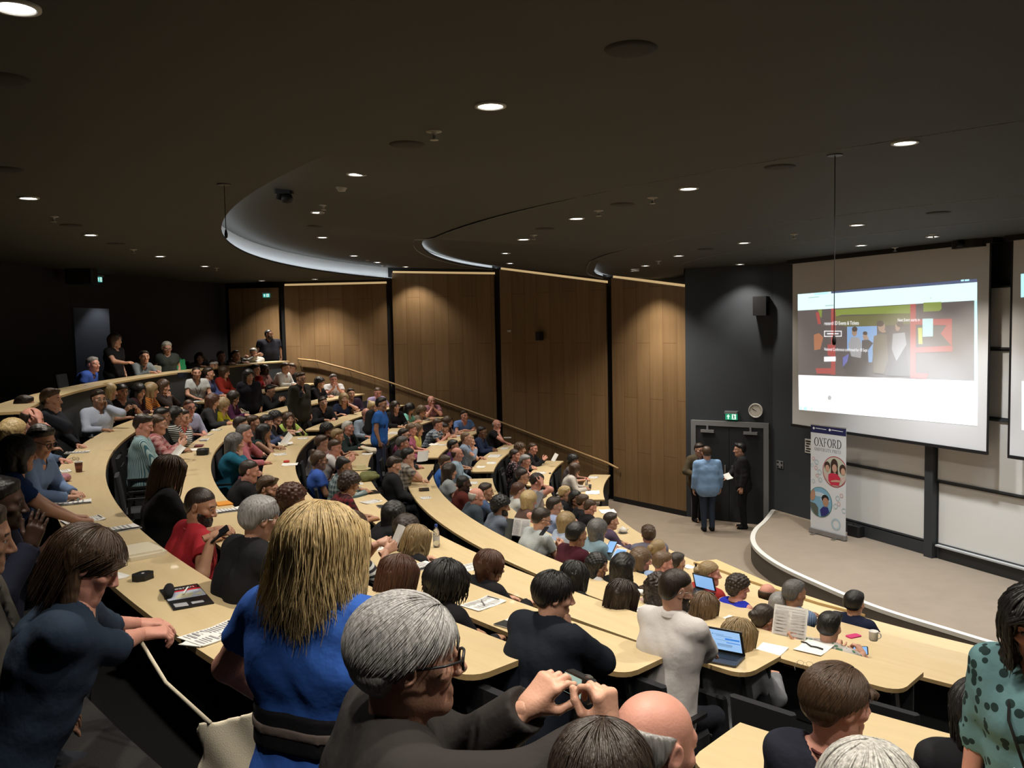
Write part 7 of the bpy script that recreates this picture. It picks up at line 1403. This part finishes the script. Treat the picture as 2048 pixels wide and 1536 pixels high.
def bottle(px, py, row, label, capm, s_=1.0, lab=None):
    o = lathe_obj(px, py, row, [(r*s_, z*s_) for r, z in ((0, .004), (.028, .0), (.033, .008), (.033, .055), (.031, .06), (.033, .066), (.033, .115), (.031, .12), (.033, .126), (.032, .15), (.022, .18), (.0135, .192), (.0135, .205), (0, .205))], M_CLEAR, 'water_bottle', label, 'bottle', [('cap', [(r*s_, z*s_) for r, z in ((.0155, .2), (.0155, .222), (.014, .226), (0, .226))], capm), ('label', [(.0336*s_, .07*s_), (.0336*s_, .112*s_)], lab or mat('bottle_label', (.6, .65, .7), .5, alpha=.6))]); return o
bottle(873, 1094, 5, 'clear water bottle with a blue cap on the fifth row desk', mat('blue_cap', (.04, .08, .3), .4), 1.12)
bottle(1392, 1160, 2, 'small bottle of juice with a black cap beside the fair bun', M_BLACK, .95, mat('juice_label', (.5, .42, .2), .5))
bottle(1173, 976, 1, 'water bottle with a red cap on the front wall block desk', mat('red_cap', (.5, .02, .05), .4), 1.0)
b = MB(); b.lathe([(0, .003), (.028, .003), (.036, .10), (.034, .10), (.026, .008), (0, .008)], n=20); o = b.build('water_glass', M_CLEAR, smooth=True, loc=deskpt(1180, 978, 1)); tag(o, 'clear tumbler beside the red capped bottle', 'glass')
# laptops, tablets, phones held up
def laptop(p, R_, w_, d_, open_deg, screen_m, label, extra=None):
    root = empty('laptop', p); tag(root, label, 'laptop'); b = MB(); b.box(R_ @ np.array((0, 0, .008)), (w_, d_, .014), 0, R_, bev=.01); b.build('base', mat('laptop_shell', (.06, .06, .065), .4, metal=.5), root)
    b = MB(); b.box(R_ @ np.array((0, .035, .0158)), (w_*.86, d_*.5, .0015), 0, R_); b.build('keyboard', M_BLACK, root)
    t = math.radians(open_deg); Rl = R_ @ rx(t-math.pi/2); hinge = R_ @ np.array((0, d_/2-.005, .014)); b = MB(); b.box(hinge+Rl @ np.array((0, 0.003, d_/2)), (w_, .007, d_), 0, Rl); ld = b.build('lid', M_BLACK, root)
    b = MB(); b.box(hinge+Rl @ np.array((0, -.0012, d_/2+.004)), (w_*.88, .0015, d_*.82), 0, Rl); scn = b.build('screen', screen_m, ld)
    if extra:
        for nm, polys, m in extra:
            b = MB()
            for x0, y0, x1, y1 in polys: b.add([hinge+Rl @ np.array((x*w_*.44, -.0026, d_/2+.004+y*d_*.41)) for x, y in ((x0, y0), (x1, y0), (x1, y1), (x0, y1))], [(0, 1, 2, 3)])
            b.build(nm, m, scn)
    return root
M_BLUES = mat('blue_screen', (.05, .1, .2), .2, emit=(.30, .55, .95), es=.75)
p = atz(1440, 1318, FL(5)+.741); R_ = dframe(p, 14)
laptop(p, R_, .30, .215, 112, mat('chat_screen', (.1, .15, .2), .2, emit=(.36, .60, .95), es=.8), 'open laptop showing a blue chat window under the white shirted man\'s hands', [('message_bubbles', [(.15, .12, .95, .3), (.2, -.18, .95, -.1)], mat('bubble_blue', (.03, .1, .3), .3, emit=(.05, .24, .75), es=.8)), ('message_lines', [(-.45, .55, .1, .62), (-.35, .42, .55, .5), (-.4, .0, .35, .06), (-.35, -.55, .5, -.35), (-.35, -.65, .45, -.58)], mat('line_grey', (.1, .15, .2), .3, emit=(.22, .38, .62), es=.8)), ('contact_icons', [(-.88, .8-.2*i, -.82, .86-.2*i) for i in range(6)]+[(-.55, .55, -.5, .62), (-.6, .02, -.55, .08), (-.6, -.5, -.55, -.44)], M_INK)])
p = deskpt(1402, 1186, 3); laptop(p, dframe(p, 8), .28, .19, 108, M_BLUES, 'blue lit laptop beside the fair bun, front rows')
def slate(px, py, dist, w_, h_, th_, face_dir, up, m_body, m_scr, name, label, cat, rows=None):
    c = atd(px, py, dist); n = unit(face_dir); u = unit(np.asarray(up, float)-n*np.dot(up, n)); r_ = np.cross(u, n); R_ = np.stack([r_, u, n], 1); b = MB(); b.box((0, 0, 0), (w_, h_, th_), 0, R_, bev=min(w_, h_)*.08); o = b.build(name, m_body, loc=c); tag(o, label, cat)
    b = MB(); b.box(R_ @ np.array((0, 0, th_/2+.0006)), (w_*.88, h_*.86, .0012), 0, R_); s_ = b.build('screen', m_scr, o)
    return o, R_, s_
slate(1720, 1301, 7.62, .14, .075, .010, (-.5, -.75, .45), (0, .3, 1), M_BLACK, M_BLUES, 'mobile_phone', 'lit phone held up by the black haired man near the mug', 'phone')
slate(1237, 1112, 11.1, .17, .24, .009, (-.45, -.45, .8), (.5, .6, .5), M_WHITE, M_BLUES, 'tablet', 'white tablet with a blue screen held by the grey haired woman', 'tablet')
slate(1222, 1094, 11.4, .13, .2, .009, (-.45, -.45, .7), (.5, .6, .5), M_BLACK, M_BLUES, 'tablet', 'smaller dark tablet beside the white one, second row', 'tablet')
slate(861, 951, 14.6, .24, .17, .010, (-.8, -.2, .55), (.3, 0, 1), M_BLACK, M_TAB, 'tablet', 'tilted tablet in front of the plaid man with hand to face', 'tablet')
slate(1088, 1062, 10.3, .07, .14, .009, (-.5, -.3, .8), (.5, .5, .4), M_BLACK, M_TAB, 'mobile_phone', 'phone in the hands of the man in the pale grey polo', 'phone')
slate(438, 1068, 5.55, .07, .14, .009, (-.4, -.5, .8), (.7, .3, .3), M_BLACK, M_TAB, 'mobile_phone', 'black phone in the hands of the bearded man in red', 'phone')
slate(602, 790, 18.35, .07, .13, .009, (.2, -.7, .5), (.3, 0, 1), M_BLACK, M_TAB, 'mobile_phone', 'phone in the hand of the tall man in the olive jacket', 'phone')
# the sheets people hold up
def held(px, py, dist, w_, h_, fd, up, label, lines=True, m=M_PAPER, name='held_sheet', cat='paper'):
    c = atd(px, py, dist); n = unit(fd); u = unit(np.asarray(up, float)-n*np.dot(up, n)); r_ = np.cross(u, n); R_ = np.stack([r_, u, n], 1); b = MB(); k = 6; V = []
    for side in (.001, -.001):
        for i in range(k+1): x = -w_/2+w_*i/k; bz = .012*math.cos(i/k*math.pi*1.3+1); V += [R_ @ np.array((x, -h_/2, bz+side)), R_ @ np.array((x, h_/2, bz*1.4+side))]
    o_ = 2*(k+1); F = []
    for i in range(k): F += [(2*i, 2*i+2, 2*i+3, 2*i+1), (o_+2*i, o_+2*i+1, o_+2*i+3, o_+2*i+2), (2*i, o_+2*i, o_+2*i+2, 2*i+2), (2*i+1, 2*i+3, o_+2*i+3, o_+2*i+1)]
    b.add(V, F); o = b.build(name, m, loc=c); tag(o, label, cat)
    if lines:
        b = MB(); rng = random.Random(int(px))
        for cx_ in (-.25, .25):
            y = .38
            while y > -.44: e = .02+.05*rng.random(); x0 = (cx_-.2)*w_; x1 = (cx_+.2)*w_; zz = .0026+.014; b.add([R_ @ np.array((x, yy*h_, .0175)) for x, yy in ((x0, y-e), (x1, y-e), (x1, y), (x0, y))], [(0, 1, 2, 3)]); y -= e+.025
        b.add([R_ @ np.array((x, yy*h_, .0175)) for x, yy in ((-.42*w_, .43), (.42*w_, .43), (.42*w_, .45), (-.42*w_, .45))], [(0, 1, 2, 3)]); b.build('printing', mat('soft_print', (.50, .49, .50), .8), o)
    return o
held(1579, 1258, 7.32, .30, .38, (-.62, -.72, .35), (.12, .2, 1), 'large printed sheet held up by the woman with pinned dark hair')
held(797, 1070, 6.85, .07, .16, (-.4, -.8, .3), (.35, 0, 1), 'small folded slip in the hands of the striped top woman', False)
held(846, 912, 15.6, .25, .2, (-.5, -.7, .4), (-.2, 0, 1), 'white paper held beside the grey plaid shirt', False)
held(357, 903, 10.9, .12, .18, (-.2, -.7, .6), (.4, 0, 1), 'white card held by the pink plaid woman', False)
held(573, 880, 15.7, .2, .26, (-.5, -.6, .5), (.6, 0, 1), 'pale sheet held near the lime green top', False)
held(1110, 915, 20.2, .15, .2, (-.7, -.5, .5), (.3, 0, 1), 'open book held by the bald man in black at the wall', False, name='held_book', cat='book')
held(1075, 1000, 14.1, .2, .26, (-.7, -.5, .4), (.3, 0, 1), 'grey folder standing before the man with spiky hair', False, mat('grey_folder', (.2, .2, .22), .6), name='folder', cat='folder')
held(1018, 1062, 11.8, .12, .34, (-.5, -.8, .25), (0, 0, 1), 'dark leaflet held upright left of the pale grey polo', False, mat('dark_leaflet', (.08, .085, .08), .6), name='held_leaflet', cat='leaflet')
held(1043, 1055, 11.6, .26, .24, (-.5, -.8, .3), (0, 0, 1), 'open pale leaflet held left of the pale grey polo', True)
held(1384, 945, 18.3, .14, .2, (-.3, -.9, .3), (.5, 0, 1), 'white booklet in the hand of the man in brown at the door', False, name='held_booklet', cat='booklet') if False else None
held(1382, 947, 18.75, .10, .2, (-.6, -.8, .2), (-.6, 0, 1), 'white booklet in the hand of the man in the brown jacket', False, name='held_booklet', cat='booklet')
held(1456, 953, 18.0, .2, .14, (-.2, -.5, .9), (1, .3, 0), 'white note in front of the man in the dark suit', False)
sheet(432, 1268, 8, 'white leaflet under the hands of the hooded woman', .21, .29, 12, 'print', name='leaflet', cat='leaflet')
sheet(400, 1282, 8, 'small cream card at the desk edge by the hooded woman', .12, .16, 30, 'blank')
# the compact camera
c = cpos; n = unit((-.80, -.58, .12)); u = unit(np.array((0, 0, 1.))-n*n[2]); r_ = np.cross(u, n); R_ = np.stack([r_, u, n], 1); root = empty('compact_camera', c); tag(root, 'small black compact camera with a lit screen in two raised hands', 'camera')
b = MB(); b.box((0, 0, 0), (.098, .058, .022), 0, R_, bev=.008); b.build('body', M_BLACK, root); b = MB(); b.box(R_ @ np.array((-.014, 0, .0115)), (.062, .046, .0015), 0, R_); sc_ = b.build('screen', mat('camera_screen', (.1, .15, .14), .2, emit=(.42, .60, .52), es=.6), root)
b = MB()
for x0, y0, x1, y1 in ((-.044, -.022, .0, -.012), (-.03, -.012, -.005, -.002), (-.015, -.02, .012, -.004), (-.044, .0, -.03, .003)): b.add([R_ @ np.array((x, y, .0128)) for x, y in ((x0, y0), (x1, y0), (x1, y1), (x0, y1))], [(0, 1, 2, 3)])
b.build('preview_dark', M_INK, sc_); b = MB(); b.tube([R_ @ np.array((-.005, 0, z)) for z in (-.011, -.02, -.035)], [.026, .025, .022], 16); b.build('lens_barrel', M_STEEL, root, smooth=True); b = MB(); b.box(R_ @ np.array((.03, .031, 0)), (.014, .005, .012), 0, R_); b.build('shutter_button', M_STEEL, root)
# bags
def tote(p, R_, w_, h_, label, strap=None, letter=False, m=M_CANVAS, th_=.07):
    root = empty('tote_bag', p); tag(root, label, 'bag'); f = Field((-w_/2-.06, -th_-.05, -h_-.05), (w_/2+.06, th_+.05, .06), .010); X, Y, Z = f.grid(); z = -Z/h_; half = np.clip(th_*(.25+1.1*z)*.5, .008, th_); d = np.maximum(np.maximum(np.abs(X)-w_/2*(.92+.1*z)+.012*np.sin(Z*40), np.abs(Y+.006*np.sin(X*34+Z*20))-half*(1-.5*(2*X/w_)**2)), np.maximum(Z-.012*np.sin(X*22), -Z-h_)); f.F = d.astype(np.float32); V, Q_ = f.mesh(); V = V @ R_.T; o = fast_mesh('bag_body', V, outward(V-V.mean(0), Q_), [m], None, root)
    for pts in strap or []: b = MB(); b.tube([np.asarray(q)-p for q in pts], .008, 6); b.v = [tuple(q) for q in b.v]; b.build('strap', m, root, smooth=True)
    return root
tp_ = atd(478, 1432, 3.15); Rb = rotz(math.radians(12)); hw = world(HW, HW['WR'][1]); L0, L1 = tp_+Rb @ np.array((-.10, -.012, -.01)), tp_+Rb @ np.array((.07, .01, -.005))
tg = tote(tp_, Rb, .30, .36, 'cream canvas tote bag hanging from the hooded woman\'s hand', [[L0, L0+(hw-L0)*.5+np.array((-.035, 0, -.02)), hw+np.array((0, -.02, -.01))], [L1, L1+np.array((.01, 0, .07)), L1+np.array((.03, .0, .09)), L1+np.array((.045, 0, .06)), L1+np.array((.05, .01, 0))]])
text_mesh('lettering', 'ED', .11, mat('tote_red', (.5, .03, .03), .8), None, lambda x, y: tp_+Rb @ np.array((-.135+x*.9, -.062, -.262+y))); reparent(COL.objects[-1], tg)
g = GT; c = world(g, (.20, .10, .86)); s0_ = world(g, g['sp'](.97, .10, .02)); tote(c, rotz(g['rot']), .30, .32, 'cream tote on the shoulder of the white haired standing woman', [[c+np.array((-.05, 0, 0)), s0_+np.array((0, 0, .07)), c+np.array((.06, .03, 0))]])
c = world(g, (-.26, -.06, .98)); tote(c, rotz(g['rot']+.5), .32, .36, 'bright green bag beside the white haired standing woman', [[c, world(g, g['sp'](.97, -.10, .0))+np.array((0, 0, .07)), c+np.array((.05, .03, 0))]], m=mat('green_bag', (.02, .24, .10), .7), th_=.14)
g = SBW; c = world(g, (.22, .20, .80)); tote(c, rotz(g['rot']), .32, .34, 'cream tote bag held by the standing woman in black', [[c+np.array((-.09, 0, 0)), world(g, g['WR'][1])+np.array((-.02, 0, .02)), c+np.array((-.07, .03, 0))], [c+np.array((.05, 0, 0)), world(g, g['WR'][1])+np.array((.02, 0, .03)), c+np.array((.08, .03, 0))]])
p = deskpt(722, 905, 5); tote(p+np.array((0, 0, .11)), dframe(p, 10) @ rx(1.2), .34, .30, 'cream canvas bag slumped on the fifth row desk', None, th_=.10)
# backpack, coat, hat, pink cloth, headset of small things
g = BP; f = Field((-.2, -.34, 1.0), (.2, -.05, 1.55), .012); f.cap((-.07, -.20, 1.10), (-.06, -.17, 1.42), .10, .085, .05); f.cap((.07, -.20, 1.10), (.06, -.17, 1.42), .10, .085, .05); f.cap((-.05, -.28, 1.12), (.05, -.28, 1.12), .06, .06, .04); V, Q_ = f.mesh(); root = empty('backpack', tuple(g['loc']+np.array((0, 0, 0)))); root.rotation_euler = (0, 0, g['rot']); tag(root, 'black backpack on the shoulders of the young man in blue', 'backpack'); fast_mesh('pack_body', V, outward(V-V.mean(0), Q_), [mat('pack_black', (.012, .013, .017), .8)], None, root)
for s_ in (-1, 1): b = MB(); b.tube([g['sp'](.35, s_*.13, -.10), g['sp'](.85, s_*.12, -.12), g['sp'](1.0, s_*.10, -.03), g['sp'](.88, s_*.115, .10), g['sp'](.5, s_*.14, .13), g['sp'](.25, s_*.16, .02)], .014, 6); b.build('shoulder_strap', M_BLACK, root, smooth=True)
def heap(px, py, row, size, m, name, label, cat, seed=0, lift=0, v=.012):
    p = deskpt(px, py, row)+np.array((0, 0, lift)); R_ = dframe(p, 0); f = Field((-size[0]-.05, -size[1]-.05, -.02), (size[0]+.05, size[1]+.05, size[2]*1.6+.05), v); rng = np.random.default_rng(seed)
    for i in range(9): q = rng.uniform(-.7, .7, 2)*np.array(size[:2]); a = rng.uniform(0, 3.14); dv = np.array((math.cos(a), math.sin(a), 0))*size[0]*.35; f.cap(np.array((q[0], q[1], size[2]*.45))-dv, np.array((q[0], q[1], size[2]*.55))+dv, size[2]*.5, size[2]*.35, .03)
    X, Y, Z = f.grid(); f.F += .004*np.sin(X*60+Y*40)*np.sin(Y*55); f.cut(.002-Z+0*X+0*Y); V, Q_ = f.mesh(); V = V @ R_.T; o = fast_mesh(name, V, outward(V-V.mean(0), Q_), [m]); o.location = p; tag(o, label, cat); return o
heap(741, 958, 5, (.26, .12, .11), mat('olive_coat', (.13, .135, .05), .9, bump=.3, bscale=60), 'folded_coat', 'olive green coat heaped on the fifth row desk', 'coat', 3)
p = deskpt(722, 939, 5); b = MB(); b.lathe([(0, .085), (.05, .088), (.082, .07), (.088, .02), (.10, .012), (.165, .016), (.168, .010), (.09, .004), (0, .004)], n=28); o = b.build('sun_hat', mat('straw_cream', (.50, .44, .24), .9, bump=.3, bscale=150), smooth=True, loc=p+np.array((0, 0, .002))); tag(o, 'pale straw hat beside the olive coat on the desk', 'hat')
heap(118, 962, 8, (.14, .09, .07), mat('pink_cloth', (.42, .20, .24), .9), 'folded_scarf', 'dusty pink scarf on the desk behind the stretched arms', 'scarf', 5)
heap(42, 1078, 8, (.15, .10, .05), M_CANVAS, 'canvas_bag', 'crumpled cream canvas under the clapping hands at the left', 'bag', 7, .0) if False else None
heap(663, 812, 6, (.07, .05, .14), mat('crisp_packet', (.55, .25, .05), .4), 'snack_packet', 'orange and red snack packet before the hairband woman', 'packet', 9, v=.010)
heap(568, 893, 6, (.14, .10, .03), M_CANVAS, 'canvas_bag', 'flat cream bag crumpled on the sixth row desk', 'bag', 11, .004)
heap(1276, 1188, 4, (.05, .04, .04), M_WHITE, 'charger', 'small white charger in front of the clip haired woman', 'charger', 13, v=.008)
b = MB(); q = [deskpt(1283, 1190, 4)+np.array((0, 0, .004)), deskpt(1290, 1196, 4)+np.array((0, 0, .004)), deskpt(1297, 1203, 4)+np.array((0, 0, .004)), deskpt(1310, 1206, 4)+np.array((0, 0, .004))]; b.tube(q, .003, 6); tag(b.build('charging_cable', M_GREYM, smooth=True), 'thin grey cable running from the white charger', 'cable')
# folded glasses on the desk, strap on the sheet
p = deskpt(1610, 1332, 4); R_ = dframe(p, 20); root = empty('spectacles', p); tag(root, 'thin rimmed spectacles left on the desk at the right', 'glasses')
for s_ in (-1, 1): b = MB(); b.tube([R_ @ np.array((s_*.034+.024*math.cos(t), .0, .022+.018*math.sin(t))) for t in np.linspace(0, 6.28, 17)[:-1]], .0014, 5, closed=True); b.build('rim', M_STEEL, root); b = MB(); b.tube([R_ @ np.array((s_*.06, 0, .028)), R_ @ np.array((s_*.065, -.09, .020)), R_ @ np.array((s_*.055, -.13, .004))], .0014, 5); b.build('temple', M_STEEL, root)
b = MB(); b.tube([R_ @ np.array((-.010, 0, .026)), R_ @ np.array((0, 0, .030)), R_ @ np.array((.010, 0, .026))], .0014, 5); b.build('bridge', M_STEEL, root)
b = MB(); b.tube([deskpt(x, y, 4)+np.array((0, 0, .012)) for x, y in ((1602, 1286), (1612, 1288), (1622, 1295), (1634, 1297), (1646, 1301))], .006, 6); tag(b.build('lanyard_strap', M_BLACK, smooth=True), 'black strap lying across the white sheet', 'lanyard')
p = deskpt(985, 985, 3); root = None
for px, py, row, lab in ((152, 921, 8, 'dark rimmed glasses lying near the brown cup'), (988, 984, 3, 'glasses on the third row desk by the clasped hands')):
    p = deskpt(px, py, row); R_ = dframe(p, 40); root = empty('spectacles', p); tag(root, lab, 'glasses')
    for s_ in (-1, 1): b = MB(); b.tube([R_ @ np.array((s_*.034+.024*math.cos(t), .0, .022+.018*math.sin(t))) for t in np.linspace(0, 6.28, 13)[:-1]], .0022, 5, closed=True); b.build('rim', M_BLACK, root); b = MB(); b.tube([R_ @ np.array((s_*.06, 0, .028)), R_ @ np.array((s_*.065, -.09, .020)), R_ @ np.array((s_*.055, -.13, .004))], .0022, 5); b.build('temple', M_BLACK, root)
heap(1226, 1010, 1, (.07, .05, .16), mat('black_bag', (.01, .01, .012), .6), 'handbag', 'small black bag on the floor by the front desk corner', 'bag', 15, -.741)
